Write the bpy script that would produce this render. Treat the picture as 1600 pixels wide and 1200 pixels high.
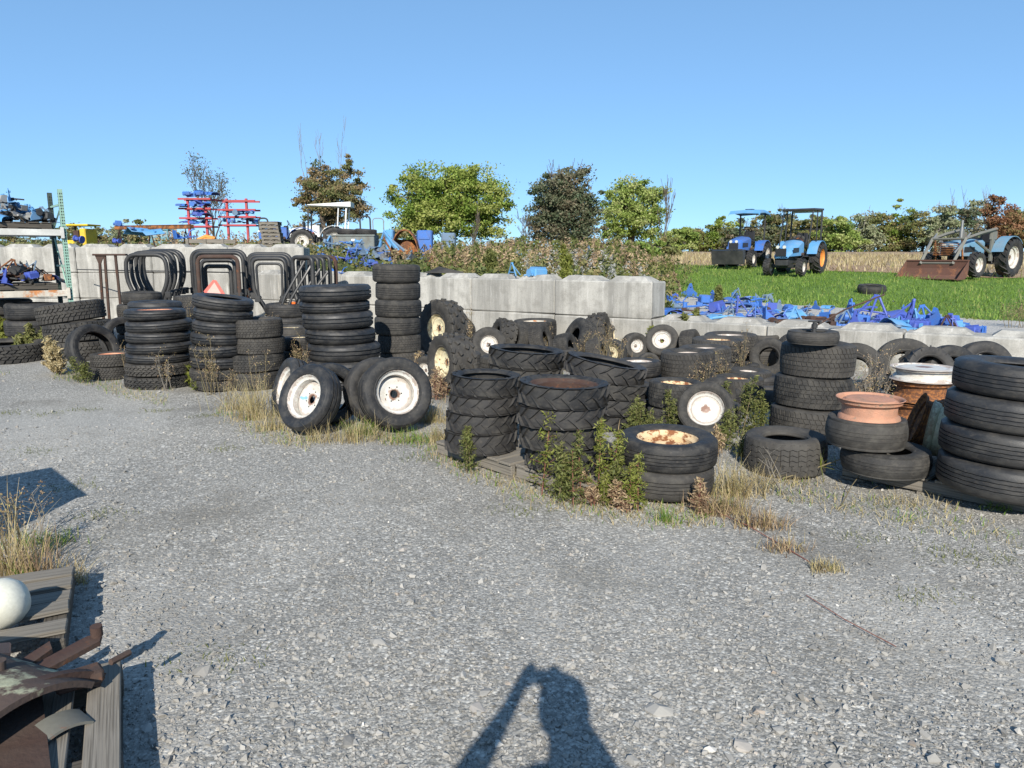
import bpy, bmesh, math, random
import numpy as np
from mathutils import Vector, Matrix, Quaternion
from math import radians, sin, cos, pi, sqrt, atan2, tan

random.seed(7)
rng = np.random.default_rng(7)
for o in list(bpy.data.objects):
    bpy.data.objects.remove(o)
scene = bpy.context.scene
COL = scene.collection

# ------------------------------------------------------------------ camera, sky, sun, exposure
FPX = 1155.0
HOR = 398.0
CAMH = 1.65
PITCH = math.atan((600 - HOR) / FPX)
cam_d = bpy.data.cameras.new('camera')
cam = bpy.data.objects.new('camera', cam_d)
COL.objects.link(cam)
cam.location = (0, 0, CAMH)
cam.rotation_euler = (pi / 2 - PITCH, 0, 0)
cam_d.sensor_width = 36
cam_d.lens = FPX / 1600 * 36
cam_d.clip_start = 0.02
cam_d.clip_end = 3000
scene.camera = cam

SUN_DIR = Vector((0.039, 0.918, -0.556)).normalized()      # the way the light travels
SUN_EL = math.asin(-SUN_DIR.z)
world = bpy.data.worlds.new('World')
scene.world = world
world.use_nodes = True
wn = world.node_tree.nodes
wl = world.node_tree.links
bg = wn.get('Background') or wn.new('ShaderNodeBackground')
sky = wn.new('ShaderNodeTexSky')
sky.sky_type = 'NISHITA'
sky.sun_disc = False
sky.sun_elevation = SUN_EL
sky.sun_rotation = math.atan2(-SUN_DIR.x, -SUN_DIR.y)
sky.altitude = 3000
sky.air_density = 0.8
sky.dust_density = 1.2
sky.ozone_density = 8
gm = wn.new('ShaderNodeGamma')                 # compact-camera response of the clear sky
gm.inputs[1].default_value = 0.50
wl.new(sky.outputs[0], gm.inputs[0])
mx_ = wn.new('ShaderNodeMix'); mx_.data_type = 'RGBA'; mx_.blend_type = 'MULTIPLY'
mx_.inputs[0].default_value = 1.0
mx_.inputs[7].default_value = (1.98, 2.62, 2.98, 1)
wl.new(gm.outputs[0], mx_.inputs[6])
wl.new(mx_.outputs[2], bg.inputs[0])
bg.inputs[1].default_value = 0.101
sun_d = bpy.data.lights.new('sun', 'SUN')
sun_d.energy = 5.0
sun_d.angle = radians(0.5)
sun_d.color = (1.0, 0.94, 0.84)
sun = bpy.data.objects.new('sun', sun_d)
COL.objects.link(sun)
sun.rotation_euler = SUN_DIR.to_track_quat('-Z', 'Y').to_euler()
sun.location = (0, -30, 30)
vs = scene.view_settings
vs.view_transform = 'Standard'
vs.look = 'None'
vs.exposure = 0.45
vs.gamma = 1
vs.use_curve_mapping = False

# ------------------------------------------------------------------ ground shape
DX, DY = 0.834, -0.5515          # direction of the long block wall
NX, NY = 0.5515, 0.834           # its normal, away from the camera
def s_of(x, y):
    return (x + 3.7) * NX + (y - 16.0) * NY
def sstep(a, b, t):
    t = np.clip((t - a) / (b - a), 0, 1)
    return t * t * (3 - 2 * t)
def height(x, y):
    x = np.asarray(x, float); y = np.asarray(y, float)
    s = s_of(x, y)
    bump = 0.012 * np.sin(x * 1.7 + 0.6 * y) + 0.010 * np.sin(2.3 * y - 0.9 * x + 1) + 0.006 * np.sin(5.1 * x + 3.3 * y)
    right = np.interp(y, [0, 9, 13, 18, 26, 30, 60, 110, 400], [.40, .45, .50, .62, .98, 1.15, 1.80, 2.1, 2.1])
    left = np.interp(y, [0, 18, 24, 30, 60, 110, 400], [1.3, 1.35, 1.55, 1.74, 1.9, 2.1, 2.1])
    mid = np.interp(s, [0, .7, 3, 8, 14, 30, 80, 400], [.9, .98, 1.05, 1.35, 1.66, 1.82, 2.1, 2.1])
    xb = 0.205 * y - 0.10
    w = sstep(-1.6, 0.1, x - xb)
    up = mid * (1 - w) + right * w
    wl_ = sstep(-2.0, 0.0, x + 4.0)
    up = left * (1 - wl_) + up * wl_
    up = up + 0.04 * np.sin(x * .9) * np.sin(y * .7) * sstep(14, 20, y)
    back = np.maximum(sstep(0.12, 0.5, s) * (x > -5.6), sstep(18.12, 18.5, y) * (x <= -5.6))
    back = np.where(y < 2, 0, back)
    return bump * (1 - back) + up * back
def hz(x, y):
    return float(height(x, y))

# ------------------------------------------------------------------ pixel helpers (the photograph is 1600 x 1200)
FW = Vector((0, cos(PITCH), -sin(PITCH)))
UPV = Vector((0, sin(PITCH), cos(PITCH)))
C0 = Vector((0, 0, CAMH))
def ray(px, py):
    return (FW + Vector((1, 0, 0)) * ((px - 800) / FPX) + UPV * ((600 - py) / FPX))
def at(px, py, z=0.0):
    d = ray(px, py)
    t = (z - CAMH) / d.z
    return C0 + d * t
def atY(px, py, Y):
    d = ray(px, py)
    return C0 + d * (Y / d.y)
def gat(px, py):
    d = ray(px, py)
    t = 1.5
    while t < 200:
        p = C0 + d * t
        if p.z <= hz(p.x, p.y):
            break
        t += 0.02 + t * 0.001
    return Vector((p.x, p.y, hz(p.x, p.y)))
def depth(p):
    return (Vector(p) - C0).dot(FW)

# ------------------------------------------------------------------ mesh builder
class MB:
    def __init__(s):
        s.v = []; s.f = []; s.m = []; s.mi = 0
    def add(s, vs_, fs, M=None):
        b = len(s.v)
        if M is not None:
            vs_ = [tuple(M @ Vector(p)) for p in vs_]
        s.v += [tuple(p) for p in vs_]
        s.f += [tuple(i + b for i in f) for f in fs]
        s.m += [s.mi] * len(fs)
    def box(s, c, d, M=None, b=0.0, R=None):
        hx, hy, hz_ = d[0] / 2, d[1] / 2, d[2] / 2
        T = Matrix.Translation(c)
        if R is not None:
            T = T @ R.to_4x4()
        if M is not None:
            T = M @ T
        if b <= 0:
            vv = [(x, y, z) for x in (-hx, hx) for y in (-hy, hy) for z in (-hz_, hz_)]
            ff = [(0, 1, 3, 2), (4, 6, 7, 5), (0, 4, 5, 1), (2, 3, 7, 6), (0, 2, 6, 4), (1, 5, 7, 3)]
            s.add(vv, ff, T); return
        vv = []; idx = {}
        for sx in (-1, 1):
            for sy in (-1, 1):
                for sz in (-1, 1):
                    for a in range(3):
                        p = [sx * (hx - b), sy * (hy - b), sz * (hz_ - b)]
                        p[a] = (sx, sy, sz)[a] * (hx, hy, hz_)[a]
                        idx[(sx, sy, sz, a)] = len(vv); vv.append(tuple(p))
        ff = []
        for a in range(3):
            o1, o2 = [(1, 2), (2, 0), (0, 1)][a]
            for sg in (-1, 1):
                q = []
                for (u, w) in ((-1, -1), (1, -1), (1, 1), (-1, 1)):
                    k = [0, 0, 0]; k[a] = sg; k[o1] = u; k[o2] = w
                    q.append(idx[(k[0], k[1], k[2], a)])
                ff.append(tuple(q if sg > 0 else q[::-1]))
            for u in (-1, 1):                       # edges along axis a
                for w in (-1, 1):
                    k0 = [0, 0, 0]; k0[a] = -1; k0[o1] = u; k0[o2] = w
                    k1 = list(k0); k1[a] = 1
                    q = [idx[(*k0, o1)], idx[(*k1, o1)], idx[(*k1, o2)], idx[(*k0, o2)]]
                    ff.append(tuple(q if u * w < 0 else q[::-1]))
        for sx in (-1, 1):
            for sy in (-1, 1):
                for sz in (-1, 1):
                    q = [idx[(sx, sy, sz, a)] for a in range(3)]
                    ff.append(tuple(q if sx * sy * sz > 0 else q[::-1]))
        s.add(vv, ff, T)
    def tube(s, pts, r, n=8, cap=True, M=None, closed=False):
        pts = [Vector(p) for p in pts]
        k = len(pts)
        rr = list(r) if hasattr(r, '__len__') else [r] * k
        vv = []; prev = None
        for i, p in enumerate(pts):
            if closed:
                t = pts[(i + 1) % k] - pts[i - 1]
            else:
                t = pts[min(i + 1, k - 1)] - pts[max(i - 1, 0)]
            if t.length < 1e-9: t = Vector((0, 0, 1))
            t.normalize()
            if prev is None:
                a = Vector((0, 0, 1)) if abs(t.z) < .9 else Vector((1, 0, 0))
                u = t.cross(a).normalized()
            else:
                u = prev - t * prev.dot(t)
                if u.length < 1e-6: u = t.orthogonal()
                u.normalize()
            prev = u; w = t.cross(u)
            for j in range(n):
                an = 2 * pi * j / n
                vv.append(p + (u * cos(an) + w * sin(an)) * rr[i])
        ff = []
        for i in range(k if closed else k - 1):
            i2 = (i + 1) % k
            for j in range(n):
                j2 = (j + 1) % n
                ff.append((i * n + j, i * n + j2, i2 * n + j2, i2 * n + j))
        if cap and not closed:
            ff.append(tuple(range(n))[::-1]); ff.append(tuple((k - 1) * n + j for j in range(n)))
        s.add(vv, ff, M)
    def cyl(s, a, b_, r, n=12, M=None, r2=None):
        s.tube([a, b_], [r, r if r2 is None else r2], n, True, M)
    def lathe(s, prof, n=48, M=None, closed=False):
        vv = []; k = len(prof)
        for j in range(n):
            an = 2 * pi * j / n
            for (r, z) in prof:
                vv.append((r * cos(an), r * sin(an), z))
        ff = []
        for j in range(n):
            j2 = (j + 1) % n
            for i in range(k if closed else k - 1):
                i2 = (i + 1) % k
                ff.append((j * k + i, j2 * k + i, j2 * k + i2, j * k + i2))
        s.add(vv, ff, M)
    def prism(s, poly, h, M=None):
        n = len(poly)
        vv = [(x, y, 0) for x, y in poly] + [(x, y, h) for x, y in poly]
        ff = [tuple(range(n))[::-1], tuple(range(n, 2 * n))]
        for i in range(n):
            j = (i + 1) % n
            ff.append((i, j, n + j, n + i))
        s.add(vv, ff, M)
    def mesh(s, name, mats=(), smooth=None):
        me = bpy.data.meshes.new(name)
        me.from_pydata([tuple(v) for v in s.v], [], s.f)
        for m in (mats if isinstance(mats, (list, tuple)) else [mats]):
            me.materials.append(m)
        if len(me.materials) > 1:
            me.polygons.foreach_set('material_index', s.m)
        if smooth is not None:
            me.polygons.foreach_set('use_smooth', [True] * len(me.polygons))
            me.set_sharp_from_angle(angle=radians(smooth))
        me.update()
        return me
    def build(s, name, mats, parent=None, smooth=None, **kw):
        return obj(name, s.mesh(name, mats, smooth), parent, **kw)

def obj(name, me, parent=None, label=None, cat=None, group=None, kind=None, loc=None, rot=None, scale=None):
    o = bpy.data.objects.new(name, me)
    COL.objects.link(o)
    if parent is not None: o.parent = parent
    if label: o['label'] = label
    if cat: o['category'] = cat
    if group: o['group'] = group
    if kind: o['kind'] = kind
    if loc is not None: o.location = loc
    if rot is not None:
        o.rotation_euler = rot if not isinstance(rot, Quaternion) else rot.to_euler()
    if scale is not None: o.scale = scale
    return o
def empty(name, loc=(0, 0, 0), rotz=0, label=None, cat=None, group=None, rot=None):
    o = obj(name, None, None, label, cat, group, None, loc, rot if rot is not None else (0, 0, rotz))
    o.empty_display_size = .1
    return o
def np_mesh(name, V, F, mats, tint=None, smooth=False, midx=None):
    """V (n,3), F (m,k) arrays -> mesh; tint is one value per face"""
    me = bpy.data.meshes.new(name)
    n, m, k = len(V), len(F), F.shape[1]
    me.vertices.add(n); me.vertices.foreach_set('co', np.ascontiguousarray(V, dtype=np.float32).ravel())
    me.loops.add(m * k); me.loops.foreach_set('vertex_index', np.ascontiguousarray(F, dtype=np.int32).ravel())
    me.polygons.add(m); me.polygons.foreach_set('loop_start', np.arange(0, m * k, k, dtype=np.int32))
    me.update(calc_edges=True)
    for mt in (mats if isinstance(mats, (list, tuple)) else [mats]):
        me.materials.append(mt)
    if midx is not None:
        me.polygons.foreach_set('material_index', midx.astype(np.int32))
    if tint is not None:
        a = me.attributes.new('tint', 'FLOAT', 'FACE')
        a.data.foreach_set('value', np.asarray(tint, dtype=np.float32))
    if smooth:
        me.polygons.foreach_set('use_smooth', np.ones(m, dtype=bool))
    else:
        me.polygons.foreach_set('use_smooth', np.zeros(m, dtype=bool))
    return me
def copy_tree(o, parent=None):
    c = o.copy(); COL.objects.link(c)
    if parent is not None:
        c.parent = parent
    for ch in list(o.children):
        copy_tree(ch, c)
    return c

# ------------------------------------------------------------------ materials
class NT:
    def __init__(s, name):
        s.m = bpy.data.materials.new(name); s.m.use_nodes = True
        s.t = s.m.node_tree; s.n = s.t.nodes; s.l = s.t.links
        s.b = s.n.get('Principled BSDF')
        s.co = s.n.new('ShaderNodeTexCoord')
    def L(s, a, b): s.l.new(a, b)
    def mapping(s, src='Object', scale=(1, 1, 1)):
        mp = s.n.new('ShaderNodeMapping'); mp.inputs['Scale'].default_value = scale
        s.L(s.co.outputs[src] if isinstance(src, str) else src, mp.inputs[0]); return mp.outputs[0]
    def geo(s):
        g = s.n.new('ShaderNodeNewGeometry'); return g.outputs['Position']
    def noise(s, vec, scale, detail=4, rough=.55):
        n = s.n.new('ShaderNodeTexNoise'); n.inputs['Scale'].default_value = scale
        n.inputs['Detail'].default_value = detail; n.inputs['Roughness'].default_value = rough
        s.L(vec, n.inputs['Vector']); return n.outputs['Fac']
    def vor(s, vec, scale, feature='F1', out='Distance', rnd=1.0):
        n = s.n.new('ShaderNodeTexVoronoi'); n.feature = feature; n.inputs['Scale'].default_value = scale
        n.inputs['Randomness'].default_value = rnd
        s.L(vec, n.inputs['Vector']); return n.outputs[out]
    def ramp(s, fac, stops, interp='LINEAR'):
        r = s.n.new('ShaderNodeValToRGB'); r.color_ramp.interpolation = interp
        e = r.color_ramp.elements
        while len(e) < len(stops): e.new(.5)
        for i, (p, c) in enumerate(stops):
            e[i].position = p
            e[i].color = (c, c, c, 1) if not hasattr(c, '__len__') else (*c, 1)
        s.L(fac, r.inputs[0]); return r.outputs[0]
    def mix(s, fac, a, b, mode='MIX'):
        x = s.n.new('ShaderNodeMix'); x.data_type = 'RGBA'; x.blend_type = mode
        for sock, val in ((x.inputs[0], fac), (x.inputs[6], a), (x.inputs[7], b)):
            if isinstance(val, (int, float)):
                if sock.type == 'RGBA': sock.default_value = (val, val, val, 1)
                else: sock.default_value = val
            elif hasattr(val, '__len__'): sock.default_value = (*val, 1)
            else: s.L(val, sock)
        return x.outputs[2]
    def math(s, op, a, b=0.0, clamp=False):
        x = s.n.new('ShaderNodeMath'); x.operation = op; x.use_clamp = clamp
        for i, v_ in enumerate((a, b)):
            if isinstance(v_, (int, float)): x.inputs[i].default_value = v_
            else: s.L(v_, x.inputs[i])
        return x.outputs[0]
    def bump(s, h, strength=.3, dist=.01):
        b = s.n.new('ShaderNodeBump'); b.inputs['Strength'].default_value = strength
        b.inputs['Distance'].default_value = dist
        s.L(h, b.inputs['Height']); s.L(b.outputs[0], s.b.inputs['Normal']); return b
    def rand(s):
        o = s.n.new('ShaderNodeObjectInfo'); return o.outputs['Random']
    def sep(s, vec):
        x = s.n.new('ShaderNodeSeparateXYZ'); s.L(vec, x.inputs[0]); return x.outputs
    def col(s, c): 
        if hasattr(c, '__len__'): s.b.inputs['Base Color'].default_value = (*c, 1)
        else: s.L(c, s.b.inputs['Base Color'])
    def fin(s, rough=.7, metal=0.0, spec=.4):
        if isinstance(rough, (int, float)): s.b.inputs['Roughness'].default_value = rough
        else: s.L(rough, s.b.inputs['Roughness'])
        s.b.inputs['Metallic'].default_value = metal
        s.b.inputs['Specular IOR Level'].default_value = spec
        return s.m

def paint(name, c, rust=.25, rough=.5, rustc=(.13, .045, .018), scale=6, dirt=.35, dirtc=(.12, .105, .085), metal=0.0, radial=0.0):
    t = NT(name); v = t.mapping('Object')
    n1 = t.noise(v, scale, 6, .65); n2 = t.noise(v, scale * .45, 3, .6); n3 = t.noise(v, scale * 7, 3)
    rnd = t.rand()
    c2 = tuple(min(1, x * 1.12) for x in c); c1 = tuple(x * .78 for x in c)
    base = t.mix(n3, c1, c2)
    base = t.mix(t.math('MULTIPLY', t.ramp(n2, [(.42, 0), (.72, 1)]), dirt), base, dirtc)
    rm = t.ramp(n1, [(max(0, .74 - rust * .5), 0), (min(1, .79 - rust * .5 + .02), 1)])
    if radial > 0:         # rust stain round the hub hole and chipped flange edge
        sp = t.sep(v); rr = t.math('SQRT', t.math('ADD', t.math('MULTIPLY', sp[0], sp[0]), t.math('MULTIPLY', sp[1], sp[1])))
        rn = t.math('ADD', rr, t.math('MULTIPLY', t.math('SUBTRACT', n1, .5), .55))
        hub = t.ramp(rn, [(.20, radial), (.30, 0)]); edge = t.math('MULTIPLY', t.ramp(rn, [(.97, 0), (1.0, 1)]), radial * .5)
        well = t.math('MULTIPLY', t.math('MULTIPLY', t.ramp(rn, [(.66, 0), (.72, 1)]), t.ramp(rn, [(.80, 1), (.86, 0)])), radial * .35)
        rm = t.math('MAXIMUM', rm, t.math('MAXIMUM', hub, t.math('MAXIMUM', edge, well)))
    rc = t.mix(n3, tuple(x * .6 for x in rustc), tuple(min(1, x * 1.9) for x in rustc))
    t.col(t.mix(rm, base, rc) if rust > 0 else base)
    if rust > .28: t.bump(t.math('ADD', t.math('MULTIPLY', n1, 1.2), n3), .55, .006)
    else: t.bump(n3, .15, .004)
    return t.fin(t.ramp(n2, [(.3, rough), (.8, min(1, rough + .25))]), metal)
def plain(name, c, rough=.6, metal=0.0, var=.2, scale=12):
    t = NT(name); v = t.mapping('Object')
    n = t.noise(v, scale, 5)
    t.col(t.mix(n, tuple(x * (1 - var) for x in c), tuple(min(1, x * (1 + var)) for x in c)))
    t.bump(n, .12, .004)
    return t.fin(rough, metal)

def smear_mat():
    m = M['rim_white'].copy(); m.name = 'rim_white_with_blue_smear'; nt = m.node_tree
    co = [x for x in nt.nodes if x.type == 'TEX_COORD'][0]
    mp = nt.nodes.new('ShaderNodeMapping'); mp.inputs['Location'].default_value = (.52, -.02, 0); mp.inputs['Scale'].default_value = (1, 2.4, 0)
    nz = nt.nodes.new('ShaderNodeTexNoise'); nz.inputs['Scale'].default_value = 7
    ln = nt.nodes.new('ShaderNodeVectorMath'); ln.operation = 'LENGTH'
    ad = nt.nodes.new('ShaderNodeMath'); ad.operation = 'MULTIPLY_ADD'; ad.inputs[1].default_value = .5
    rp = nt.nodes.new('ShaderNodeValToRGB'); rp.color_ramp.elements[0].position = .42; rp.color_ramp.elements[0].color = (.8, .8, .8, 1); rp.color_ramp.elements[1].position = .52; rp.color_ramp.elements[1].color = (0, 0, 0, 1)
    mx = nt.nodes.new('ShaderNodeMix'); mx.data_type = 'RGBA'; mx.inputs[7].default_value = (.10, .32, .62, 1)
    b = nt.nodes['Principled BSDF']; src = b.inputs['Base Color'].links[0].from_socket
    L = nt.links.new
    L(co.outputs['Object'], mp.inputs[0]); L(mp.outputs[0], ln.inputs[0]); L(co.outputs['Object'], nz.inputs['Vector'])
    L(nz.outputs['Fac'], ad.inputs[0]); L(ln.outputs['Value'], ad.inputs[2]); L(ad.outputs[0], rp.inputs[0])
    L(rp.outputs[0], mx.inputs[0]); L(src, mx.inputs[6]); L(mx.outputs[2], b.inputs['Base Color'])
    return m
def rubber(name, lo, hi, dust=.5, rough=.7):
    dust = min(1, dust * 1.5)
    t = NT(name); v = t.mapping('Object'); g = t.geo()
    n1 = t.noise(v, 3.2, 5, .65); n2 = t.noise(v, 40, 3); n3 = t.noise(g, 1.3, 3)
    base = t.mix(t.rand(), tuple(x * .85 for x in lo), tuple(x * a for x, a in zip(hi, (1.35, 1.27, 1.18))))
    n4 = t.noise(v, 9, 5, .7)
    base = t.mix(t.ramp(n4, [(.55, 0), (.68, .55)]), base, (.085, .072, .058))
    base = t.mix(t.ramp(n2, [(.35, 0), (.75, .5)]), base, tuple(x * 1.6 for x in hi))
    d = t.math('MULTIPLY', t.ramp(n1, [(.45, 0), (.75, 1)]), dust)
    base = t.mix(d, base, (.105, .098, .085))
    base = t.mix(t.math('MULTIPLY', t.ramp(n3, [(.5, 0), (.7, 1)]), dust * .6), base, (.085, .08, .072))
    t.col(base); t.bump(n2, .25, .004)
    return t.fin(t.ramp(n1, [(.3, rough - .14), (.7, rough + .12)]), 0, .45)
M = {}
M['rub'] = rubber('rubber_black', (.010, .0105, .0115), (.019, .019, .020), .30)
M['rub_dusty'] = rubber('rubber_dusty', (.015, .015, .015), (.029, .028, .0265), .42, .8)
M['rub_new'] = rubber('rubber_dark_ribbed', (.010, .011, .013), (.018, .019, .021), .28, .56)
M['rim_white'] = paint('rim_white_paint', (.58, .57, .53), .20, .4, scale=3.5, dirt=.3, dirtc=(.38, .31, .2), radial=.85)
M['rim_smear'] = smear_mat()
M['rim_cream'] = paint('rim_cream_paint', (.66, .60, .40), .26, .45, scale=4, dirt=.35, dirtc=(.25, .17, .09), radial=.9)
M['rim_rusty'] = paint('rim_rusty_cream', (.66, .50, .30), .50, .65, (.17, .065, .025), scale=3.2, dirt=.3, dirtc=(.3, .17, .08))
M['rim_orange'] = paint('rim_primer_orange', (.60, .27, .16), .12, .55, (.22, .08, .03), scale=5, dirt=.25, dirtc=(.2, .11, .07))
M['rim_primer'] = paint('rim_dull_primer', (.50, .25, .16), .30, .6, (.20, .15, .11), scale=4, dirt=.55, dirtc=(.20, .15, .11))
M['rust'] = paint('rust_brown', (.14, .06, .03), .5, .8, (.24, .095, .03), scale=8, dirt=.3, dirtc=(.09, .06, .045))
M['rust_dark'] = paint('rust_dark', (.06, .032, .024), .3, .78, (.11, .045, .022), scale=7, dirt=.5, dirtc=(.10, .085, .07))
M['dark'] = plain('hole_shade_eye_black', (.012, .012, .012), .8)  # black that paints the shade inside bolt and slot holes; eyes too
M['greyprimer'] = paint('grey_primer', (.15, .15, .13), .25, .6, (.16, .07, .04))
M['blackmetal'] = paint('black_painted_steel', (.028, .029, .031), .12, .38, (.12, .06, .03), scale=5, dirt=.35, dirtc=(.10, .095, .085))
M['blackplastic'] = plain('black_plastic', (.02, .02, .022), .5)
M['orange_lens'] = plain('orange_lens', (.85, .16, .03), .3)
M['amber'] = plain('amber_lens', (.85, .38, .04), .3)
M['lens_clear'] = plain('worn_clear_lens', (.55, .55, .5), .25)
M['smv'] = plain('faded_orange_sign', (.75, .42, .36), .5, var=.2)
M['smv_red'] = plain('sign_red_border', (.62, .16, .13), .5)
M['rackgreen'] = paint('rack_mint_green', (.28, .47, .38), .08, .5, scale=4)
M['rackgreen_shaded'] = paint('rack_green_shaded', (.03, .06, .05), .15, .5, scale=4)  # same mint green, with the shade of the rear posts put into the colour
M['beamwhite'] = paint('beam_pale_paint', (.62, .62, .58), .12, .5, (.35, .15, .05), scale=4)
M['beamrust'] = paint('beam_rusty_pale', (.6, .55, .46), .42, .6, (.38, .16, .06), scale=3)
M['redmetal'] = paint('red_rack_paint', (.42, .05, .06), .1, .5)
M['blue'] = paint('tractor_blue', (.045, .15, .47), .2, .45, scale=7, dirt=.5)
M['blue2'] = paint('tractor_blue_faded', (.10, .30, .56), .1, .5, scale=7, dirt=.3, dirtc=(.3, .3, .28))
M['blue3'] = paint('tractor_blue_violet', (.06, .10, .40), .15, .45, scale=7, dirt=.3)
M['bucket'] = paint('bucket_brown_rust', (.13, .062, .045), .35, .75, (.17, .075, .04), scale=3, dirt=.5, dirtc=(.12, .085, .065))
M['blue_dull'] = paint('faded_dull_blue', (.13, .27, .40), .22, .6, scale=4, dirt=.6, dirtc=(.22, .21, .18))
M['bluegrey'] = paint('grey_blue_metal', (.13, .20, .29), .2, .55, scale=7, dirt=.5)
M['teal'] = paint('teal_paint', (.12, .28, .33), .1, .5)
M['yellow'] = paint('yellow_paint', (.70, .48, .03), .12, .5)
M['white'] = paint('white_paint', (.72, .72, .70), .05, .4, dirt=.15)
M['whiteblob'] = paint('weathered_offwhite', (.62, .61, .52), .1, .5, (.14, .12, .07), scale=9, dirt=.3, dirtc=(.3, .29, .2))
M['orangerim'] = paint('orange_rim_paint', (.72, .27, .05), .1, .5)
M['steel'] = paint('bare_steel', (.30, .30, .29), .2, .4, metal=.6)
M['glass'] = plain('dusty_glass', (.25, .33, .36), .1)

def wood_mat(name, a, b):
    t = NT(name); v = t.mapping('Object', (1.2, 14, 14)); n = t.noise(v, 3, 6, .65)
    v2 = t.mapping('Object', (.7, 40, 40)); n2 = t.noise(v2, 3, 3); n3 = t.noise(t.mapping('Object'), 2.5, 3)
    c = t.mix(n, a, b)
    c = t.mix(t.ramp(n2, [(.5, 0), (.62, .7)]), c, tuple(x * .6 for x in a))
    c = t.mix(t.math('MULTIPLY', t.ramp(n3, [(.5, 0), (.8, 1)]), .5), c, (.09, .08, .06))
    t.col(c); t.bump(n2, .4, .006)
    return t.fin(.85, 0, .2)
M['wood'] = wood_mat('weathered_wood', (.13, .115, .095), (.29, .265, .225))
M['wood_dark'] = wood_mat('dark_wood', (.055, .05, .043), (.13, .115, .095))  # darker wood tone for stringers, posts, lower boards and some whole pallets

def concrete_mat():
    t = NT('concrete_block'); v = t.mapping('Object'); g = t.geo()
    st = t.noise(t.mapping(g, (2.880, 2.880, 0.252)), 1.6, 5, .6)
    st2 = t.noise(t.mapping(g, (9, 9, .5)), 1.5, 3, .6)
    n = t.noise(g, 5, 6, .65); f = t.noise(g, 60, 4)
    c = t.mix(t.rand(), (0.360, 0.347, 0.315), (0.450, 0.436, 0.396))
    c = t.mix(t.ramp(st, [(.40, 0), (.62, .9)]), c, (0.243, 0.236, 0.216))
    c = t.mix(t.ramp(st2, [(.58, 0), (.75, .75)]), c, (0.558, 0.540, 0.504))
    c = t.mix(t.ramp(n, [(.48, 0), (.8, .8)]), c, (0.198, 0.189, 0.167))
    c = t.mix(t.ramp(f, [(.3, .35), (.5, 0)]), c, (0.144, 0.140, 0.126))
    # green-grey growth near the foot
    z = t.sep(t.geo())[2]
    lo = t.math('MULTIPLY', t.ramp(z, [(.0, 1), (.25, 0)]), t.ramp(n, [(.4, 0), (.6, .8)]))
    c = t.mix(lo, c, (0.108, 0.108, 0.077))
    t.col(c)
    pit = t.vor(g, 22); h = t.math('ADD', t.math('MULTIPLY', n, .8), t.math('MULTIPLY', t.ramp(pit, [(.0, 0), (.16, 1)]), .25))
    t.bump(t.math('ADD', h, t.math('MULTIPLY', f, .3)), .5, .012)
    return t.fin(.92, 0, .2)
M['concrete'] = concrete_mat()

def gravel_mat():
    t = NT('gravel_ground'); g = t.geo()
    g2 = t.mapping(g, (1, 1, .3))
    wob = t.noise(g2, 35, 3)
    vc = t.vor(g2, 62, 'F1', 'Color'); vd = t.vor(g2, 62, 'F1', 'Distance')
    vc2 = t.vor(g2, 140, 'F1', 'Color'); vd2 = t.vor(g2, 140)
    sx = t.sep(vc)[0]; sy = t.sep(vc2)[1]; sz = t.sep(vc)[2]
    big = t.noise(g2, .8, 5, .6); med = t.noise(g2, 3.5, 4)
    stone = t.ramp(sx, [(0, (0.169, 0.162, 0.145)), (.3, (0.275, 0.264, 0.237)), (.55, (0.355, 0.340, 0.307)), (.8, (0.444, 0.427, 0.386)), (.95, (0.603, 0.580, 0.523))])
    fine = t.ramp(sy, [(0, (0.142, 0.135, 0.122)), (.5, (0.302, 0.288, 0.259)), (1, (0.479, 0.462, 0.419))])
    c = t.mix(t.ramp(sz, [(.45, 0), (.5, 1)]), fine, stone)
    c = t.mix(t.ramp(vd, [(.35, 0), (.75, .5)]), c, (0.142, 0.140, 0.129))
    c = t.mix(t.ramp(big, [(.52, 0), (.66, .62)]), c, (0.155, 0.145, 0.124))
    big2 = t.noise(t.mapping(g2, (1, .45, 1)), .55, 3, .5)
    c = t.mix(t.ramp(big2, [(.50, 0), (.62, .35)]), c, (0.462, 0.444, 0.403))
    c = t.mix(t.ramp(med, [(.55, 0), (.8, .4)]), c, (0.178, 0.170, 0.154))
    t.col(c)
    h = t.math('ADD', t.ramp(vd, [(0, 1), (.7, 0)]), t.math('MULTIPLY', t.ramp(vd2, [(0, 1), (.7, 0)]), .45))
    h = t.math('ADD', h, t.math('MULTIPLY', wob, .5))
    t.bump(h, .5, .007)
    return t.fin(.9, 0, .25)
M['gravel'] = gravel_mat()
def stone_mat():
    t = NT('gravel_stone'); g = t.geo()
    a = t.n.new('ShaderNodeAttribute'); a.attribute_name = 'tint'
    n = t.noise(g, 90, 4)
    c = t.ramp(a.outputs['Fac'], [(0, (0.123, 0.119, 0.108)), (.2, (0.229, 0.220, 0.202)), (.55, (0.330, 0.317, 0.290)), (.8, (0.413, 0.397, 0.364)), (.88, (0.334, 0.271, 0.216)), (.92, (0.510, 0.492, 0.448)), (1, (0.686, 0.660, 0.606))])
    g2 = t.mapping(g, (1, 1, .3)); big = t.noise(g2, .8, 5, .6)
    c = t.mix(t.ramp(big, [(.50, 0), (.63, .6)]), c, (0.154, 0.144, 0.124))
    t.col(t.mix(t.math('MULTIPLY', n, .5), c, (0.229, 0.220, 0.203)))
    t.bump(n, .4, .003)
    return t.fin(.85, 0, .3)
M['stone'] = stone_mat()
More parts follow.
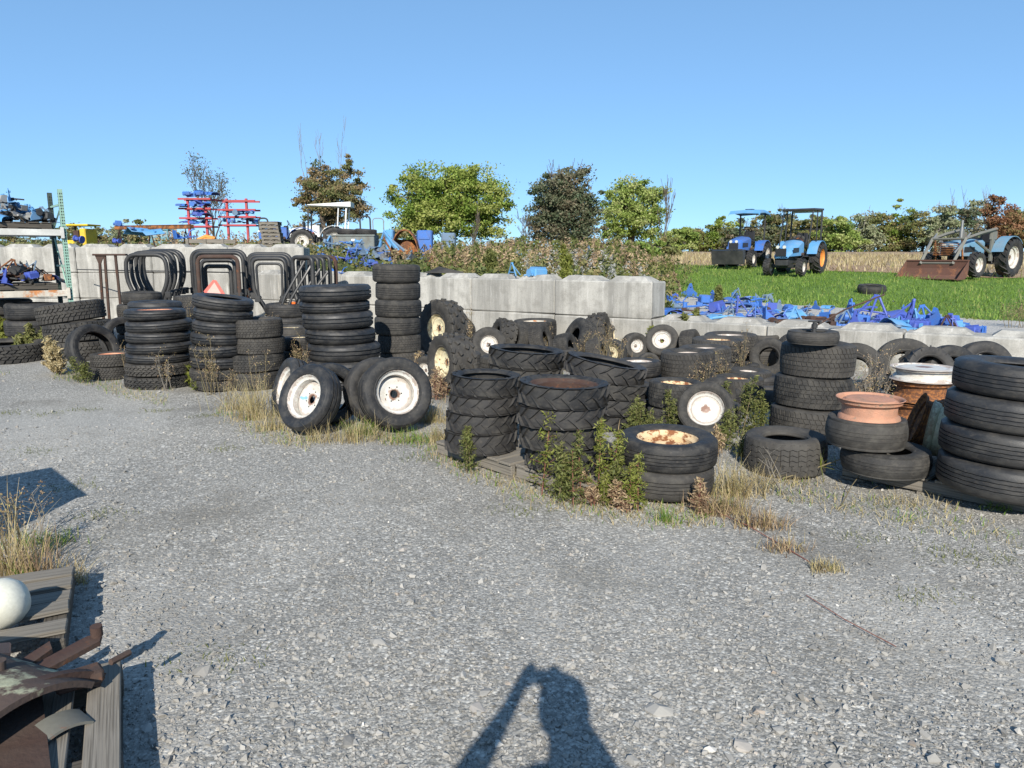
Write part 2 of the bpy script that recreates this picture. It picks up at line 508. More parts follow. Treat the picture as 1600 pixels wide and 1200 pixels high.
def ground_mat(name, cols, sc=2.0, patchc=None):
    t = NT(name); g = t.geo(); n = t.noise(g, sc, 6, .65); f = t.noise(g, 30, 4); b = t.noise(g, .35, 3)
    c = t.mix(n, cols[0], cols[1])
    c = t.mix(t.ramp(f, [(.4, 0), (.7, .6)]), c, cols[2])
    c = t.mix(t.ramp(b, [(.5, 0), (.65, .7)]), c, patchc or cols[2])
    t.col(c); t.bump(t.math('ADD', f, n), .8, .04)
    return t.fin(.95, 0, .1)
M['earth'] = ground_mat('rough_earth_grass', [(.045, .07, .02), (.10, .13, .04), (.12, .10, .06)], 1.6)
M['grass'] = ground_mat('short_grass', [(.09, .17, .03), (.14, .24, .045), (.17, .20, .07)], 1.2, (.10, .17, .035))
M['road'] = ground_mat('pale_gravel_road', [(.40, .39, .36), (.56, .54, .51), (.28, .27, .25)], 6, (.42, .40, .36))
def field_mat():
    t = NT('stubble_field'); g = t.geo()
    n = t.noise(t.mapping(g, (.5, 3.0, 1)), 2.0, 5, .7); f = t.noise(g, 14, 4); b = t.noise(g, .12, 3)
    c = t.mix(t.ramp(n, [(.35, 0), (.65, 1)]), (0.299, 0.207, 0.132), (0.484, 0.405, 0.282))
    c = t.mix(t.ramp(f, [(.45, 0), (.62, .8)]), c, (0.194, 0.119, 0.075))
    c = t.mix(t.ramp(b, [(.45, 0), (.6, .5)]), c, (0.317, 0.194, 0.123))
    t.col(c); t.bump(t.math('ADD', f, n), .8, .06)
    return t.fin(.95, 0, .1)
M['field'] = field_mat()

def leaf_mat(name, cols, trans=.35, rough=.6):
    t = NT(name)
    a = t.n.new('ShaderNodeAttribute'); a.attribute_name = 'tint'
    k = len(cols)
    c = t.ramp(a.outputs['Fac'], [(i / (k - 1), cc) for i, cc in enumerate(cols)])
    t.col(c); t.fin(rough, 0, .25)
    tr = t.n.new('ShaderNodeBsdfTranslucent'); t.L(c, tr.inputs[0])
    mx = t.n.new('ShaderNodeMixShader'); mx.inputs[0].default_value = trans
    t.L(t.b.outputs[0], mx.inputs[1]); t.L(tr.outputs[0], mx.inputs[2])
    t.L(mx.outputs[0], t.n['Material Output'].inputs[0])
    return t.m
M['leaf_yg'] = leaf_mat('leaves_yellow_green', [(0.107, 0.172, 0.026), (0.214, 0.299, 0.052), (0.321, 0.367, 0.092), (0.385, 0.391, 0.131)])
M['leaf_dark'] = leaf_mat('leaves_dark', [(0.058, 0.087, 0.046), (0.091, 0.121, 0.064), (0.142, 0.138, 0.083), (0.200, 0.154, 0.101)], .2)
M['leaf_lg'] = leaf_mat('leaves_light_green', [(0.112, 0.182, 0.042), (0.238, 0.322, 0.070), (0.350, 0.420, 0.126), (0.420, 0.420, 0.196)])
M['leaf_brown'] = leaf_mat('leaves_brown_autumn', [(0.104, 0.153, 0.047), (0.207, 0.202, 0.085), (0.296, 0.219, 0.113), (0.355, 0.270, 0.170)])
M['leaf_mid'] = leaf_mat('leaves_mid_green', [(0.075, 0.106, 0.032), (0.147, 0.172, 0.058), (0.229, 0.211, 0.082), (0.296, 0.224, 0.114)], .3)
M['leaf_red'] = leaf_mat('leaves_red_autumn', [(0.133, 0.091, 0.039), (0.243, 0.117, 0.065), (0.309, 0.169, 0.091), (0.177, 0.169, 0.065)], .3)
M['leaf_grey'] = leaf_mat('leaves_greyish', [(0.144, 0.169, 0.085), (0.224, 0.244, 0.135), (0.319, 0.319, 0.203), (0.160, 0.225, 0.085)], .2)
M['weed_green'] = leaf_mat('weed_green', [(0.060, 0.076, 0.022), (0.120, 0.139, 0.039), (0.189, 0.202, 0.061), (0.240, 0.227, 0.098)], .3)
M['weed_lime'] = leaf_mat('weed_lime', [(0.102, 0.127, 0.020), (0.187, 0.216, 0.040), (0.255, 0.267, 0.069), (0.289, 0.267, 0.099)], .35)
M['dry'] = leaf_mat('dry_grass', [(0.220, 0.165, 0.077), (0.374, 0.297, 0.154), (0.528, 0.440, 0.264), (0.330, 0.308, 0.110)], .25)
M['drybrown'] = leaf_mat('dry_brown_weed', [(0.151, 0.101, 0.068), (0.288, 0.203, 0.119), (0.439, 0.321, 0.203), (0.338, 0.288, 0.101)], .2)
M['greengrass'] = leaf_mat('green_grass_blades', [(0.081, 0.146, 0.022), (0.145, 0.243, 0.038), (0.210, 0.316, 0.060), (0.355, 0.340, 0.120)], .3)
M['flower'] = leaf_mat('pale_aster_flowers', [(0.254, 0.254, 0.214), (0.338, 0.338, 0.310), (0.394, 0.394, 0.371), (0.281, 0.292, 0.169)], .2)
M['bark'] = plain('bark', (.10, .08, .06), .9, 0, .4, 8)
M['bark_pale'] = plain('bark_pale', (.20, .18, .15), .9, 0, .3, 8)
M['stem'] = plain('plant_stem', (.16, .13, .07), .8, 0, .3)
M['stem_red'] = plain('plant_stem_red', (.20, .08, .06), .8, 0, .3)

# ================================================================== SETTING: ground sheets
def axis(parts):
    out = []
    for a, b, d in parts:
        out += list(np.arange(a, b - 1e-6, d))
    out.append(parts[-1][1])
    return np.array(out)
def grid_mesh(name, xs, ys, zf, mat):
    X, Y = np.meshgrid(xs, ys)
    Z = zf(X, Y)
    V = np.stack([X.ravel(), Y.ravel(), Z.ravel()], 1)
    nx, ny = len(xs), len(ys)
    i = np.arange(nx * ny).reshape(ny, nx)
    F = np.stack([i[:-1, :-1].ravel(), i[:-1, 1:].ravel(), i[1:, 1:].ravel(), i[1:, :-1].ravel()], 1)
    return np_mesh(name, V, F, mat, smooth=True), V, F
xs = axis([(-900, -100, 80), (-100, -30, 7), (-30, -11, 1), (-11, 11, .12), (11, 30, .8), (30, 100, 5), (100, 900, 80)])
ys = axis([(-300, -20, 40), (-20, 0, 1), (0, 1, .25), (1, 20, .12), (20, 50, .8), (50, 120, 4), (120, 1500, 90)])
X, Y = np.meshgrid(xs, ys)
Z = height(X, Y)
V = np.stack([X.ravel(), Y.ravel(), Z.ravel()], 1)
idx = np.arange(V.shape[0]).reshape(len(ys), len(xs))
F = np.stack([idx[:-1, :-1].ravel(), idx[:-1, 1:].ravel(), idx[1:, 1:].ravel(), idx[1:, :-1].ravel()], 1)
cx = V[F, 0].mean(1); cy = V[F, 1].mean(1)
isback = np.where(cx > -5.6, s_of(cx, cy) > .3, cy > 18.3) & (cy > 2)
def submesh(name, F, mat):
    u, inv = np.unique(F, return_inverse=True)
    return np_mesh(name, V[u], inv.reshape(F.shape), mat, smooth=True)
obj('gravel_yard', submesh('gravel_yard', F[~isback], M['gravel']), kind='structure')
obj('ground', submesh('ground', F[isback], M['earth']), kind='structure')

def strip_sheet(name, fn, nu, nv, mat, off):
    """fn(u,v)->(x,y); a sheet laid over the ground"""
    U, W_ = np.meshgrid(np.linspace(0, 1, nu), np.linspace(0, 1, nv))
    x, y = fn(U, W_)
    V_ = np.stack([x.ravel(), y.ravel(), (height(x, y) + off).ravel()], 1)
    i = np.arange(nu * nv).reshape(nv, nu)
    F_ = np.stack([i[:-1, :-1].ravel(), i[:-1, 1:].ravel(), i[1:, 1:].ravel(), i[1:, :-1].ravel()], 1)
    obj(name, np_mesh(name, V_, F_, mat, smooth=True), kind='structure')
def field_edge(x):
    return np.interp(x, [-60, 4, 8, 12, 16, 30, 80], [60, 36, 31.5, 27.5, 24.5, 24, 24])
def s_line(s, x):          # y on the line s=const
    return 16 + (s - (x + 3.7) * NX) / NY
def road_far(x):
    return s_line(np.interp(x, [2, 5, 9, 16], [6.5, 6.0, 4.0, 3.2]), x)
strip_sheet('gravel_road', lambda u, v: ((3.2 + 22 * u), s_line(.62, 3.2 + 22 * u) * (1 - v) + (road_far(3.2 + 22 * u) + .25 * np.sin(3 * (3.2 + 22 * u)) + .12 * np.sin(11 * (3.2 + 22 * u))) * v), 180, 24, M['road'], .012)
def grassfn(u, v):
    x = 3.6 + 56 * u
    a = road_far(x) - .5; b = field_edge(x) + 1.2
    return x + (b * .18 * v), a * (1 - v) + b * v
strip_sheet('grass_verge', grassfn, 160, 50, M['grass'], .006)
strip_sheet('stubble_field', lambda u, v: (6.0 - 30 * v + (60 + 90 * v) * u, field_edge(6.0 - 30 * v + (60 + 90 * v) * u) * (1 - v) + 150 * v), 120, 60, M['field'], .022)

# ================================================================== SETTING: concrete block walls
BL, BT, BH = 1.83, 0.61, 0.61
def block_mesh(keys, seed):
    r = random.Random(seed); b = MB()
    b.box((0, 0, BH / 2), (BL - .012, BT - .01, BH - .008), b=.022)
    if keys:
        for kx in (-BL / 4, BL / 4):
            w, w2 = .36, .25
            vv = [(kx - w, -.22, BH - .006), (kx + w, -.22, BH - .006), (kx + w, .22, BH - .006), (kx - w, .22, BH - .006),
                  (kx - w2, -.13, BH + .075), (kx + w2, -.13, BH + .075), (kx + w2, .13, BH + .075), (kx - w2, .13, BH + .075)]
            b.add(vv, [(0, 1, 5, 4), (1, 2, 6, 5), (2, 3, 7, 6), (3, 0, 4, 7), (4, 5, 6, 7)])
    bm = bmesh.new(); me = b.mesh('concrete_block', M['concrete']); bm.from_mesh(me)
    bmesh.ops.remove_doubles(bm, verts=bm.verts, dist=.0005)
    bmesh.ops.subdivide_edges(bm, edges=[e for e in bm.edges if e.calc_length() > .3], cuts=3, use_grid_fill=True)
    for v_ in bm.verts:
        v_.co += Vector((r.uniform(-1, 1), r.uniform(-1, 1), r.uniform(-1, 1))) * .006
    bm.to_mesh(me); bm.free()
    me.set_sharp_from_angle(angle=radians(30))
    return me
BM_TOP = [block_mesh(True, i) for i in range(4)]
BM_LOW = [block_mesh(False, 20 + i) for i in range(3)]
def block_wall(name, label, start, ang, courses):
    """courses: list of (z index, offset along, count, keyed)"""
    w = empty(name, start, ang, label, 'wall')
    for (zi, off, n, key) in courses:
        for k in range(n):
            me = random.choice(BM_TOP if key else BM_LOW)
            o = obj('concrete_block', me, w, loc=(off + (k + .5) * BL + random.uniform(-.004, .004), BT / 2 + random.uniform(-.012, .012), zi * BH))
            o.rotation_euler = (0, 0, random.uniform(-.006, .006) + (0 if random.random() < .5 else pi) * 0)
    return w
ANG = math.atan2(DY, DX)
E = Vector((2.27, 16 - (2.27 + 3.7) * NX / NY, 0))     # right end of the upper course
d_ = Vector((DX, DY, 0))
st = E - d_ * BL * 6
block_wall('block_wall', 'long stained concrete block wall across the middle, two courses high behind the tyre rows', st, ANG,
           [(0, 0, 6, False), (1, 0, 6, True)])
block_wall('block_wall', 'low single course concrete block wall on the right below the row of blue parts', E + d_ * .004 + Vector((0, 0, 0)), ANG,
           [(0, 0, 6, True)])
block_wall('block_wall', 'tall grey concrete block wall on the left behind the roll bars and pallet rack', (-5.0 - BL * 8, 18.0, 0), 0,
           [(0, 0, 8, False), (1, 0, 8, False), (2, 0, 8, True)])

# ================================================================== vegetation builders
def leaves(name, P, size, mat, tint, flat=.0, elong=1.6, seed=0):
    """one small bent quad per point"""
    r = np.random.default_rng(seed)
    n = len(P)
    a = r.normal(size=(n, 3)); a[:, 2] *= (1 - flat); a /= np.linalg.norm(a, axis=1, keepdims=True) + 1e-9
    b = r.normal(size=(n, 3)); b -= a * (a * b).sum(1, keepdims=True); b /= np.linalg.norm(b, axis=1, keepdims=True) + 1e-9
    s = (size * r.uniform(.6, 1.35, n))[:, None]
    u = a * s * elong * .5; w = b * s * .5
    V_ = np.stack([P - u, P + w * .9 - u * .1, P + u, P - w * .9 - u * .1], 1).reshape(-1, 3)
    F_ = np.arange(4 * n).reshape(n, 4)
    return np_mesh(name, V_, F_, mat, tint=tint)

def crown_points(blobs, n, r, clump=.16, shell=.55):
    """blobs: (cx,cy,cz,rx,ry,rz); leaf points gathered into clumps mostly near the outside"""
    vol = np.array([b[3] * b[4] * b[5] for b in blobs]) ** .8; vol /= vol.sum()
    nc = max(16, n // 130)
    ci = r.choice(len(blobs), nc, p=vol)
    B = np.array(blobs)[ci]
    d = r.normal(size=(nc, 3)); d /= np.linalg.norm(d, axis=1, keepdims=True)
    rad = (shell + (1 - shell) * r.random(nc) ** .5)[:, None] * (1 + .17 * r.normal(size=(nc, 1)))
    Cc = B[:, :3] + d * rad * B[:, 3:6]
    li = r.integers(0, nc, n)
    cs = clump * B[:, 3:6].mean(1)[li] * r.uniform(.5, 1.5, nc)[li]
    P = Cc[li] + r.normal(size=(n, 3)) * cs[:, None] * np.array([1.1, 1.1, .6])
    P[:, 2] = np.maximum(P[:, 2], .05)
    ct = r.random(nc)
    tint = np.clip(ct[li] * .75 + r.random(n) * .35 - .05, 0, 1)
    return P, tint, Cc

def branch(b, p, d, length, rad, depth_, r, spread=.55, up=.12, tips=None, segs=4, n=5, first=False, minr=.012):
    pts = [p]; rr = [rad]
    for i in range(segs):
        d = (d + Vector((r.uniform(-1, 1), r.uniform(-1, 1), r.uniform(-.6, 1))) * .13 + Vector((0, 0, up * .25))).normalized()
        p = p + d * length / segs
        pts.append(p); rr.append(max(minr, rad * (1 - .45 * (i + 1) / segs)))
    b.tube(pts, rr, n if depth_ > 1 else 4)
    if depth_ <= 0:
        if tips is not None: tips.append(p)
        return
    k = r.choice([2, 3, 3]) if depth_ > 1 else r.choice([2, 3, 4])
    if first: k = 8
    for i in range(k):
        j = r.randint(max(1, segs - (3 if first else 2)), segs)
        q = pts[j]
        sd = Vector((r.uniform(-1, 1), r.uniform(-1, 1), r.uniform(-.3, .8))).normalized()
        nd = (d * (1 - spread) + sd * spread + Vector((0, 0, up))).normalized()
        branch(b, q, nd, length * r.uniform(.55, .8), rr[j] * r.uniform(.55, .75), depth_ - 1, r, spread, up, tips, segs, n, minr=minr)

def tree(name, pos, h, blobs, mat, nleaf, lsize, label, seed, trunkr=.16, bark='bark', stems=1, clump=.16, group=None, spikes=0, shell=.55, cat='tree'):
    """blobs in metres relative to the base"""
    r = random.Random(seed); nr = np.random.default_rng(seed)
    t = empty(name, pos, 0, label, cat, group)
    P, tint, Cc = crown_points(blobs, nleaf, nr, clump, shell)
    low = Cc[:, 2] < .1
    b = MB()
    for s_ in range(stems):
        bx = Vector((r.uniform(-.25, .25), r.uniform(-.25, .25), -.1)) * (1 if stems > 1 else .2); bx.z = -.15
        k = min(len(Cc), 16)
        trunk_top = Vector((sum(bb[0] for bb in blobs) / len(blobs) * .5 + r.uniform(-.4, .4), r.uniform(-.3, .3), h * r.uniform(.4, .55)))
        mid = (bx + trunk_top) / 2 + Vector((r.uniform(-.15, .15), r.uniform(-.15, .15), 0))
        b.tube([bx, mid, trunk_top], [trunkr * 1.25, trunkr, trunkr * .65], 7)
        for i in r.sample(range(len(Cc)), k):
            e = Vector(Cc[i]); f = r.uniform(.35, 1)
            s0 = mid.lerp(trunk_top, f)
            m1 = s0.lerp(e, .5) + Vector((r.uniform(-.2, .2), r.uniform(-.2, .2), r.uniform(0, .35)))
            b.tube([s0, m1, e], [trunkr * .42, trunkr * .25, trunkr * .06], 4, False)
    for s_ in range(spikes):
        tp = Vector((r.uniform(-1, 1) * blobs[0][3] * .5, r.uniform(-.5, .5), h * .45))
        branch(b, tp, Vector((r.uniform(-.25, .25), 0, 1)).normalized(), h * .36, trunkr * .3, 2, r, .3, .3, None, 4, 4)
    b.build('trunk', M[bark], t, 60)
    obj('crown', leaves('crown', P, lsize, mat, tint, seed=seed), t)
    return t

def bare_tree(pos, h, label, seed, rad=.07, lf=0, mat=None, depth_=4, spread=.45, name='bare_tree', up=.2):
    r = random.Random(seed); b = MB(); tips = []
    t = empty(name, pos, 0, label, 'tree')
    branch(b, Vector((0, 0, -.1)), Vector((r.uniform(-.08, .08), 0, 1)).normalized(), h * .42, rad, depth_, r, spread, up, tips, first=True)
    b.build('trunk', M['bark'], t, 60)
    if lf and tips:
        nr = np.random.default_rng(seed)
        T = np.array([tuple(p) for p in tips]); li = nr.integers(0, len(T), lf)
        P = T[li] + nr.normal(size=(lf, 3)) * .2
        obj('crown', leaves('crown', P, .075, mat, nr.random(lf), seed=seed), t)
    return t

def blades(P, L, wd, r, lean=.5, bend=.6, segs=3):
    """curved strips of grass: returns V,F, nquads per blade"""
    n = len(P)
    az = r.random(n) * 2 * pi; le = np.abs(r.normal(size=n)) * lean
    d = np.stack([np.cos(az) * np.sin(le), np.sin(az) * np.sin(le), np.cos(le)], 1)
    side = np.stack([-np.sin(az + r.normal(size=n) * .6), np.cos(az + r.normal(size=n) * .6), np.zeros(n)], 1)
    Ls = (L * r.uniform(.45, 1.2, n))[:, None]; ws = (wd * r.uniform(.6, 1.3, n))[:, None]
    bd = (bend * r.random(n))[:, None]
    out = np.stack([np.cos(az), np.sin(az), np.zeros(n)], 1)
    rows = []
    for i in range(segs + 1):
        t = i / segs
        c = P + d * Ls * t + out * Ls * bd * t * t * .7 - np.array([0, 0, 1]) * Ls * bd * t ** 2 * .45
        w = ws * (1 - t) ** .7 * .5 + .0004
        rows += [c - side * w, c + side * w]
    V_ = np.stack(rows, 1).reshape(-1, 3)
    base = np.arange(n)[:, None] * (2 * (segs + 1))
    F_ = np.concatenate([base + np.array([[2 * i, 2 * i + 1, 2 * i + 3, 2 * i + 2]]) for i in range(segs)], 1).reshape(-1, 4)
    return V_, F_, segs

# stuff: grass on the verge behind the right wall
def scatter_grass(name, X, Y, L, wd, mat, seed, lean=.45, bend=.6, segs=2, zoff=0, label=None):
    r = np.random.default_rng(seed)
    P = np.stack([X, Y, height(X, Y) + zoff], 1)
    V_, F_, k = blades(P, L, wd, r, lean, bend, segs)
    tint = np.repeat(np.clip(r.random(len(X)) * .7 + .3 * (np.sin(X * 2.1) * np.sin(Y * 1.3) * .5 + .5), 0, 1), k)
    return obj(name, np_mesh(name, V_, F_, mat, tint=tint), kind='stuff', label=label, cat='grass' if label else None)
r_ = np.random.default_rng(3)
n = 60000
u = r_.random(n) ** 1.0; x = 3.0 + 30 * r_.random(n) ** 1.2; 
a = road_far(x) - .15 + .25 * np.sin(3 * x); b_ = field_edge(x)
y = a + (b_ - a) * r_.random(n) ** 1.3
ok = (x < y * .78) & (x > y * .19)
scatter_grass('grass', x[ok] , y[ok], np.where(r_.random(ok.sum()) < .12, .22, .10), .022, M['greengrass'], 5, .5, .7, label='bright green grass on the verge between the gravel road and the stubble field')
# stubble stalks in the near part of the field
n = 14000
x = 5 + 34 * r_.random(n); row = np.round(r_.random(n) * 34) * .76
y = field_edge(x) + .2 + row + r_.normal(size=n) * .07
scatter_grass('corn_stubble', x, y, .30, .05, M['dry'], 6, .5, .3, label='dry pale corn stubble standing in rows across the brown field')

def plant_cloud(name, X, Y, hmax, mat, stemmat, seed, leaf=.05, per=26, label=None, cat='weeds', width=.22, kind='stuff', top=.0):
    """many upright leafy weeds as one uncountable mass"""
    r = np.random.default_rng(seed); n = len(X)
    Hh = hmax * r.uniform(.45, 1.1, n); Z0 = height(X, Y)
    li = np.repeat(np.arange(n), per); m = len(li)
    t = r.random(m) ** (1 - top * .6)
    az = r.random(m) * 2 * pi
    rad = width * (1 - t * .75) * r.random(m) ** .6 * (Hh[li] / hmax)
    lx = r.normal(size=n) * .12; ly = r.normal(size=n) * .12
    P = np.stack([X[li] + np.cos(az) * rad + lx[li] * t * Hh[li], Y[li] + np.sin(az) * rad + ly[li] * t * Hh[li], Z0[li] + .03 + t * Hh[li]], 1)
    tn = r.random(n)
    tint = np.clip(tn[li] * .6 + r.random(m) * .4, 0, 1)
    me = leaves(name, P, leaf, mat, tint, elong=2.0, seed=seed)
    o = obj(name, me, kind=kind, label=label, cat=cat)
    if stemmat is not None:
        Ps = np.stack([X, Y, Z0], 1)
        V_, F_, k = blades(np.repeat(Ps, 2, 0) + r.normal(size=(2 * n, 3)) * np.array([.05, .05, 0]), np.repeat(Hh, 2) * 1.0, .012, r, .12, .15, 2)
        so = obj('stalks', np_mesh('stalks', V_, F_, stemmat, tint=r.random(len(F_))), o, kind='stuff')
    return o

def mound_pts(n, seed, s0=.9, s1=16, x0=-6.3, x1=4.6, edge=.2):
    r = np.random.default_rng(seed)
    x = r.uniform(x0, x1, n); s = s0 + (s1 - s0) * r.random(n) ** .85
    y = s_line(s, x)
    # widen with distance
    x = x * (1 + (y - 14) * .035)
    ok = (x < y * .21 + r.normal(size=n) * .25)
    ok &= ~((x < -4.6) & (y < 19))
    ok &= ~((x / y < -.115) & (s > 4) & (r.random(n) < .86))
    return x[ok], y[ok]
def sel(x, y, f):
    k = f(x, y); return x[k], y[k]
x, y = mound_pts(1000, 11, 1.6)
plant_cloud('weed_mass', x, y, .36, M['leaf_mid'], None, 12, .07, 26, 'green and olive weeds covering the earth mound behind the long block wall', width=.3)
x, y = mound_pts(1000, 13, 4, 15)
k = np.random.default_rng(1).random(len(x)) < np.where(x > -4, 1, .35); x, y = x[k], y[k]
plant_cloud('dry_weed_mass', x, y, .60, M['drybrown'], M['drybrown'], 14, .045, 24, 'tall brown dry weed stalks over the earth mound behind the long block wall', width=.2, top=.6)
x, y = mound_pts(170, 15, 3, 13, -3.5, 4.5)
plant_cloud('goldenrod_mass', x, y, .75, M['weed_green'], M['weed_green'], 16, .06, 50, 'lighter green leafy weeds scattered among the brown stalks on the mound', width=.26)
x, y = mound_pts(100, 17, 2.5, 8, .3, 3.2)
plant_cloud('aster_mass', x, y, .5, M['flower'], M['drybrown'], 18, .028, 40, 'patches of small white asters flowering near the right end of the mound', width=.22, top=.8)
# low grass along the top of the long wall
x, y = mound_pts(14000, 19, .62, 14)
scatter_grass('grass', x, y, .2, .018, M['greengrass'], 20, .5, .6, label='green and yellowed grass along the back of the long block wall')
r_ = np.random.default_rng(21)
x = r_.uniform(-26, -5.5, 1500); y = 19.2 + 20 * r_.random(1500)
plant_cloud('weed_mass', x, y, .42, M['leaf_mid'], None, 22, .08, 14, 'olive weeds behind the tall left block wall', width=.3)
x = r_.uniform(-15, -8.5, 110); y = r_.uniform(27, 34, 110)
plant_cloud('dry_weed_mass', x, y, .9, M['drybrown'], M['drybrown'], 23, .05, 26, 'dry brown weeds between the racks and the blue tractor', width=.2, top=.6)

# ================================================================== trees along the horizon
def crown_px(Y, base_z, items):
    """items: (px, py, half width px, half height px) ellipses in the photograph -> blobs relative to first base"""
    out = []
    for (px, py, rx, ry) in items:
        p = atY(px, py, Y); k = Y / FPX
        out.append([p.x, 0, p.z - base_z, rx * k, (rx + ry) / 2 * k, ry * k])
    return out
def px_tree(name, px, Y, items, mat, nleaf, ls, label, seed, **kw):
    b = atY(px, 398, Y); bz = hz(b.x, Y)
    bl = crown_px(Y, bz, items)
    top = max(q[2] + q[5] for q in bl)
    for q in bl: q[0] -= b.x
    r9 = random.Random(seed + 900)
    for q in list(bl):
        for _ in range(2):
            a_ = r9.uniform(0, 6.28); f_ = r9.uniform(.75, 1.12); k_ = r9.uniform(.22, .42)
            bl.append([q[0] + cos(a_) * q[3] * f_, r9.uniform(-.5, .5) * q[4], max(.5, q[2] + sin(a_) * q[5] * f_), q[3] * k_, q[4] * k_, q[5] * k_])
    return tree(name, (b.x, Y, bz), top, bl, mat, nleaf, ls, label, seed, **kw)
px_tree('bushy_tree', 705, 52, [(650, 315, 36, 42), (690, 300, 46, 40), (735, 305, 44, 36), (765, 318, 28, 34), (640, 345, 28, 28), (700, 345, 60, 26), (765, 350, 28, 24), (672, 290, 26, 22), (720, 283, 26, 22)],
        M['leaf_yg'], 46000, .12, 'large broad yellow green tree left of centre on the horizon', 31, stems=4, trunkr=.16, clump=.17)
px_tree('dark_tree', 882, 50, [(860, 305, 28, 30), (895, 296, 32, 30), (882, 335, 46, 34), (915, 320, 25, 28), (850, 345, 28, 24), (880, 362, 48, 20), (905, 360, 30, 16), (872, 280, 14, 16), (905, 280, 14, 16)],
        M['leaf_dark'], 34000, .11, 'dark dense tree on the horizon between the two bright green trees', 32, trunkr=.2, clump=.17, spikes=3)
px_tree('light_green_tree', 985, 55, [(985, 305, 32, 26), (1010, 315, 24, 28), (960, 320, 20, 24), (985, 345, 44, 26), (955, 360, 24, 18), (1010, 358, 26, 18)],
        M['leaf_lg'], 22000, .115, 'airy light green tree right of the dark tree', 33, trunkr=.14, clump=.17, stems=2)
px_tree('brown_tree', 512, 52, [(500, 285, 28, 26), (540, 280, 28, 24), (520, 305, 44, 28), (555, 300, 18, 28), (492, 315, 24, 22), (525, 332, 46, 16), (500, 345, 34, 14)],
        M['leaf_brown'], 24000, .105, 'rusty brown autumn tree behind the blue tractor with dead branches on top', 34, trunkr=.2, clump=.15, stems=2)
for i, (px, sd, hh) in enumerate([(487, 41, 5.1), (506, 42, 4.9), (528, 43, 5.2)]):
    p = atY(px, 312, 52.3)
    r = random.Random(sd); b = MB()
    branch(b, Vector((0, 0, 0)), Vector(((-.25, .02, .22)[i], 0, 1)).normalized(), 2.15, .05, 3, r, .30, .40, None, 5, 5, minr=.006)
    ob = b.build('bare_branch', M['bark_pale'], None, 60, loc=p - Vector((0, 0, .4)))
    ob['label'] = ('leftmost leaning dead branch rising from the brown autumn tree', 'middle dead branch rising from the brown autumn tree', 'rightmost dead branch rising from the brown autumn tree')[i]
    ob['category'] = 'branch'
t = bare_tree((atY(335, 398, 48).x, 48, hz(-19, 48)), 5.2, 'slender half bare tree standing behind the red storage racks', 52, .1, 1300, M['leaf_dark'], 4, .5)
bare_tree((atY(738, 398, 40).x, 40, hz(-2, 40)), 2.9, 'thin dead sapling between the broad tree and the dark tree', 53, .05, 0, None, 2, .2, up=.3)
bare_tree((atY(1036, 398, 52).x, 52, hz(10, 52)), 5.4, 'pale leafless sapling right of the light green tree', 54, .06, 0, None, 3, .35, up=.35)
bare_tree((atY(820, 398, 50).x, 50, hz(1, 50)), 3.2, 'small dead twiggy tree left of the dark tree', 55, .05, 0, None, 3, .4)
# hedgerow right of the light green tree and behind the field
hr = random.Random(5)
HEDGE = [(1065, 357, 24, 'leaf_lg', 'low light green bush at the left end of the hedgerow'),
 (1100, 352, 30, 'leaf_mid', 'mid green bushy tree in the hedgerow just left of the canopied tractor'),
 (1128, 342, 26, 'leaf_yg', 'yellow green tree in the hedgerow directly left of the blue canopy'),
 (1160, 345, 24, 'leaf_dark', 'dark tree in the hedgerow seen under the blue canopy'),
 (1195, 334, 26, 'leaf_mid', 'olive green tree in the hedgerow between the two compact tractors'),
 (1222, 330, 28, 'leaf_dark', 'tall dark tree in the hedgerow just left of the cab frame'),
 (1252, 340, 26, 'leaf_mid', 'green tree in the hedgerow seen through the cab frame'),
 (1284, 334, 30, 'leaf_mid', 'olive tree in the hedgerow right behind the cab frame'),
 (1312, 336, 30, 'leaf_lg', 'light olive tree in the hedgerow right of the cab frame'),
 (1342, 338, 28, 'leaf_grey', 'greyish twiggy tree in the middle of the hedgerow'),
 (1372, 328, 32, 'leaf_mid', 'taller green tree in the middle of the hedgerow'),
 (1404, 322, 36, 'leaf_yg', 'big round yellow green tree in the hedgerow left of the loader tractor'),
 (1440, 328, 34, 'leaf_mid', 'mid green tree in the hedgerow above the loader tractor bucket'),
 (1470, 322, 26, 'leaf_grey', 'grey twiggy tree in the hedgerow above the loader tractor bonnet'),
 (1498, 312, 26, 'leaf_dark', 'tall dark tree in the hedgerow left of the upright exhaust'),
 (1528, 306, 28, 'leaf_grey', 'tall grey green tree in the hedgerow right of the upright exhaust'),
 (1560, 305, 30, 'leaf_red', 'reddish autumn tree in the hedgerow above the big rear wheel'),
 (1592, 326, 26, 'leaf_mid', 'green tree in the hedgerow at the right edge of the picture'),
 (1630, 320, 28, 'leaf_mid', 'green tree in the hedgerow beyond the right edge of the picture'),
 (1670, 318, 30, 'leaf_grey', 'greyish tree in the hedgerow far beyond the right edge')]
for i, (px, top, hw, lm, lab) in enumerate(HEDGE):
    Yt = 78 + hr.uniform(-5, 5); cyp = (top + 392) / 2
    it = [(px + hr.uniform(-4, 4), top + (392 - top) * .30, hw * .75, (392 - top) * .30), (px - hw * .35, top + (392 - top) * .55, hw * .7, (392 - top) * .34),
          (px + hw * .4, top + (392 - top) * .6, hw * .7, (392 - top) * .34), (px, 378, hw * 1.15, 18)]
    px_tree('hedgerow_tree', px, Yt, it, M[lm], 8500 if lm != 'leaf_grey' else 6000, .155, lab, 60 + i, trunkr=.13,
            bark='bark_pale' if lm == 'leaf_grey' else 'bark', group='trees of the hedgerow behind the field', spikes=2 if lm in ('leaf_grey', 'leaf_dark') else 0)
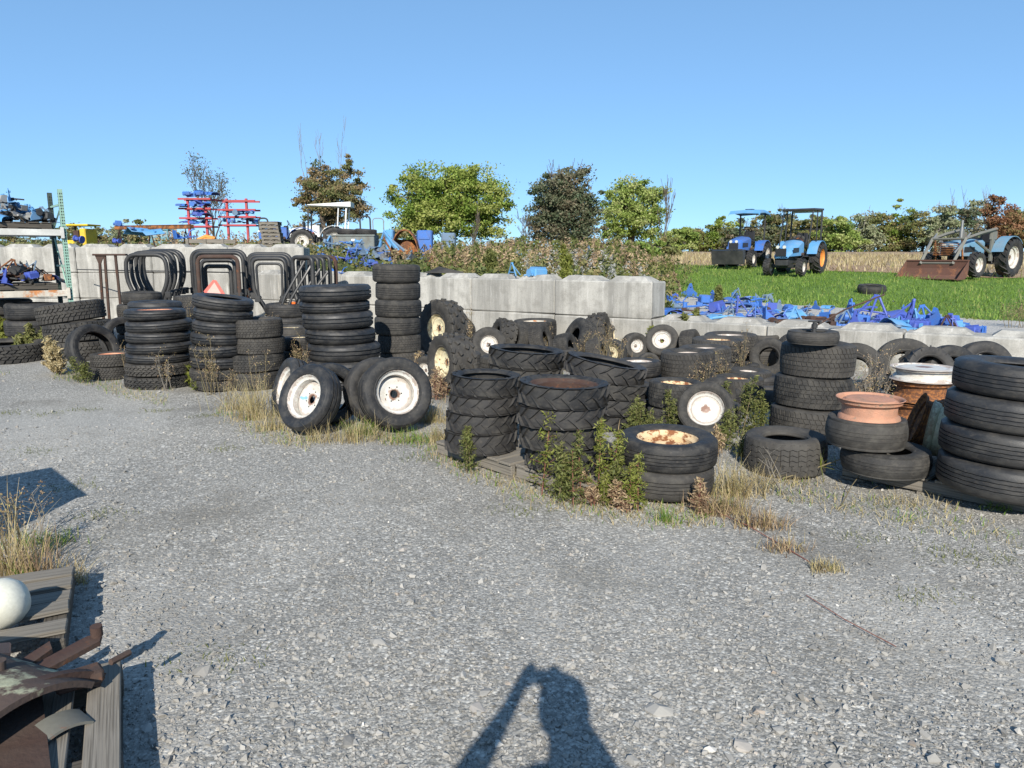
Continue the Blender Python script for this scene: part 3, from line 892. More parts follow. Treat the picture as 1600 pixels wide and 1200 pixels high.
BUSH = [(150, 352, 34, 'leaf_mid', 'wide olive bush behind the yellow machine'), (175, 346, 26, 'leaf_grey', 'greyish bush with thin twigs behind the long rusty beam'),
 (225, 355, 14, 'leaf_mid', 'small dark bush above the long rusty beam'), (105, 350, 22, 'leaf_mid', 'green bush behind the mint green rack upright'),
 (395, 378, 22, 'leaf_lg', 'bright green low bush right of the grey crate'), (600, 358, 26, 'leaf_mid', 'green bush behind the blue loader parts'),
 (940, 370, 26, 'leaf_mid', 'low green bush at the foot of the dark tree'), (1040, 372, 22, 'leaf_mid', 'low green bush at the foot of the pale sapling'),
 (800, 374, 26, 'leaf_grey', 'greyish scrub between the broad tree and the dark tree'), (20, 362, 30, 'leaf_mid', 'olive bush behind the left end of the rack'),
 (60, 365, 24, 'leaf_grey', 'grey scrub behind the upper shelf of the rack'), (1005, 376, 30, 'leaf_lg', 'pale green low bush at the right edge of the mound'),
 (260, 362, 30, 'leaf_grey', 'grey green scrub left of the red racks'), (440, 362, 30, 'leaf_grey', 'grey scrub behind the stack of pallets')]
for i, (px, top, hw, lm, lab) in enumerate(BUSH):
    Yt = (46, 34)[px in (395, 1005)]
    it = [(px, (top + 396) / 2, hw, (398 - top) / 2), (px - hw * .5, (top + 400) / 2 + 4, hw * .6, (396 - top) / 2), (px + hw * .5, (top + 400) / 2 + 3, hw * .6, (396 - top) / 2)]
    px_tree('bush', px, Yt, it, M[lm], 1800, .12, lab, 90 + i, trunkr=.04, stems=3, cat='bush')

# ================================================================== tyres and rims
SPEC = {
 # pitches, column fractions, is column high?, rows (z0,z1,shift,slant,blocky), groove depth, zig amplitude
 'rib':   dict(n=16, fr=[0, .5], hi=[1, 1], rows=[(.17, .35, 0, 0, 0), (.42, .58, 0, 0, 0), (.65, .83, 0, 0, 0)], d=.05, zig=0, crown=.015),
 'truck': dict(n=28, fr=[0, .25, .5, .75], hi=[1, 1, 1, 1], rows=[(.13, .305, 0, 0, 0), (.33, .425, 0, 0, 0), (.45, .55, 0, 0, 0), (.575, .67, 0, 0, 0), (.695, .87, 0, 0, 0)], d=.03, zig=.004, crown=.02),
 'turf':  dict(n=44, fr=[0, .74, .8, .95], hi=[1, 1, 0, 0], rows=[(.08, .23, 0, .3, 1), (.25, .36, .3, .3, 1), (.38, .49, .0, -.3, 1), (.51, .62, .4, .3, 1), (.64, .75, .1, -.3, 1), (.77, .92, .5, -.3, 1)], d=.022, zig=0, crown=.035),
 'block': dict(n=40, fr=[0, .68, .75, .94], hi=[1, 1, 0, 0], rows=[(.07, .24, 0, .25, 1), (.27, .40, .5, .4, 1), (.43, .57, .1, -.4, 1), (.60, .73, .5, .4, 1), (.76, .93, 0, -.25, 1)], d=.035, zig=0, crown=.02),
 'zigzag': dict(n=30, fr=[0, .25, .5, .75, .9, .94], hi=[1, 1, 1, 1, 1, 1], rows=[(.10, .215, 0, 0, 1), (.235, .355, .3, 0, 0), (.375, .49, 0, 0, 0), (.51, .625, 0, 0, 0), (.645, .765, 0, 0, 0), (.785, .90, 0, 0, 1)], d=.03, zig=.022, crown=.04),
 'smooth': dict(n=20, fr=[0, .5], hi=[1, 1], rows=[(.14, .36, 0, 0, 0), (.375, .49, 0, 0, 0), (.51, .625, 0, 0, 0), (.64, .86, 0, 0, 0)], d=.012, zig=0, crown=.07),
 'lug':   dict(n=28, fr=[0, .5], hi=[1, 1], rows=[(.10, .90, 0, 0, 0)], d=0, zig=0, crown=.03, base=.93),
 'knob':  dict(n=28, fr=[0, .5], hi=[1, 1], rows=[(.10, .90, 0, 0, 0)], d=0, zig=0, crown=.03, base=.92),
}
TCACHE = {}
def tyre_mesh(kind, q, mat, seed=0):
    key = (kind, round(q, 2), mat, seed)
    if key in TCACHE: return TCACHE[key]
    S = SPEC[kind]; n, fr, hi, rows, d, zig, crown = S['n'], S['fr'], S['hi'], S['rows'], S['d'], S['zig'], S['crown']
    R1 = S.get('base', 1.0)
    def cr(z): return R1 - crown * (2 * z - 1) ** 2
    w = 1 - q; sh0 = rows[0][0]
    # profile entries: (r or None, z, row, edge, level)  level: 1 = tread surface, 0 = groove floor
    side = [(q, .17), (q + .015, .11), (q + w * .12, .07), (q + w * .17, .075), (q + w * .35, .02), (q + w * .60, .0), (q + w * .80, .025), (R1 - .05, .06)]
    prof = [(r, z, None, 0, 1) for r, z in side]
    z0 = rows[0][0]
    prof.append((cr(z0) - .018, z0 - .03 if z0 > .1 else z0 - .015, None, 0, 1))
    for i, (a, b_, sft, sl, blk) in enumerate(rows):
        if i > 0: prof.append((None, a, i, 0, 0))
        prof.append((None, a, i, 0, 1)); 
        if kind in ('turf', 'block', 'knob', 'lug'): prof.append((None, (a + b_) / 2, i, .5, 1))
        prof.append((None, b_, i, 1, 1))
        if i < len(rows) - 1: prof.append((None, b_, i, 1, 0))
    z1 = rows[-1][1]
    prof.append((cr(z1) - .018, z1 + .03 if z1 < .9 else z1 + .015, None, 0, 1))
    prof += [(r, 1 - z, None, 0, 1) for r, z in side[::-1]]
    prof += [(q + .01, .80, None, 0, 1), (q + w * .35, .93, None, 0, 1), (q + w * .7, .93, None, 0, 1), (R1 - .10, .82, None, 0, 1), (R1 - .085, .5, None, 0, 1),
             (R1 - .10, .18, None, 0, 1), (q + w * .7, .07, None, 0, 1), (q + w * .35, .07, None, 0, 1), (q + .01, .20, None, 0, 1)]
    k = len(prof); cols = []
    pitch = 2 * pi / n
    rr = random.Random(seed + 5)
    wob = [rr.uniform(0, 6.28) for _ in range(4)]
    vv = []
    for c in range(n):
        for j, f in enumerate(fr):
            th0 = (c + f) * pitch
            zg = zig * (sin(2 * pi * f)) if zig else 0
            for (r, z, row, edge, lev) in prof:
                th = th0; z_ = z
                if row is not None:
                    a, b_, sft, sl, blk = rows[row]
                    th = th0 + pitch * (sft + sl * (edge - .5))
                    lv = lev
                    if blk and not hi[j]: lv = 0
                    rad = cr(z) - (0 if lv else d)
                    if zig:
                        z_ = z + zg
                        if not blk and kind == 'zigzag' and j == 5: rad -= d * .6
                    r_u = rad
                else:
                    r_u = r
                r_u *= 1 + .004 * sin(2 * th0 + wob[0]) + .003 * sin(3 * th0 + wob[1])
                z_ += .008 * sin(2 * th0 + wob[2]) 
                vv.append((r_u * cos(th), r_u * sin(th), z_))
    nc = n * len(fr); ff = []
    for j in range(nc):
        j2 = (j + 1) % nc
        for i in range(k):
            i2 = (i + 1) % k
            ff.append((j * k + i, j2 * k + i, j2 * k + i2, j * k + i2))
    b = MB(); b.add(vv, ff)
    if kind == 'lug':
        nl = 17
        for side_ in (0, 1):
            for i in range(nl):
                th0 = (i + .5 * side_) * 2 * pi / nl
                st = 6; pv = []
                for s_ in range(st):
                    t = s_ / (st - 1)
                    tt = .50 + (.03 if 1 else 0) - .60 * t          # from past the centre to beyond the shoulder
                    zc = max(tt, .0 if s_ == st - 1 else .06)
                    th = th0 + .30 * t ** .8 - .05
                    rb = cr(max(zc, .03)) - .03
                    if s_ == st - 1: rb = R1 - .10
                    if s_ == st - 2: rb = R1 - .035
                    hgt = (.062, .078, .082, .085, .088, .02)[s_]
                    hw = (.020, .024, .026, .028, .034, .040)[s_]
                    zz = zc if not side_ else 1 - zc
                    dz = .020
                    for (dw, up) in ((-1.35, 0), (-1, 1), (1, 1), (1.35, 0)):
                        rd = rb + up * hgt
                        a = th + dw * hw; z3 = zz + (dz * dw * (1 if side_ else -1))
                        pv.append((rd * cos(a), rd * sin(a), z3))
                F_ = []
                for s_ in range(st - 1):
                    o0, o1 = s_ * 4, s_ * 4 + 4
                    for e in range(3):
                        q4 = (o0 + e, o0 + e + 1, o1 + e + 1, o1 + e)
                        F_.append(q4 if side_ else q4[::-1])
                F_.append((0, 1, 2, 3)); F_.append((st * 4 - 4, st * 4 - 3, st * 4 - 2, st * 4 - 1))
                b.add(pv, F_)
    if kind == 'knob':
        r3 = random.Random(3)
        for ring, (zc, nl, dep, wid) in enumerate([(.10, 16, .16, .10), (.34, 14, .12, .10), (.66, 14, .12, .10), (.90, 16, .16, .10)]):
            for i in range(nl):
                th = (i + (.5 if ring % 2 else 0)) * 2 * pi / nl + r3.uniform(-.02, .02)
                Rm = Matrix.Rotation(th, 4, 'Z') @ Matrix.Translation((cr(zc) - (.03 if ring in (0, 3) else 0), 0, zc)) @ Matrix.Rotation((.5 if ring in (0, 2) else -.5), 4, 'X')
                b.box((.02, 0, 0), (.13, .17 if ring in (1, 2) else .20, .13), M=Rm, b=.015)
    me = b.mesh('tyre', M[mat], smooth=32)
    bm = bmesh.new(); bm.from_mesh(me); bmesh.ops.recalc_face_normals(bm, faces=bm.faces); bm.to_mesh(me); bm.free()
    me.set_sharp_from_angle(angle=radians(32))
    TCACHE[key] = me
    return me

RCACHE = {}
def rim_mesh(mat, disc=.62, dish='disc'):
    """unit radius at the bead seat, z from 0 to 1"""
    key = (mat, disc, dish)
    if key in RCACHE: return RCACHE[key]
    b = MB()
    b.lathe([(1.055, .03), (1.075, .0), (1.06, -.015), (1.02, .0), (.985, .06), (.975, .16), (.945, .20), (.935, .34), (.85, .38), (.845, .5), (.845, .76), (.93, .80), (.955, .84), (.975, .88), (.985, .94), (1.02, 1.0),
             (1.06, 1.015), (1.075, 1.0), (1.055, .97), (1.03, .975), (1.0, .93), (.995, .84), (.94, .79), (.865, .75), (.86, .5), (.865, .39), (.95, .33), (.995, .16), (1.0, .07), (1.03, .025)], 48, closed=True)
    if dish == 'disc':
        b.lathe([(.86, disc - .02), (.80, disc + .03), (.70, disc + .07), (.62, disc + .05), (.50, disc - .03), (.36, disc - .035), (.24, disc - .03), (.205, disc + .0), (.18, disc - .05),
                 (.18, disc - .08), (.24, disc - .08), (.50, disc - .08), (.62, disc + 0), (.70, disc + .02), (.80, disc - .02), (.86, disc - .07)], 48, closed=True)
        b.mi = 1
        for i in range(6):
            a = i * pi / 3 + .3
            b.cyl((.36 * cos(a), .36 * sin(a), disc - .06), (.36 * cos(a), .36 * sin(a), disc - .022), .035, 8)
    elif dish == 'full':
        b.lathe([(.86, disc - .02), (.80, disc + .0), (.76, disc + .05), (.6, disc + .06), (.3, disc + .08), (.001, disc + .11), (.001, disc + .08), (.3, disc + .07), (.6, disc + .03), (.86, disc - .07)], 48, closed=True)
    me = b.mesh('rim', [M[mat], M['dark']], smooth=40)
    bm = bmesh.new(); bm.from_mesh(me); bmesh.ops.recalc_face_normals(bm, faces=bm.faces); bm.to_mesh(me); bm.free()
    me.set_sharp_from_angle(angle=radians(40))
    RCACHE[key] = me
    return me

RUB = {'rib': 'rub_new', 'truck': 'rub', 'turf': 'rub_dusty', 'block': 'rub_dusty', 'zigzag': 'rub_dusty', 'smooth': 'rub_dusty', 'lug': 'rub', 'knob': 'rub_dusty'}
TR = random.Random(99)
def place_tyre(kind, loc, R, W, rot, label, group=None, q=.6, rim=None, disc=.62, dish='disc', mat=None, spin=None):
    """loc: centre of the lower side plane; rot: Quaternion turning local Z to the axis"""
    m = tyre_mesh(kind, q, mat or RUB[kind])
    sp = Quaternion((0, 0, 1), TR.uniform(0, 6.28) if spin is None else spin)
    rq = rot @ sp
    if rim is None:
        o = obj('tyre', m, None, label, 'tyre', group, None, loc, rq, (R, R, W))
        return o
    t = empty('wheel', loc, 0, label, 'wheel', group, rot=rq)
    obj('tyre', m, t, scale=(R, R, W))
    obj('rim', rim_mesh(rim, disc, dish), t, loc=(0, 0, W * .12), scale=(R * q, R * q, W * .76))
    return t

ORD = ['topmost', 'second from top', 'third from top', 'fourth from top', 'fifth from top', 'sixth from top', 'seventh from top', 'eighth from top', 'ninth from top', 'tenth from top']
def ordw(i, n):
    if n == 1: return ''
    if i == n - 1: return 'lowest'
    return ORD[i]
WORDS = {'rib': 'ribbed', 'truck': 'grooved', 'turf': 'turf tread', 'block': 'chunky block tread', 'zigzag': 'zigzag tread', 'smooth': 'worn smooth', 'lug': 'lugged tractor', 'knob': 'knobbly'}
def stack(px, ybot, wpx, ytop, tyres, desc, group, z0=0.0, tilt=(0, 0), lean=0.0, jit=.018):
    """tyres from top to bottom: dict(k kind, h rel height, w rel width, dx px offset, rim, tilt, label)"""
    G = at(px, ybot, z0)
    hd = Vector((G.x, G.y, 0)); dist = hd.length; hd.normalize()
    R = .3
    for _ in range(6):
        c = Vector((G.x, G.y, z0)) + hd * R
        R = wpx / 2 * depth(c + Vector((0, 0, .3))) / FPX
    # height of the top front edge
    d = ray(px, ytop); hd_len = math.hypot(d.x, d.y); t = dist / hd_len
    H = CAMH + d.z * t - z0
    tot = sum(t_.get('h', 1) for t_ in tyres)
    pxm = depth(c) / FPX
    z = z0; n = len(tyres); out = []
    for i in range(n - 1, -1, -1):
        ty = tyres[i]
        W = H * ty.get('h', 1) / tot
        rr_ = R * ty.get('w', 1) * TR.uniform(.975, 1.02)
        dx = ty.get('dx', 0) * pxm
        loc = Vector((c.x + dx + TR.uniform(-jit, jit), c.y + TR.uniform(-jit, jit) + ty.get('dy', 0), z))
        if rr_ < R and i > 0: pass
        tx, tyy = ty.get('tilt', (TR.uniform(-.02, .02), TR.uniform(-.03, .03)))
        tx += tilt[0]; tyy += tilt[1]
        q = Quaternion((1, 0, 0), tx) @ Quaternion((0, 1, 0), tyy)
        od = ordw(i, n)
        if 'label' in ty: lab = ty['label']
        else:
            lab = (od + ' ' if od else '') + WORDS[ty['k']] + ' tyre ' + desc
        place_tyre(ty['k'], loc, rr_, W * 1.0, q, lab, group if n > 1 else None, ty.get('q', .6), ty.get('rim'), ty.get('disc', .62), ty.get('dish', 'disc'), ty.get('mat'))
        z += W * .985
        out.append(z)
    return c, R, H
def standing(px, ycon, dpx, W, axis, kind, label, q=.58, rim=None, disc=.55, dish='disc', z0=0.0, mat=None, group=None, dz=0.0, spin=None):
    """a tyre on its tread, the axis vector points out of the face seen; ycon = pixel row of the contact"""
    G = at(px, ycon, z0)
    a = Vector(axis).normalized()
    R = dpx / 2 * depth(G + Vector((0, 0, .3))) / FPX
    el = abs(a.z)
    zc = z0 + R * sqrt(1 - el * el) + W / 2 * el + dz
    c = Vector((G.x, G.y, zc))
    q_ = a.to_track_quat('Z', 'Y')
    return place_tyre(kind, c - a * W / 2, R, W, q_, label, group, q, rim, disc, dish, mat, spin)
T = lambda k, h=1, **kw: dict(k=k, h=h, **kw)

# ---- pallets
PL = {}
def pallet(loc, rotz, L, Wd, label, group=None, nb=6, mat='wood', h=.125, rot=None):
    t = empty('pallet', loc, rotz, label, 'pallet', group, rot=rot)
    bw = L / nb * .82
    key = (round(L, 2), round(Wd, 2), nb, mat)
    if key not in PL:
        b = MB(); b.box((0, 0, 0), (Wd, bw, .02), b=.003); m1 = b.mesh('board', M[mat])
        b = MB(); b.box((0, 0, 0), (L - .01, .045, h - .042), b=.004); m2 = b.mesh('stringer', M[mat])
        PL[key] = (m1, m2)
    m1, m2 = PL[key]
    for i in range(nb):
        x = -L / 2 + bw / 2 + i * (L - bw) / (nb - 1)
        o = obj('board', m1, t, loc=(x, random.uniform(-.012, .012), h - .010), rot=(0, 0, pi / 2 + random.uniform(-.012, .012)))
    for i in range(3):
        x = -L / 2 + bw / 2 + i * (L - bw) / 2
        obj('board', m1, t, loc=(x, 0, .011), rot=(0, 0, pi / 2))
    for y_ in (-Wd / 2 + .04, 0, Wd / 2 - .04):
        obj('stringer', m2, t, loc=(0, y_, h / 2 + .001))
    return t
# front pallet under the lugged tyres: its near edge runs from (680,703) to (842,757)
a = at(680, 712); b2 = at(846, 766); e = (b2 - a); an = atan2(e.y, e.x); Lp = 1.72
nrm = Vector((-sin(an), cos(an), 0)); ee = e.normalized()
pallet(a + ee * .46 + nrm * .50, an, .92, 1.0, 'weathered pallet under the left stack of lugged tractor tyres, near edge showing')
pallet(a + ee * 1.30 + nrm * .52, an + .02, .72, 1.0, 'dark pallet under the right stack of lugged tractor tyres behind the green weeds')
a = at(1308, 748); b2 = at(1590, 808); e = b2 - a; an = atan2(e.y, e.x); nrm = Vector((-sin(an), cos(an), 0)); ee = e.normalized()
pallet(a + ee * .62 + nrm * .60, an, 1.22, 1.15, 'grey pallet under the orange rim and the left part of the big ribbed stack', mat='wood')
pallet(a + ee * 1.88 + nrm * .62, an - .02, 1.22, 1.15, 'grey pallet under the right part of the big ribbed stack at the picture edge', mat='wood')
pallet(at(300, 600) + Vector((0, .35, 0)), .12, 1.1, .9, 'broken dark pallet between two tyre stacks behind the small green plant', mat='wood_dark')

# ---- foreground stacks
stack(1037, 787, 156, 697, [T('truck', .50, q=.60, rim='rim_rusty', disc=.50, label='top tyre with a rusty cream rim of the nearest two tyre stack'),
                            T('truck', .50, q=.60, mat='rub_dusty', w=1.0, dx=-1, label='dirt stained lower tyre of the nearest two tyre stack')], '', 'nearest two tyre stack')
PZ = .128
stack(754, 716, 118, 592, [T('lug', 1, w=.93, dx=5, q=.70, tilt=(0, .03)), T('lug', .95, w=.97, dx=4, q=.66, tilt=(0, .03)), T('lug', 1.05, w=1.0, dx=-2, q=.66), T('lug', 1.1, w=1.0, dx=0, q=.66)],
      'in the left stack on the front pallet', 'left stack on the front pallet', PZ)
stack(880, 748, 146, 606, [T('lug', 1, w=1, dx=-2, q=.72, rim='rust_dark', disc=.22, tilt=(0, .035)), T('lug', .95, w=.98, dx=0, q=.66), T('lug', 1.05, w=.9, dx=-8, q=.66, mat='rub_dusty'), T('lug', 1.05, w=.98, dx=10, q=.66)],
      'in the right stack on the front pallet', 'right stack on the front pallet', PZ)
stack(820, 660, 122, 551, [T('lug', 1, q=.68, tilt=(0, .07), dx=0), T('lug', 1, dx=2, q=.66, tilt=(0, .07), mat='rub_dusty'), T('lug', 1, q=.66), T('lug', 1, q=.66)],
      'in the stack behind the left lugged stack', 'left stack of the second lugged row', 0.0)
stack(945, 676, 130, 570, [T('lug', 1.1, tilt=(0, .19), q=.68, dx=-5), T('lug', 1, tilt=(0, .16), q=.66, mat='rub_dusty', dx=2), T('lug', 1, q=.66, dx=10, tilt=(0, .06)), T('lug', .9, q=.66)],
      'in the slanting stack behind the right lugged stack', 'right slanting stack of the second lugged row', 0.0)
stack(1222, 750, 122, 690, [T('zigzag', 1, q=.52, tilt=(0, -.02), label='single tyre with wavy zigzag grooves lying on the gravel')], '', None)
stack(1260, 697, 117, 539, [T('turf', .98, w=.93, dx=6, q=.5), T('turf', .95, w=.97, dx=3, q=.5), T('turf', 1, w=1, dx=-4, q=.5)],
      'in the barrel shaped stack right of centre', 'barrel shaped stack of wide turf tyres')
stack(1380, 751, 130, 712, [T('smooth', 1, q=.55, label='worn smooth tyre lying lowest under the orange rim')], '', None, PZ)
# ---- right ribbed stack
stack(1563, 790, 196, 574, [T('truck', 1, w=.95, dx=14, q=.55, tilt=(.0, .045), mat='rub_new'), T('truck', 1, w=.98, dx=8, q=.55, tilt=(0, .04), mat='rub_new'), T('truck', 1, dx=3, q=.55, tilt=(0, .035), mat='rub_new'), T('truck', 1.05, dx=0, q=.55, mat='rub_new', tilt=(0, .03))],
      'in the big ribbed stack at the right edge', 'big ribbed stack at the right edge', PZ)

# ---- left group
stack(14, 570, 128, 540, [T('block', 1, q=.62, label='lone chunky truck tyre lying flat at the far left')], '', None)
stack(128, 566, 95, 474, [T('block', 1, tilt=(0, -.13), dx=-9, w=1.02, q=.62), T('block', 1, tilt=(0, -.07), dx=1, q=.62), T('block', 1, dx=2, q=.62)],
      'in the tilted truck tyre pile on the left', 'tilted truck tyre pile on the left')
stack(177, 594, 62, 554, [T('block', 1, rim='rim_orange', disc=.7, q=.62, label='small wheel with an orange rim on top of the low left pile'), T('block', 1, q=.6, label='small tyre under the orange rimmed wheel on the left')], '', 'low left pile with an orange rim')
stack(254, 609, 103, 484, [T('rib', .9, w=.86, dx=-1, rim='rim_orange', disc=.8), T('rib', .95, w=.93, dx=3), T('rib', .95, w=.93, dx=3), T('rib', .9, w=.95, dx=2), T('rib', .85, w=.95), T('block', 1, w=.97, dx=1), T('block', 1.05, dx=-1)],
      'in the stack with lugged tyres at its foot', 'stack of ribbed tyres over two block tread tyres')
stack(251, 578, 76, 471, [T('rib', 1), T('rib', 1), T('rib', 1), T('rib', 1), T('rib', 1)], 'in the half hidden stack behind the left ribbed stack', 'half hidden ribbed stack on the left')
stack(348, 612, 88, 463, [T('rib', 1, tilt=(0, .14), dx=10), T('rib', 1, tilt=(0, .10), dx=9), T('rib', 1, dx=6, tilt=(0, .07)), T('rib', 1, dx=4, tilt=(0, .04)), T('rib', 1, dx=2), T('rib', 1, w=1.02), T('turf', .9, dx=-4), T('turf', .9, dx=-3, w=.92)],
      'in the slumping stack below the roll bars', 'slumping ribbed stack below the roll bars')
stack(406, 611, 83, 499, [T('turf', 1, w=.94, dx=1, q=.6), T('turf', .9, w=.96, q=.6), T('turf', .95, w=1.0, q=.6, dx=-1), T('turf', .95, w=.98, dx=0, q=.6)],
      'in the four tyre stack left of the tallest one', 'four tyre stack of turf tyres on the left')
stack(536, 612, 112, 445, [T('rib', 1, dx=-6, w=.98), T('rib', .7, dx=-6, w=.97), T('rib', 1.05, dx=-4, w=.97), T('rib', .95, dx=0, w=.96), T('rib', 1.1, dx=3, w=.99), T('rib', 1, dx=4), T('rib', .8, dx=3)],
      'in the tallest stack behind the leaning white wheels', 'tallest ribbed stack behind the leaning wheels')
stack(626, 580, 70, 411, [T('truck', 1.05, dx=-4, w=1.03, mat='rub_dusty'), T('truck', 1, dx=-1, w=.99, mat='rub_dusty'), T('truck', 1, dx=1, w=1.05, mat='rub_dusty'), T('truck', 1.05, dx=-1, w=1, mat='rub_dusty'),
      T('turf', 1.05, dx=0, rim='rim_white', disc=.8, w=.95, label='wheel with a pale rim near the foot of the tall narrow tyre tower'), T('turf', 1, dx=4, w=1.02, label='criss cross tread tyre at the foot of the tall narrow tyre tower')],
      'in the tall narrow tower at the end of the wall', 'tall narrow tower of tyres')
stack(227, 545, 62, 456, [T('smooth', 1, rim='rim_cream', disc=.85, w=.95, label='small wheel with a pale rim on top of the pile behind the left stack'), T('turf', 1.25, w=1.25, dx=2), T('turf', 1.2, w=1.2), T('truck', 1.2, w=1.2)],
      'in the pile behind the left ribbed stack', 'pile with a pale rimmed wheel behind the left stack')
# the pair of leaning wheels in front
standing(487, 678, 108, .215, (-.50, -.76, .42), 'rib', 'white wheel with blue paint smears and rusty centre leaning in front of the tallest stack', q=.64, rim='rim_smear', disc=.36, group=None, spin=0.0)
standing(619, 673, 113, .23, (.44, -.84, .32), 'rib', 'white wheel with rust spots leaning right of the blue smeared one', q=.60, rim='rim_white', disc=.34, mat='rub')
standing(590, 662, 102, .21, (.46, -.84, .28), 'rib', 'tyre leaning right behind the rust spotted white wheel', q=.60, rim='rim_white', disc=.4, mat='rub')
standing(517, 664, 96, .20, (.50, -.80, .20), 'rib', 'ribbed tyre leaning back between the two white wheels', q=.62)
standing(456, 652, 92, .19, (-.80, -.50, .32), 'rib', 'white wheel seen edge on at the left of the leaning pair', q=.64, rim='rim_white', disc=.4)
# standing tyres beside the low left pile
standing(150, 588, 80, .20, (.82, -.45, .28), 'truck', 'tyre standing upright at the left of the orange rimmed wheel', q=.66, mat='rub')
standing(198, 568, 72, .18, (.78, -.5, .25), 'truck', 'tyre standing upright behind the orange rimmed wheel', q=.66, mat='rub')

# ---- knobbly wheels right of the tower
standing(706, 612, 92, .34, (-.82, -.56, .05), 'knob', 'big knobbly wheel with a cream rim standing in the middle left', q=.50, rim='rim_cream', disc=.75)
standing(668, 602, 46, .16, (-.5, -.8, .1), 'smooth', 'small wheel with a white hub behind the right leaning wheel', q=.5, rim='rim_white', disc=.7)
standing(692, 560, 92, .34, (-.70, -.68, .1), 'knob', 'big knobbly wheel standing behind the cream rimmed one', q=.45, rim='rim_cream', disc=.75)
standing(674, 556, 48, .17, (-.3, -.9, .15), 'smooth', 'small dusty wheel beside the foot of the narrow tower', q=.5, rim='rim_cream', disc=.75)
standing(716, 548, 54, .24, (-.4, -.75, .45), 'turf', 'turf wheel with a white rim leaning below the wall', q=.45, rim='rim_white', disc=.7)
standing(757, 522, 56, .24, (.9, -.3, .1), 'turf', 'dark turf tyre standing close to the wall left', q=.45)
standing(786, 556, 56, .3, (-.88, -.3, .3), 'knob', 'knobbly tyre lying on its edge behind the lugged row', q=.45)
standing(762, 570, 56, .24, (.3, -.9, .3), 'block', 'block tread tyre leaning behind the left lugged stack', q=.5, rim='rim_white', disc=.8)
stack(837, 555, 66, 502, [T('turf', 1.1, rim='beamrust', disc=.9, dish='full', w=1.02, label='wide turf wheel with a filled rim lying above the lugged rows'), T('turf', .9, label='turf tyre under the wheel with the filled rim')], '', 'two turf tyres above the lugged rows')
standing(797, 528, 52, .26, (.85, -.4, .15), 'turf', 'turf tyre standing against the wall left of the middle weed', q=.45)
standing(868, 530, 54, .26, (-.85, -.4, .2), 'turf', 'turf tyre standing against the wall right of the middle weed', q=.45)
standing(905, 566, 66, .28, (-.85, -.35, .40), 'turf', 'wide dark turf tyre leaning behind the slanting lugged stack', q=.45)
standing(937, 556, 66, .30, (.88, -.30, .2), 'knob', 'knobbly dark tyre standing before the wall in the centre right', q=.45)
standing(900, 536, 58, .26, (.9, -.2, .15), 'turf', 'dark turf tyre standing by the wall behind the stalks', q=.45)
standing(956, 576, 46, .2, (-.45, -.85, .15), 'smooth', 'wheel with a cream rim standing beside the brown stalks', q=.56, rim='rim_cream', disc=.6)
standing(972, 553, 50, .22, (-.35, -.80, .45), 'smooth', 'wheel with a pale cream rim standing behind the brown stalks', q=.56, rim='rim_cream', disc=.6)
standing(993, 548, 64, .30, (.15, -.95, .1), 'knob', 'big lug tyre standing below the right end of the wall', q=.45)
standing(991, 562, 42, .2, (.35, -.9, .1), 'smooth', 'wheel with a white hub between two pale rims', q=.5, rim='rim_white', disc=.7)
standing(1034, 562, 52, .24, (-.3, -.80, .45), 'turf', 'wheel with a white speckled rim by the end of the wall', q=.56, rim='rim_white', disc=.7)
standing(1012, 588, 36, .18, (.1, -.97, .2), 'smooth', 'small wheel with a white ring rim above the slanting stack', q=.55, rim='rim_cream', disc=.5)
stack(994, 640, 68, 566, [T('truck', 1, rim='rim_white', disc=.82, label='ribbed wheel with a bright white rim right of the slanting stack'), T('truck', 1), T('truck', 1)], 'in the stack right of the slanting lugged one', 'stack with a white rim right of the slanting one')
# ---- rusty rimmed stack and the leaning white dish
stack(1055, 688, 84, 601, [T('turf', 1, rim='rim_rusty', disc=.72, label='turf wheel with a rusty orange rim on top of the centre right stack', tilt=(0, .03)), T('turf', 1.1, w=.98, dx=-2, label='turf tyre under the rusty orange rim')], '', 'two turf tyres with a rusty rim')
standing(1100, 690, 88, .24, (-.22, -.84, .50), 'turf', 'wheel with a blotchy white dished rim leaning in the weeds', q=.62, rim='rim_white', disc=.72, dish='full')
# ---- row of wide wheels with white rims towards the wall
stack(1070, 640, 86, 552, [T('turf', 1.1, rim='rim_white', disc=.82, dish='full', w=.98, q=.5, label='wide wheel with a white rim nearest in the row of four'), T('turf', .9, q=.5, label='wide tyre under the nearest wheel of the row of four')], '', 'row of four wide wheels, first pair')
stack(1097, 616, 82, 545, [T('turf', 1.1, rim='rim_white', disc=.82, dish='full', w=1, q=.5, label='second wide wheel with a white rim in the row of four'), T('turf', .9, q=.5, label='wide tyre under the second wheel of the row of four')], '', 'row of four wide wheels, second pair')
stack(1118, 596, 80, 532, [T('turf', 1.1, rim='rim_rusty', disc=.82, dish='full', w=1, q=.5, label='third wide wheel with a rusty rim in the row of four'), T('turf', .9, q=.5, label='wide tyre under the third wheel of the row of four')], '', 'row of four wide wheels, third pair')
stack(1138, 586, 80, 524, [T('turf', 1.1, rim='rim_white', disc=.82, dish='full', w=1, q=.54, label='farthest wide wheel with a big white rim in the row of four'), T('turf', .9, q=.5, label='wide tyre under the farthest wheel of the row of four')], '', 'row of four wide wheels, last pair')
stack(1189, 574, 53, 524, [T('truck', 1, rim='rim_white', disc=.85, dish='full', q=.56, mat='rub_dusty', label='small upper wheel with a white rim left of the barrel stack'), T('truck', 1, mat='rub_dusty', label='small lower tyre left of the barrel stack')], '', 'small two tyre stack left of the barrel stack')
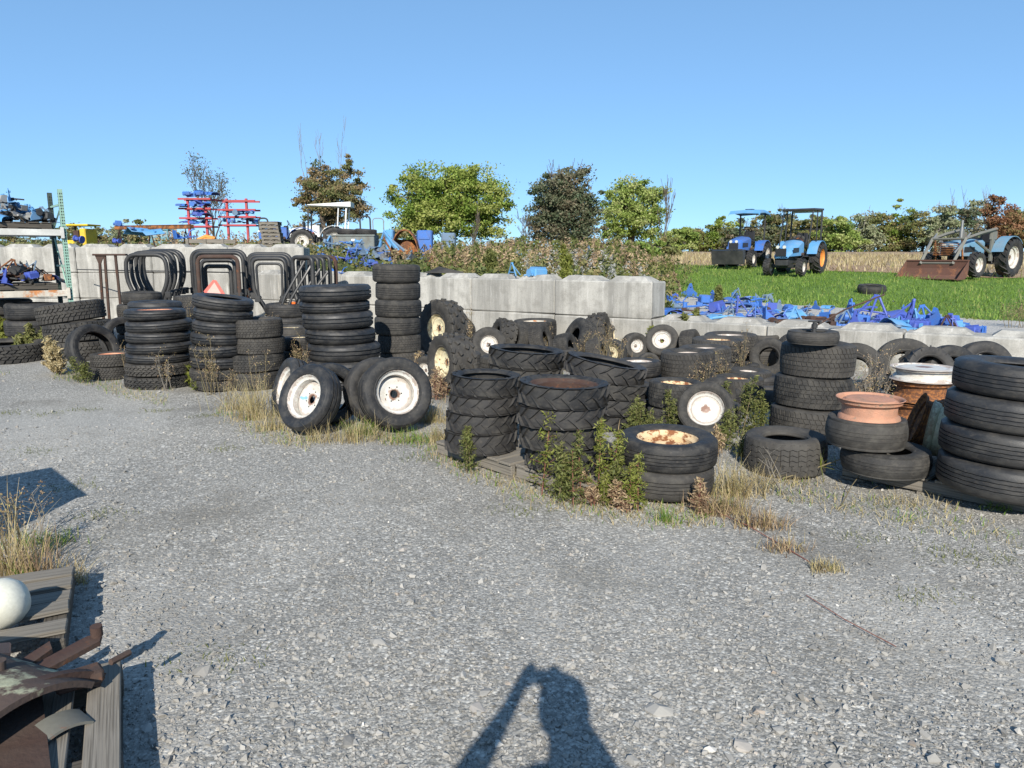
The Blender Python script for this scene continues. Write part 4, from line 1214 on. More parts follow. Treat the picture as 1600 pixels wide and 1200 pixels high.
stack(1150, 640, 84, 594, [T('turf', 1, rim='rim_rusty', disc=.85, dish='full', q=.45, label='low wheel with a pale rusty rim behind the green weed')], '', None)
stack(1166, 616, 70, 582, [T('turf', 1, rim='rim_white', disc=.85, dish='full', q=.4, label='low wheel with a narrow white rim behind the pale rusty one')], '', None)
standing(1120, 650, 60, .22, (.6, -.7, .1), 'smooth', 'dark tyre standing between the weeds right of the rusty rim', q=.5)
# ---- more tyres packed towards the wall
for px, yb, w_, yt, k_, rm, lab in [(722, 588, 60, 553, 'turf', None, 'turf tyre lying behind the left lugged stack'), (870, 580, 62, 548, 'turf', None, 'turf tyre lying behind the second lugged row'),
     (1040, 618, 62, 585, 'turf', 'rim_cream', 'turf wheel lying left of the nearest wide white wheel'), (1186, 616, 62, 590, 'truck', None, 'grooved tyre lying left of the barrel stack foot'), (1118, 672, 74, 636, 'turf', None, 'turf tyre lying behind the dished white wheel'),
     (1046, 652, 62, 622, 'turf', None, 'turf tyre lying low left of the nearest wide white wheel pair'), (1122, 642, 66, 608, 'truck', 'rim_white', 'grooved wheel with a white rim lying between the weeds and the wide wheels'), (1200, 640, 56, 612, 'truck', None, 'grooved tyre lying tight against the barrel stack'), (1010, 606, 52, 578, 'turf', 'rim_white', 'small white rimmed wheel lying behind the bright white rim'),
     (1152, 600, 66, 572, 'turf', None, 'turf tyre lying before the small two tyre stack'), (780, 600, 60, 560, 'block', None, 'block tread tyre hidden behind the second lugged row'), (1010, 655, 60, 618, 'turf', None, 'turf tyre lying below the bright white rim')]:
    stack(px, yb, w_, yt, [T(k_, 1, rim=rm, disc=.8, q=.5, label=lab)], '', None)
for px, yc, dp, ax, k_, rm, lab in [(812, 556, 50, (-.85, -.4, .2), 'turf', None, 'turf tyre standing left of the two turf tyres'), (884, 572, 50, (.85, -.45, .25), 'turf', None, 'turf tyre standing right of the two turf tyres'),
     (926, 548, 52, (-.2, -.95, .1), 'turf', None, 'turf tyre standing far back at the wall behind the brown stalks'), (1052, 548, 46, (.2, -.95, .15), 'turf', 'rim_white', 'small white hubbed wheel by the step of the walls'),
     (845, 562, 54, (.9, -.35, .3), 'turf', None, 'dark turf tyre standing edge on behind the second lugged row'), (1010, 548, 50, (-.85, -.4, .15), 'block', None, 'block tread tyre standing edge on below the end of the long wall'), (1078, 566, 50, (.8, -.5, .2), 'turf', None, 'turf tyre standing edge on by the step of the walls'),
     (935, 582, 52, (.85, -.4, .35), 'turf', None, 'turf tyre standing edge on in front of the brown stalks'), (1242, 580, 60, (.2, -.95, .2), 'turf', None, 'turf tyre leaning on the low wall behind the barrel stack'),
     (716, 528, 50, (.3, -.9, .1), 'turf', None, 'dark turf tyre by the wall behind the knobbly wheels'), (1200, 590, 60, (-.4, -.85, .2), 'smooth', None, 'smooth tyre standing behind the small two tyre stack'),
     (1296, 610, 70, (.5, -.8, .2), 'turf', None, 'dark tyre standing behind the barrel stack')]:
    standing(px, yc, dp, .23, ax, k_, lab, q=.48, rim=rm, disc=.65)
# ---- small tyre with a jack on top of the barrel stack
def on_ray(px, ybot, wpx, z, kind, W, label, q=.6, rim=None, **kw):
    G = at(px, ybot, z); hd = Vector((G.x, G.y, 0)).normalized(); R = .3
    for _ in range(5):
        c = G + hd * R; R = wpx / 2 * depth(c) / FPX
    return place_tyre(kind, c, R, W, Quaternion((0, 1, 0), kw.pop('ty', 0.0)), label, None, q, rim, **kw), c, R
bs = at(1262, 697); hdb = Vector((bs.x, bs.y, 0)).normalized(); 
d = ray(1262, 539); tt = math.hypot(bs.x, bs.y) / math.hypot(d.x, d.y); ZB = CAMH + d.z * tt
_, cj, Rj = on_ray(1269, 541, 78, ZB + .0, 'smooth', .115, 'small smooth tyre on top of the barrel shaped stack', q=.52)
# standing tyres against the low right wall
standing(1332, 626, 88, .26, (-.45, -.85, .22), 'turf', 'dark tyre leaning on the right wall beside the barrel stack', q=.45)
standing(1408, 622, 92, .25, (-.25, -.93, .28), 'smooth', 'worn grey tyre leaning on the right wall behind the rims', q=.5)
standing(1443, 632, 90, .22, (.1, -.95, .30), 'lug', 'lugged tyre leaning in front of the worn grey one by the right wall', q=.6)
standing(1478, 628, 88, .22, (.1, -.96, .22), 'smooth', 'black tyre leaning on the right wall left of the big ribbed stack', q=.55, mat='rub')
standing(1530, 622, 88, .22, (.0, -.97, .22), 'truck', 'black tyre on the right wall peeking over the big ribbed stack', q=.55)
# dark tyres below the rack at the left
stack(58, 552, 76, 474, [T('truck', 1), T('truck', 1), T('truck', 1)], 'in the dark pile under the rack', 'dark pile under the rack')
stack(10, 545, 84, 468, [T('truck', 1), T('truck', 1), T('truck', 1)], 'in the dark pile at the picture edge under the rack', 'dark pile at the left edge')
# tyres behind the four tyre stack
stack(470, 590, 52, 528, [T('truck', 1, rim='rim_cream', disc=.8), T('turf', 1), T('truck', 1)], 'in the short stack left of the tallest one', 'short stack left of the tallest')
stack(455, 566, 60, 512, [T('smooth', 1, rim='rim_cream', disc=.85, dish='full', label='low wheel with a peeling cream rim behind the dry stalks'), T('truck', 1, label='tyre under the peeling cream rim')], '', 'pair with a peeling cream rim')
stack(452, 540, 66, 475, [T('truck', 1, rim='rim_cream', disc=.85, label='wheel with a thin cream rim below the folded roll bars'), T('truck', 1), T('turf', 1)], 'in the stack below the folded roll bars', 'stack below the folded roll bars')
stack(297, 560, 40, 482, [T('truck', 1), T('truck', 1), T('truck', 1)], 'in the shaded stack between the two left ribbed stacks', 'shaded stack between the ribbed stacks')
stack(310, 545, 60, 462, [T('turf', 1), T('turf', 1), T('turf', 1)], 'in the dark stack behind the slumping one', 'dark stack behind the slumping one')

# ================================================================== loose rims on the right
R0 = Quaternion((1, 0, 0), 0)
def rim_thing(loc, R, W, q_, mat, label, disc=.8, dish='full'):
    return obj('rim', rim_mesh(mat, disc, dish), None, label, 'rim', None, None, loc, q_, (R, R, W))
# orange rim standing in its own tyre
d = ray(1352, 708); g = at(1380, 751, PZ); tt = math.hypot(g.x, g.y) / math.hypot(d.x, d.y); z1 = CAMH + d.z * tt
tq, c1, R1_ = on_ray(1350, 708, 118, z1, 'smooth', .205, 'worn smooth tyre carrying the tall orange rim', q=.70)
rim_thing(c1 + Vector((.012, 0, .155)), .212, .185, R0, 'rim_primer', 'primer orange rim with a greyish barrel standing on two worn tyres', .93)
# white rim on rusty rims behind
g = at(1432, 668, 0); hd = Vector((g.x, g.y, 0)).normalized(); c = g + hd * .28
rim_thing(c + Vector((0, 0, .02)), .255, .19, R0, 'rust', 'lowest rusty rim of the pile behind the orange rim', .6)
rim_thing(c + Vector((.01, 0, .23)), .26, .19, R0, 'rust', 'middle rusty rim of the pile behind the orange rim', .6)
d = ray(1430, 598); tt = math.hypot(g.x, g.y) / math.hypot(d.x, d.y); zt = CAMH + d.z * tt
rim_thing(c + Vector((.02, 0, .435)), .285, max(.12, zt - .435), R0, 'rim_white', 'bright white rim on top of the rusty rims', .93)
def leaning_rim(px, ycon, dpx, W, axis, mat, label, z0, disc=.6, dish='disc'):
    G = at(px, ycon, z0); a = Vector(axis).normalized(); R = dpx / 2 * depth(G) / FPX / 1.07; el = abs(a.z)
    c = Vector((G.x, G.y, z0 + R * 1.07 * sqrt(1 - el * el) + W / 2 * el))
    return obj('rim', rim_mesh(mat, disc, dish), None, label, 'rim', None, None, c - a * W / 2, a.to_track_quat('Z', 'Y'), (R, R, W))
leaning_rim(1436, 712, 96, .13, (-.86, .34, .30), 'rust', 'rusty brown rim standing on edge left of its pale twin', PZ)
leaning_rim(1462, 722, 96, .13, (.80, -.58, -.10), 'rim_cream', 'rust edged rim with a pale inside standing beside the big ribbed stack', PZ, .5, 'full')
# jack on the little tyre of the barrel stack
b = MB(); b.cyl((0, 0, -.13), (0, 0, .045), .018, 10); b.cyl((0, 0, .0), (0, 0, .03), .026, 10); b.box((0, 0, .055), (.11, .03, .014), b=.004); b.box((0.04, .0, .045), (.02, .05, .02))
b.build('jack', M['blackmetal'], None, 40, label='short black jack standing in the small tyre on the barrel stack', cat='jack', loc=cj + Vector((.0, -.02, .14)))

# ================================================================== pallet rack at the left
RP = atY(110, 462, 13.3); RP.z = 0
yaw = radians(40)
rack = empty('pallet_rack', (RP.x, RP.y, 0), yaw, 'mint green pallet rack with pale beams at the left edge', 'rack')
def rack_post(x, y, mat, h=2.78, name='post'):
    b = MB()
    b.box((x - .035, y, h / 2), (.003, .075, h)); b.box((x, y - .036, h / 2), (.07, .003, h)) ; b.box((x, y + .036, h / 2), (.07, .003, h))
    b.box((x + .034, y - .03, h / 2), (.003, .014, h)); b.box((x + .034, y + .03, h / 2), (.003, .014, h))
    b.mi = 1
    z = .15
    while z < h - .04:
        b.box((x - .01, y - .0385, z), (.016, .003, .028)); b.box((x + .018, y - .0385, z), (.012, .003, .022))
        b.box((x - .0375, y, z), (.003, .016, .028)); z += .051
    return b.build(name, [M[mat], M['dark']], rack)
rack_post(0, 0, 'rackgreen'); rack_post(0, 1.05, 'rackgreen_shaded'); 
rack_post(-2.8, 0, 'rackgreen'); rack_post(-2.8, 1.05, 'rackgreen_shaded')
for x in (0, -2.8):
    for z in (.3, .90, 1.45, 2.52):
        b = MB(); b.box((x, .525, z), (.03, .98, .035)); b.build('brace', M['rackgreen'], rack)
    for z0_, z1_, f in ((.3, .88, 0), (.92, 1.95, 1), (2.1, 2.5, 0)):
        b = MB(); b.tube([(x, .04 if f else 1.0, z0_), (x, 1.0 if f else .04, z1_)], .014, 4); b.build('brace', M['rackgreen'], rack)
for z, mt in ((2.03, 'beamwhite'), (.98, 'beamrust')):
    for y in (-.055, 1.105):
        b = MB(); b.box((-1.4, y, z), (2.72, .045, .11), b=.006); b.box((-.035, y - .0, z), (.05, .052, .19)); b.build('beam', M[mt], rack)
Mr = Matrix.Translation((RP.x, RP.y, 0)) @ Matrix.Rotation(yaw, 4, 'Z')
PALRACK = []
for (x, z, lab) in ((-.75, 2.085, 'dark pallet loaded with blue grey parts on the upper rack level'), (-.75, 1.035, 'dark pallet loaded with scrap on the lower rack level')):
    p = Mr @ Vector((x, .5, z)); pallet(p, yaw, 1.15, 1.1, lab, mat='wood_dark', h=.12)
    PALRACK.append(p + Vector((0, 0, .12)))

# ---- scrap parts
SCR = {}
def scrap_mesh(kind, mat, seed):
    key = (kind, mat, seed)
    if key in SCR: return SCR[key]
    r = random.Random(seed * 13 + kind); b = MB()
    if kind == 0:      # bent bracket plate with gusset and bosses
        b.box((0, 0, .012), (.5, .22, .024), b=.005); b.box((-.24, 0, .11), (.022, .22, .2), b=.005)
        b.add([(-.23, .02, .024), (-.05, .02, .024), (-.23, .02, .18), (-.23, .045, .024), (-.05, .045, .024), (-.23, .045, .18)], [(0, 1, 2), (3, 5, 4), (0, 3, 4, 1), (1, 4, 5, 2), (2, 5, 3, 0)])
        for i in range(3): b.cyl((.0 + .09 * i, -.06, .02), (.0 + .09 * i, -.06, .05), .02, 8)
        b.tube([(.1, .1, .03), (.18, .12, .16), (.3, .08, .2)], .014, 6)
    elif kind == 1:    # casting with flanges
        b.lathe([(.0, 0), (.11, 0), (.11, .03), (.07, .05), (.06, .2), (.09, .24), (.13, .25), (.13, .29), (0, .29)], 14, M=Matrix.Rotation(pi / 2, 4, 'Y') @ Matrix.Translation((-.1, 0, -.12)))
        b.box((.05, .1, .08), (.16, .12, .1), b=.02); b.cyl((.05, -.12, .12), (.05, .05, .12), .045, 10)
    elif kind == 2:    # long arm with eyes
        b.tube([(-.45, 0, .05), (-.15, .03, .09), (.25, 0, .07), (.45, -.05, .05)], [.03, .035, .03, .028], 6)
        for x in (-.47, .47):
            b.lathe([(.025, -.02), (.055, -.02), (.055, .02), (.025, .02)], 12, M=Matrix.Translation((x, -.03 if x > 0 else 0, .05)), closed=True)
        b.box((0, .02, .1), (.1, .05, .06), b=.008)
    elif kind == 3:    # curved sheet panel
        n = 7; vv = []
        for i in range(n):
            a = -.9 + 1.8 * i / (n - 1)
            for w in (-.22, .22):
                for t in (0, .008): vv.append(((.34 + t) * sin(a), w + .04 * sin(i), (.34 + t) * cos(a) - .2))
        ff = []
        for i in range(n - 1):
            o, p = i * 4, i * 4 + 4
            ff += [(o, o + 2, p + 2, p), (o + 1, p + 1, p + 3, o + 3), (o, p, p + 1, o + 1), (o + 2, o + 3, p + 3, p + 2)]
        ff += [(0, 1, 3, 2), (n * 4 - 4, n * 4 - 2, n * 4 - 1, n * 4 - 3)]
        b.add(vv, ff); b.box((.0, 0, .1), (.5, .03, .04))
    elif kind == 4:    # linkage frame
        b.tube([(-.3, 0, .02), (-.05, 0, .42), (.05, 0, .42), (.3, 0, .02)], .024, 6)
        b.tube([(-.22, 0, .14), (.22, 0, .14)], .02, 6); b.tube([(0, 0, .42), (.02, .3, .05)], .02, 6); b.box((0, 0, .44), (.12, .05, .07), b=.01)
    elif kind == 5:    # housing with ribs
        b.box((0, 0, .12), (.38, .28, .2), b=.03)
        for i in range(4): b.box((-.13 + i * .085, 0, .235), (.018, .24, .05))
        b.cyl((.19, 0, .12), (.27, 0, .12), .09, 12); b.cyl((-.12, -.14, .1), (-.12, -.2, .1), .06, 10); b.box((.05, .16, .04), (.2, .1, .03), b=.006)
    elif kind == 6:    # steering arm / fork
        b.tube([(-.35, -.1, .04), (-.1, -.04, .06), (.12, .0, .1), (.3, .16, .06)], .026, 6)
        b.tube([(.12, 0, .1), (.32, -.14, .05)], .024, 6); b.cyl((-.35, -.1, 0), (-.35, -.1, .14), .05, 10); b.box((.0, 0, .1), (.14, .09, .09), b=.015)
    else:              # tall fin shaped plate
        b.prism([(-.3, 0), (.28, 0), (.22, .14), (.05, .2), (-.05, .42), (-.12, .44), (-.18, .2), (-.3, .1)], .02, M=Matrix.Rotation(pi / 2, 4, 'X'))
        b.box((0, .07, .01), (.55, .16, .02), b=.004); b.cyl((-.11, .04, .34), (-.11, -.07, .34), .03, 8)
    me = b.mesh('tractor_part', M[mat], smooth=35)
    SCR[key] = me; return me
SR = random.Random(17)
PW = ['bracket plate', 'flanged casting', 'long arm', 'curved panel', 'linkage frame', 'ribbed housing', 'forked steering arm', 'fin shaped plate']
COLW = {'blue': 'blue', 'blue2': 'light blue', 'blue3': 'violet blue', 'bluegrey': 'grey blue', 'rust': 'rusty', 'rust_dark': 'dark rusty', 'blackmetal': 'black', 'steel': 'bare steel', 'teal': 'teal'}
def scrap(loc, kind, mat, sc, label, group=None, flat=1.0):
    q = Quaternion((0, 0, 1), SR.uniform(0, 6.28)) @ Quaternion((SR.uniform(-1, 1), SR.uniform(-1, 1), 0), SR.uniform(0, .45) * flat)
    return obj('tractor_part', scrap_mesh(kind, mat, 1), None, label, 'tractor part', group, None, loc, q, (sc, sc, sc))
USED = set()
def pile(center, rx, ry, hgt, n, mats, where, group, sc=.9, yaw_=0, zf=None, single=.45):
    """a heap: the first share are things, the rest of the small pieces are joined"""
    rest = {}
    for i in range(n):
        a = SR.uniform(0, 6.28); rr = SR.random() ** .6
        x, y = rx * rr * cos(a), ry * rr * sin(a)
        q_ = SR.uniform(.55, 1.15)
        if i < n * single: q_ = SR.uniform(.75, 1.15)
        pos = ('left' if x < -rx * .3 else 'right' if x > rx * .3 else 'middle') + (' front' if y < -ry * .15 else ' back')
        szw = 'small' if q_ < .82 else ('large' if q_ > 1.0 else 'mid sized')
        x, y = x * cos(yaw_) - y * sin(yaw_), x * sin(yaw_) + y * cos(yaw_)
        for _ in range(30):
            k = SR.randrange(8); m = SR.choice(mats); lab = f'{szw} {COLW[m]} {PW[k]} {pos} {where}'
            if lab not in USED: break
        z = center.z + max(0, hgt * (1 - rr) * SR.random()) + .01
        if zf: z = zf(center.x + x, center.y + y) + max(0, hgt * (1 - rr) * SR.random())
        if i < n * single:
            USED.add(lab); scrap((center.x + x, center.y + y, z), k, m, sc * q_, lab, group)
        else:
            q = Quaternion((0, 0, 1), SR.uniform(0, 6.28)) @ Quaternion((SR.uniform(-1, 1), SR.uniform(-1, 1), 0), SR.uniform(0, .45))
            rest.setdefault(m, []).append((k, Matrix.Translation((x, y, z - center.z)) @ q.to_matrix().to_4x4() @ Matrix.Scale(sc * q_, 4)))
    b = MB(); ml = list(rest)
    for mi, m in enumerate(ml):
        b.mi = mi
        for k, Mx in rest[m]:
            src = scrap_mesh(k, m, 1)
            b.add([v_.co[:] for v_ in src.vertices], [tuple(p_.vertices) for p_ in src.polygons], Mx)
    if ml: b.build('small_parts', [M[m] for m in ml], None, 35, kind='stuff', loc=center)
pile(PALRACK[0] + Vector((.05, .0, 0)), .62, .5, .50, 72, ['bluegrey', 'bluegrey', 'blue2', 'blackmetal', 'steel', 'bluegrey'], 'on the upper rack level', 'parts heaped on the upper rack level', .55, yaw)
pile(PALRACK[1] + Vector((.05, 0, 0)), .6, .5, .34, 56, ['bluegrey', 'rust_dark', 'rust', 'blackmetal', 'blue3'], 'on the lower rack level', 'parts heaped on the lower rack level', .55, yaw)
b = MB(); b.box((0, 0, .2), (.34, .03, .4), b=.01); b.tube([(-.14, .02, .05), (-.14, .02, .4)], .02, 6)
b.build('panel', M['rust'], None, None, label='rust orange steel panel leaning between the rack and the tilted truck tyres', cat='panel', loc=at(68, 548) + Vector((0, .1, .18)), rot=(-.2, .25, .5)).data.materials[0] = M['rim_orange']

# row of blue parts on the ground behind the low right wall: (px, py, kind, mat, size)
ROW = [(1058, 480, 0, 'blue', 1.0), (1075, 472, 7, 'blue', .8), (1092, 488, 6, 'blue', 1.0), (1050, 494, 3, 'blue', .8), (1108, 478, 3, 'blue3', .9), (1122, 492, 5, 'blue3', .9), (1135, 482, 0, 'blue', .9), (1150, 494, 4, 'blue3', .8), (1165, 488, 3, 'blue', .9),
 (1182, 498, 6, 'blue3', 1.0), (1200, 490, 0, 'blue3', .9), (1178, 480, 2, 'blue', .8), (1216, 500, 0, 'blue', 1.1), (1238, 498, 3, 'blue2', .9), (1252, 505, 2, 'rust_dark', 1.0), (1268, 508, 6, 'rust_dark', 1.1), (1290, 510, 2, 'rust_dark', 1.1),
 (1300, 502, 0, 'blue', 1.0), (1322, 505, 7, 'blue', 1.0), (1340, 508, 5, 'blue', .9), (1325, 514, 2, 'blackmetal', 1.0), (1362, 500, 4, 'blue3', 1.0), (1378, 508, 6, 'blue3', 1.2), (1396, 500, 3, 'blue3', 1.0), (1372, 514, 0, 'blue', .9), (1400, 514, 3, 'blue2', 1.1), (1418, 508, 4, 'blue3', 1.0),
 (1390, 518, 2, 'bluegrey', 1.0), (1436, 516, 5, 'blue3', .8), (1448, 514, 0, 'blue', 1.1), (1466, 514, 7, 'blue', .85), (1425, 522, 3, 'blue2', .8), (1490, 520, 2, 'rust_dark', .8), (1505, 524, 6, 'blue3', .8), (1520, 522, 5, 'blue3', .6), (1488, 524, 6, 'bluegrey', .7), (1532, 520, 0, 'blue', .6),
 (1142, 502, 2, 'blue2', .8), (1075, 500, 2, 'blue', .8), (1118, 500, 3, 'blue2', .6), (1345, 516, 6, 'blue2', .8), (1270, 500, 6, 'bluegrey', .6), (1455, 520, 0, 'blue2', .7), (1352, 490, 2, 'blue3', .8)]
NFIX = len(ROW)
ROW += [(SR.uniform(1045, 1200), SR.uniform(472, 500), SR.randrange(8), SR.choice(['blue', 'blue', 'blue3', 'bluegrey']), SR.uniform(.5, .8)) for _ in range(34)]
ROW += [(SR.uniform(1185, 1300), SR.uniform(486, 508), SR.randrange(8), SR.choice(['blue', 'blue3', 'blue2', 'rust_dark', 'bluegrey']), SR.uniform(.4, .7)) for _ in range(18)]
ROW += [(SR.uniform(1290, 1500), SR.uniform(500, 518), SR.randrange(8), SR.choice(['blue', 'blue3', 'blue3', 'bluegrey', 'blue2']), SR.uniform(.45, .8)) for _ in range(40)]
for (px, py, k, m, sc) in ROW:
    g = at(px, py, .5)
    if s_of(g.x, g.y) < .85: g = g + Vector((NX, NY, 0)) * (.85 - s_of(g.x, g.y))
    rnd_ = (px, py, k, m, sc) not in ROW[:NFIX]
    side = 'beside the long wall' if px < 1100 else ('behind the four wheels' if px < 1160 else ('left of the jack' if px < 1215 else ('behind the jack' if px < 1300 else ('right of the jack' if px < 1350 else ('above the orange rim' if px < 1400 else ('above the white rim' if px < 1450 else 'at its right end'))))))
    szw = 'small' if sc < .75 else ('large' if sc > 1.0 else 'mid sized')
    szw = szw + (' far' if py < 492 else ' near')
    for _ in range(40):
        lab = f'{szw} {COLW[m]} {PW[k]} in the blue row {side}'
        if lab not in USED: break
        k = SR.randrange(8); m = SR.choice(['blue', 'blue3', 'blue2', 'bluegrey', 'rust_dark', 'blue'])
    USED.add(lab)
    scrap((g.x, g.y, hz(g.x, g.y) + .015), k, m, sc * .92, f'{szw} {COLW[m]} {PW[k]} in the blue row {side}', 'tractor parts laid out behind the low right wall', .6)
# long thin rods among them
for (p0, p1, r0, lab) in [((1255, 520), (1395, 462), .012, 'long dark bent rod lying over the row of blue parts'), ((1395, 470), (1448, 520), .011, 'pale thin rod leaning over the row of blue parts'),
                     ((1215, 505), (1262, 522), .012, 'short dark rod over the low wall left of the jack')]:
    A = at(*p0, .62); B = A + Vector(((p1[0] - p0[0]) / FPX * A.y, .3, (p0[1] - p1[1]) / FPX * A.y))
    b = MB(); b.tube([A, A.lerp(B, .5) + Vector((0, 0, .05)), B], r0, 5)
    b.build('rod', M['rust_dark'] if 'dark' in lab else M['steel'], None, 60, label=lab, cat='rod')
# light blue castings on top of the long wall
for (px, py, k, m, sc, lab) in [(850, 431, 4, 'blue2', .55, 'small light blue linkage piece on top of the long block wall'), (882, 432, 5, 'blue2', .8, 'light blue ribbed housing on top of the long block wall'),
                                (900, 431, 6, 'blue2', .7, 'light blue forked arm beside the ribbed housing on the wall'), (662, 424, 0, 'blue', .7, 'bright blue bracket lying on the long wall right of the tyre tower')]:
    g = at(px, py, 1.235); sN = s_of(g.x, g.y); g += Vector((NX, NY, 0)) * (.32 - sN)
    scrap((g.x, g.y, 1.25 if k != 5 else 1.225), k, m, sc, lab, None, .1)
b = MB(); b.prism([(-.35, -.1), (.4, -.16), (.3, .2), (-.3, .25)], .03); b.add([(-.3, -.1, .03), (.35, -.15, .03), (.2, .15, .03), (-.25, .2, .03), (-.1, .02, .13)], [(0, 1, 4), (1, 2, 4), (2, 3, 4), (3, 0, 4)])
g = at(728, 428, 1.26); g += Vector((NX, NY, 0)) * (.3 - s_of(g.x, g.y))
b.build('rubber_mat', M['rub'], None, None, label='folded black rubber sheet lying on top of the long wall', cat='rubber sheet', loc=(g.x, g.y, 1.295))
# heaps on the mound
def heap(px, py, rx, ry, h, n, mats, where, group, sc=.9):
    g = gat(px, py); pile(g, rx, ry, h, n, mats, where, group, sc, 0, lambda x, y: hz(x, y) + .02)
heap(562, 418, 1.3, .5, .3, 26, ['blue', 'blue', 'blue3'], 'in the heap left of the tower', 'bright blue parts behind the wall left of the tower', .7)
heap(545, 398, 1.5, .9, .5, 30, ['bluegrey', 'blue2', 'bluegrey', 'blue'], 'in the heap below the bin', 'faded blue parts below the grey bin', 1.0)
heap(588, 404, .8, .5, .4, 18, ['bluegrey', 'bluegrey', 'blackmetal', 'steel'], 'in the grey heap', 'grey parts heap', .8)
heap(665, 408, .9, .5, .25, 16, ['blackmetal', 'bluegrey', 'steel'], 'in the heap above the tower', 'dark parts above the tyre tower', .8)
heap(670, 418, .5, .3, .1, 6, ['rust', 'rust_dark'], 'in weeds right of the tower', 'rusty parts right of the tower', .8)
heap(780, 412, 1.4, .5, .2, 14, ['bluegrey', 'blue3', 'teal'], 'in weeds on the mound', 'parts half hidden in the mound weeds', .8)
heap(925, 412, .8, .4, .35, 14, ['blackmetal', 'steel', 'bluegrey'], 'behind the long wall end', 'dark parts behind the right end of the long wall', .8)

# ================================================================== roll bars in front of the left wall
def round_path(P, r=.1, n=5):
    P = [Vector(p) for p in P]; out = [P[0]]
    for i in range(1, len(P) - 1):
        a, p, c = P[i - 1], P[i], P[i + 1]
        rr_ = min(r, (a - p).length * .45, (c - p).length * .45)
        s_, e_ = p + (a - p).normalized() * rr_, p + (c - p).normalized() * rr_
        for k in range(n + 1):
            t = k / n
            out.append(s_ * (1 - t) ** 2 + p * 2 * t * (1 - t) + e_ * t ** 2)
    out.append(P[-1]); return out
def roll_bar(pxl, pxr, ytop, Y, style, label, mat='blackmetal', rad=.040, lean=0.0, zb=.1, extra=None, yaw_=0.0):
    L = atY(pxl, ytop, Y); Rr = atY(pxr, ytop, Y); w = (Rr.x - L.x) / 2; h = L.z - zb
    t = empty('roll_bar', ((L.x + Rr.x) / 2, Y, zb), yaw_, label, 'roll bar', 'roll bars stored in front of the left wall')
    t.rotation_euler = (lean, 0, yaw_)
    if style == 'bent':
        P = [(-w * .55, 0, 0), (-w * .55, 0, h * .46), (-w, .0, h * .68), (-w * .98, 0, h), (w * .98, 0, h), (w, 0, h * .68), (w * .55, 0, h * .46), (w * .55, 0, 0)]; rr_ = w * .55
    elif style == 'flare':
        P = [(-w * .2, 0, h * .0), (-w * .2, 0, h * .30), (-w * .95, 0, h * .56), (-w, 0, h), (w, 0, h), (w * .95, 0, h * .56), (w * .2, 0, h * .30), (w * .2, 0, 0)]; rr_ = w * .45
    else:
        P = [(-w, 0, 0), (-w, 0, h), (w, 0, h), (w, 0, 0)]; rr_ = w * .38
    b = MB(); b.tube(round_path(P, rr_, 6), rad, 8); b.build('frame_tube', M[mat], t, 50)
    for sx in (-1, 1):
        b = MB(); b.box((sx * w * (1 if style != 'bent' else .98), 0, h * .52), (.11, .07, .12), b=.008); b.cyl((sx * w - .07, 0, h * .54), (sx * w + .07, 0, h * .54), .015, 8); b.build('hinge_bracket', M['blackmetal'], t)
    if extra:
        for (ex, ez, em, sz) in extra:
            b = MB(); b.box((ex * w, -.05, ez * h), (sz, .05, sz), b=.012); b.build('lamp', M[em], t)
    return t
roll_bar(195, 259, 398, 14.0, 'bent', 'nearest rounded roll bar of the left bunch with inward bent legs', extra=None)
roll_bar(203, 266, 395, 14.25, 'bent', 'second rounded roll bar of the left bunch')
roll_bar(211, 272, 394, 14.5, 'bent', 'third rounded roll bar of the left bunch')
roll_bar(218, 281, 393, 14.75, 'bent', 'fourth rounded roll bar of the left bunch')
roll_bar(222, 286, 392, 15.0, 'bent', 'hindmost rounded roll bar of the left bunch', extra=[(.95, .35, 'amber', .06)])
roll_bar(298, 383, 392, 15.0, 'square', 'outermost tall square roll bar of the middle bunch', extra=[(.95, .45, 'orange_lens', .09)])
roll_bar(303, 379, 395, 14.7, 'square', 'second tall square roll bar of the middle bunch')
roll_bar(308, 371, 401, 14.1, 'square', 'rusty topped nearest square roll bar of the middle bunch', mat='rust_dark', extra=[(-.95, .28, 'lens_clear', .08), (.8, .3, 'lens_clear', .08)])
roll_bar(314, 366, 407, 14.35, 'square', 'inner square roll bar of the middle bunch')
roll_bar(320, 360, 416, 14.5, 'square', 'smallest square roll bar of the middle bunch')
roll_bar(386, 455, 397, 15.0, 'flare', 'hindmost square roll bar of the right bunch', extra=[(-.9, .55, 'orange_lens', .07)])
roll_bar(389, 451, 400, 14.7, 'flare', 'middle square roll bar of the right bunch')
roll_bar(393, 446, 404, 14.4, 'flare', 'nearest square roll bar of the right bunch')
roll_bar(400, 440, 412, 14.2, 'flare', 'small inner roll bar of the right bunch', rad=.024)
for i, (a_, b_, y_, Y_) in enumerate([(452, 492, 402, 14.1), (462, 500, 403, 14.3), (470, 508, 403, 14.5), (480, 517, 401, 14.8), (486, 526, 402, 15.1)]):
    roll_bar(a_, b_, y_, Y_, 'flare', ['nearest', 'second', 'third', 'fourth', 'rust tinted hindmost'][i] + ' folded roll bar of the slanting bunch beside the tallest stack', mat='blackmetal' if i < 4 else 'rust_dark', yaw_=-.45 + .05 * i,
             extra=[(-.9, .42, 'orange_lens', .07)] if i in (0, 2) else None)
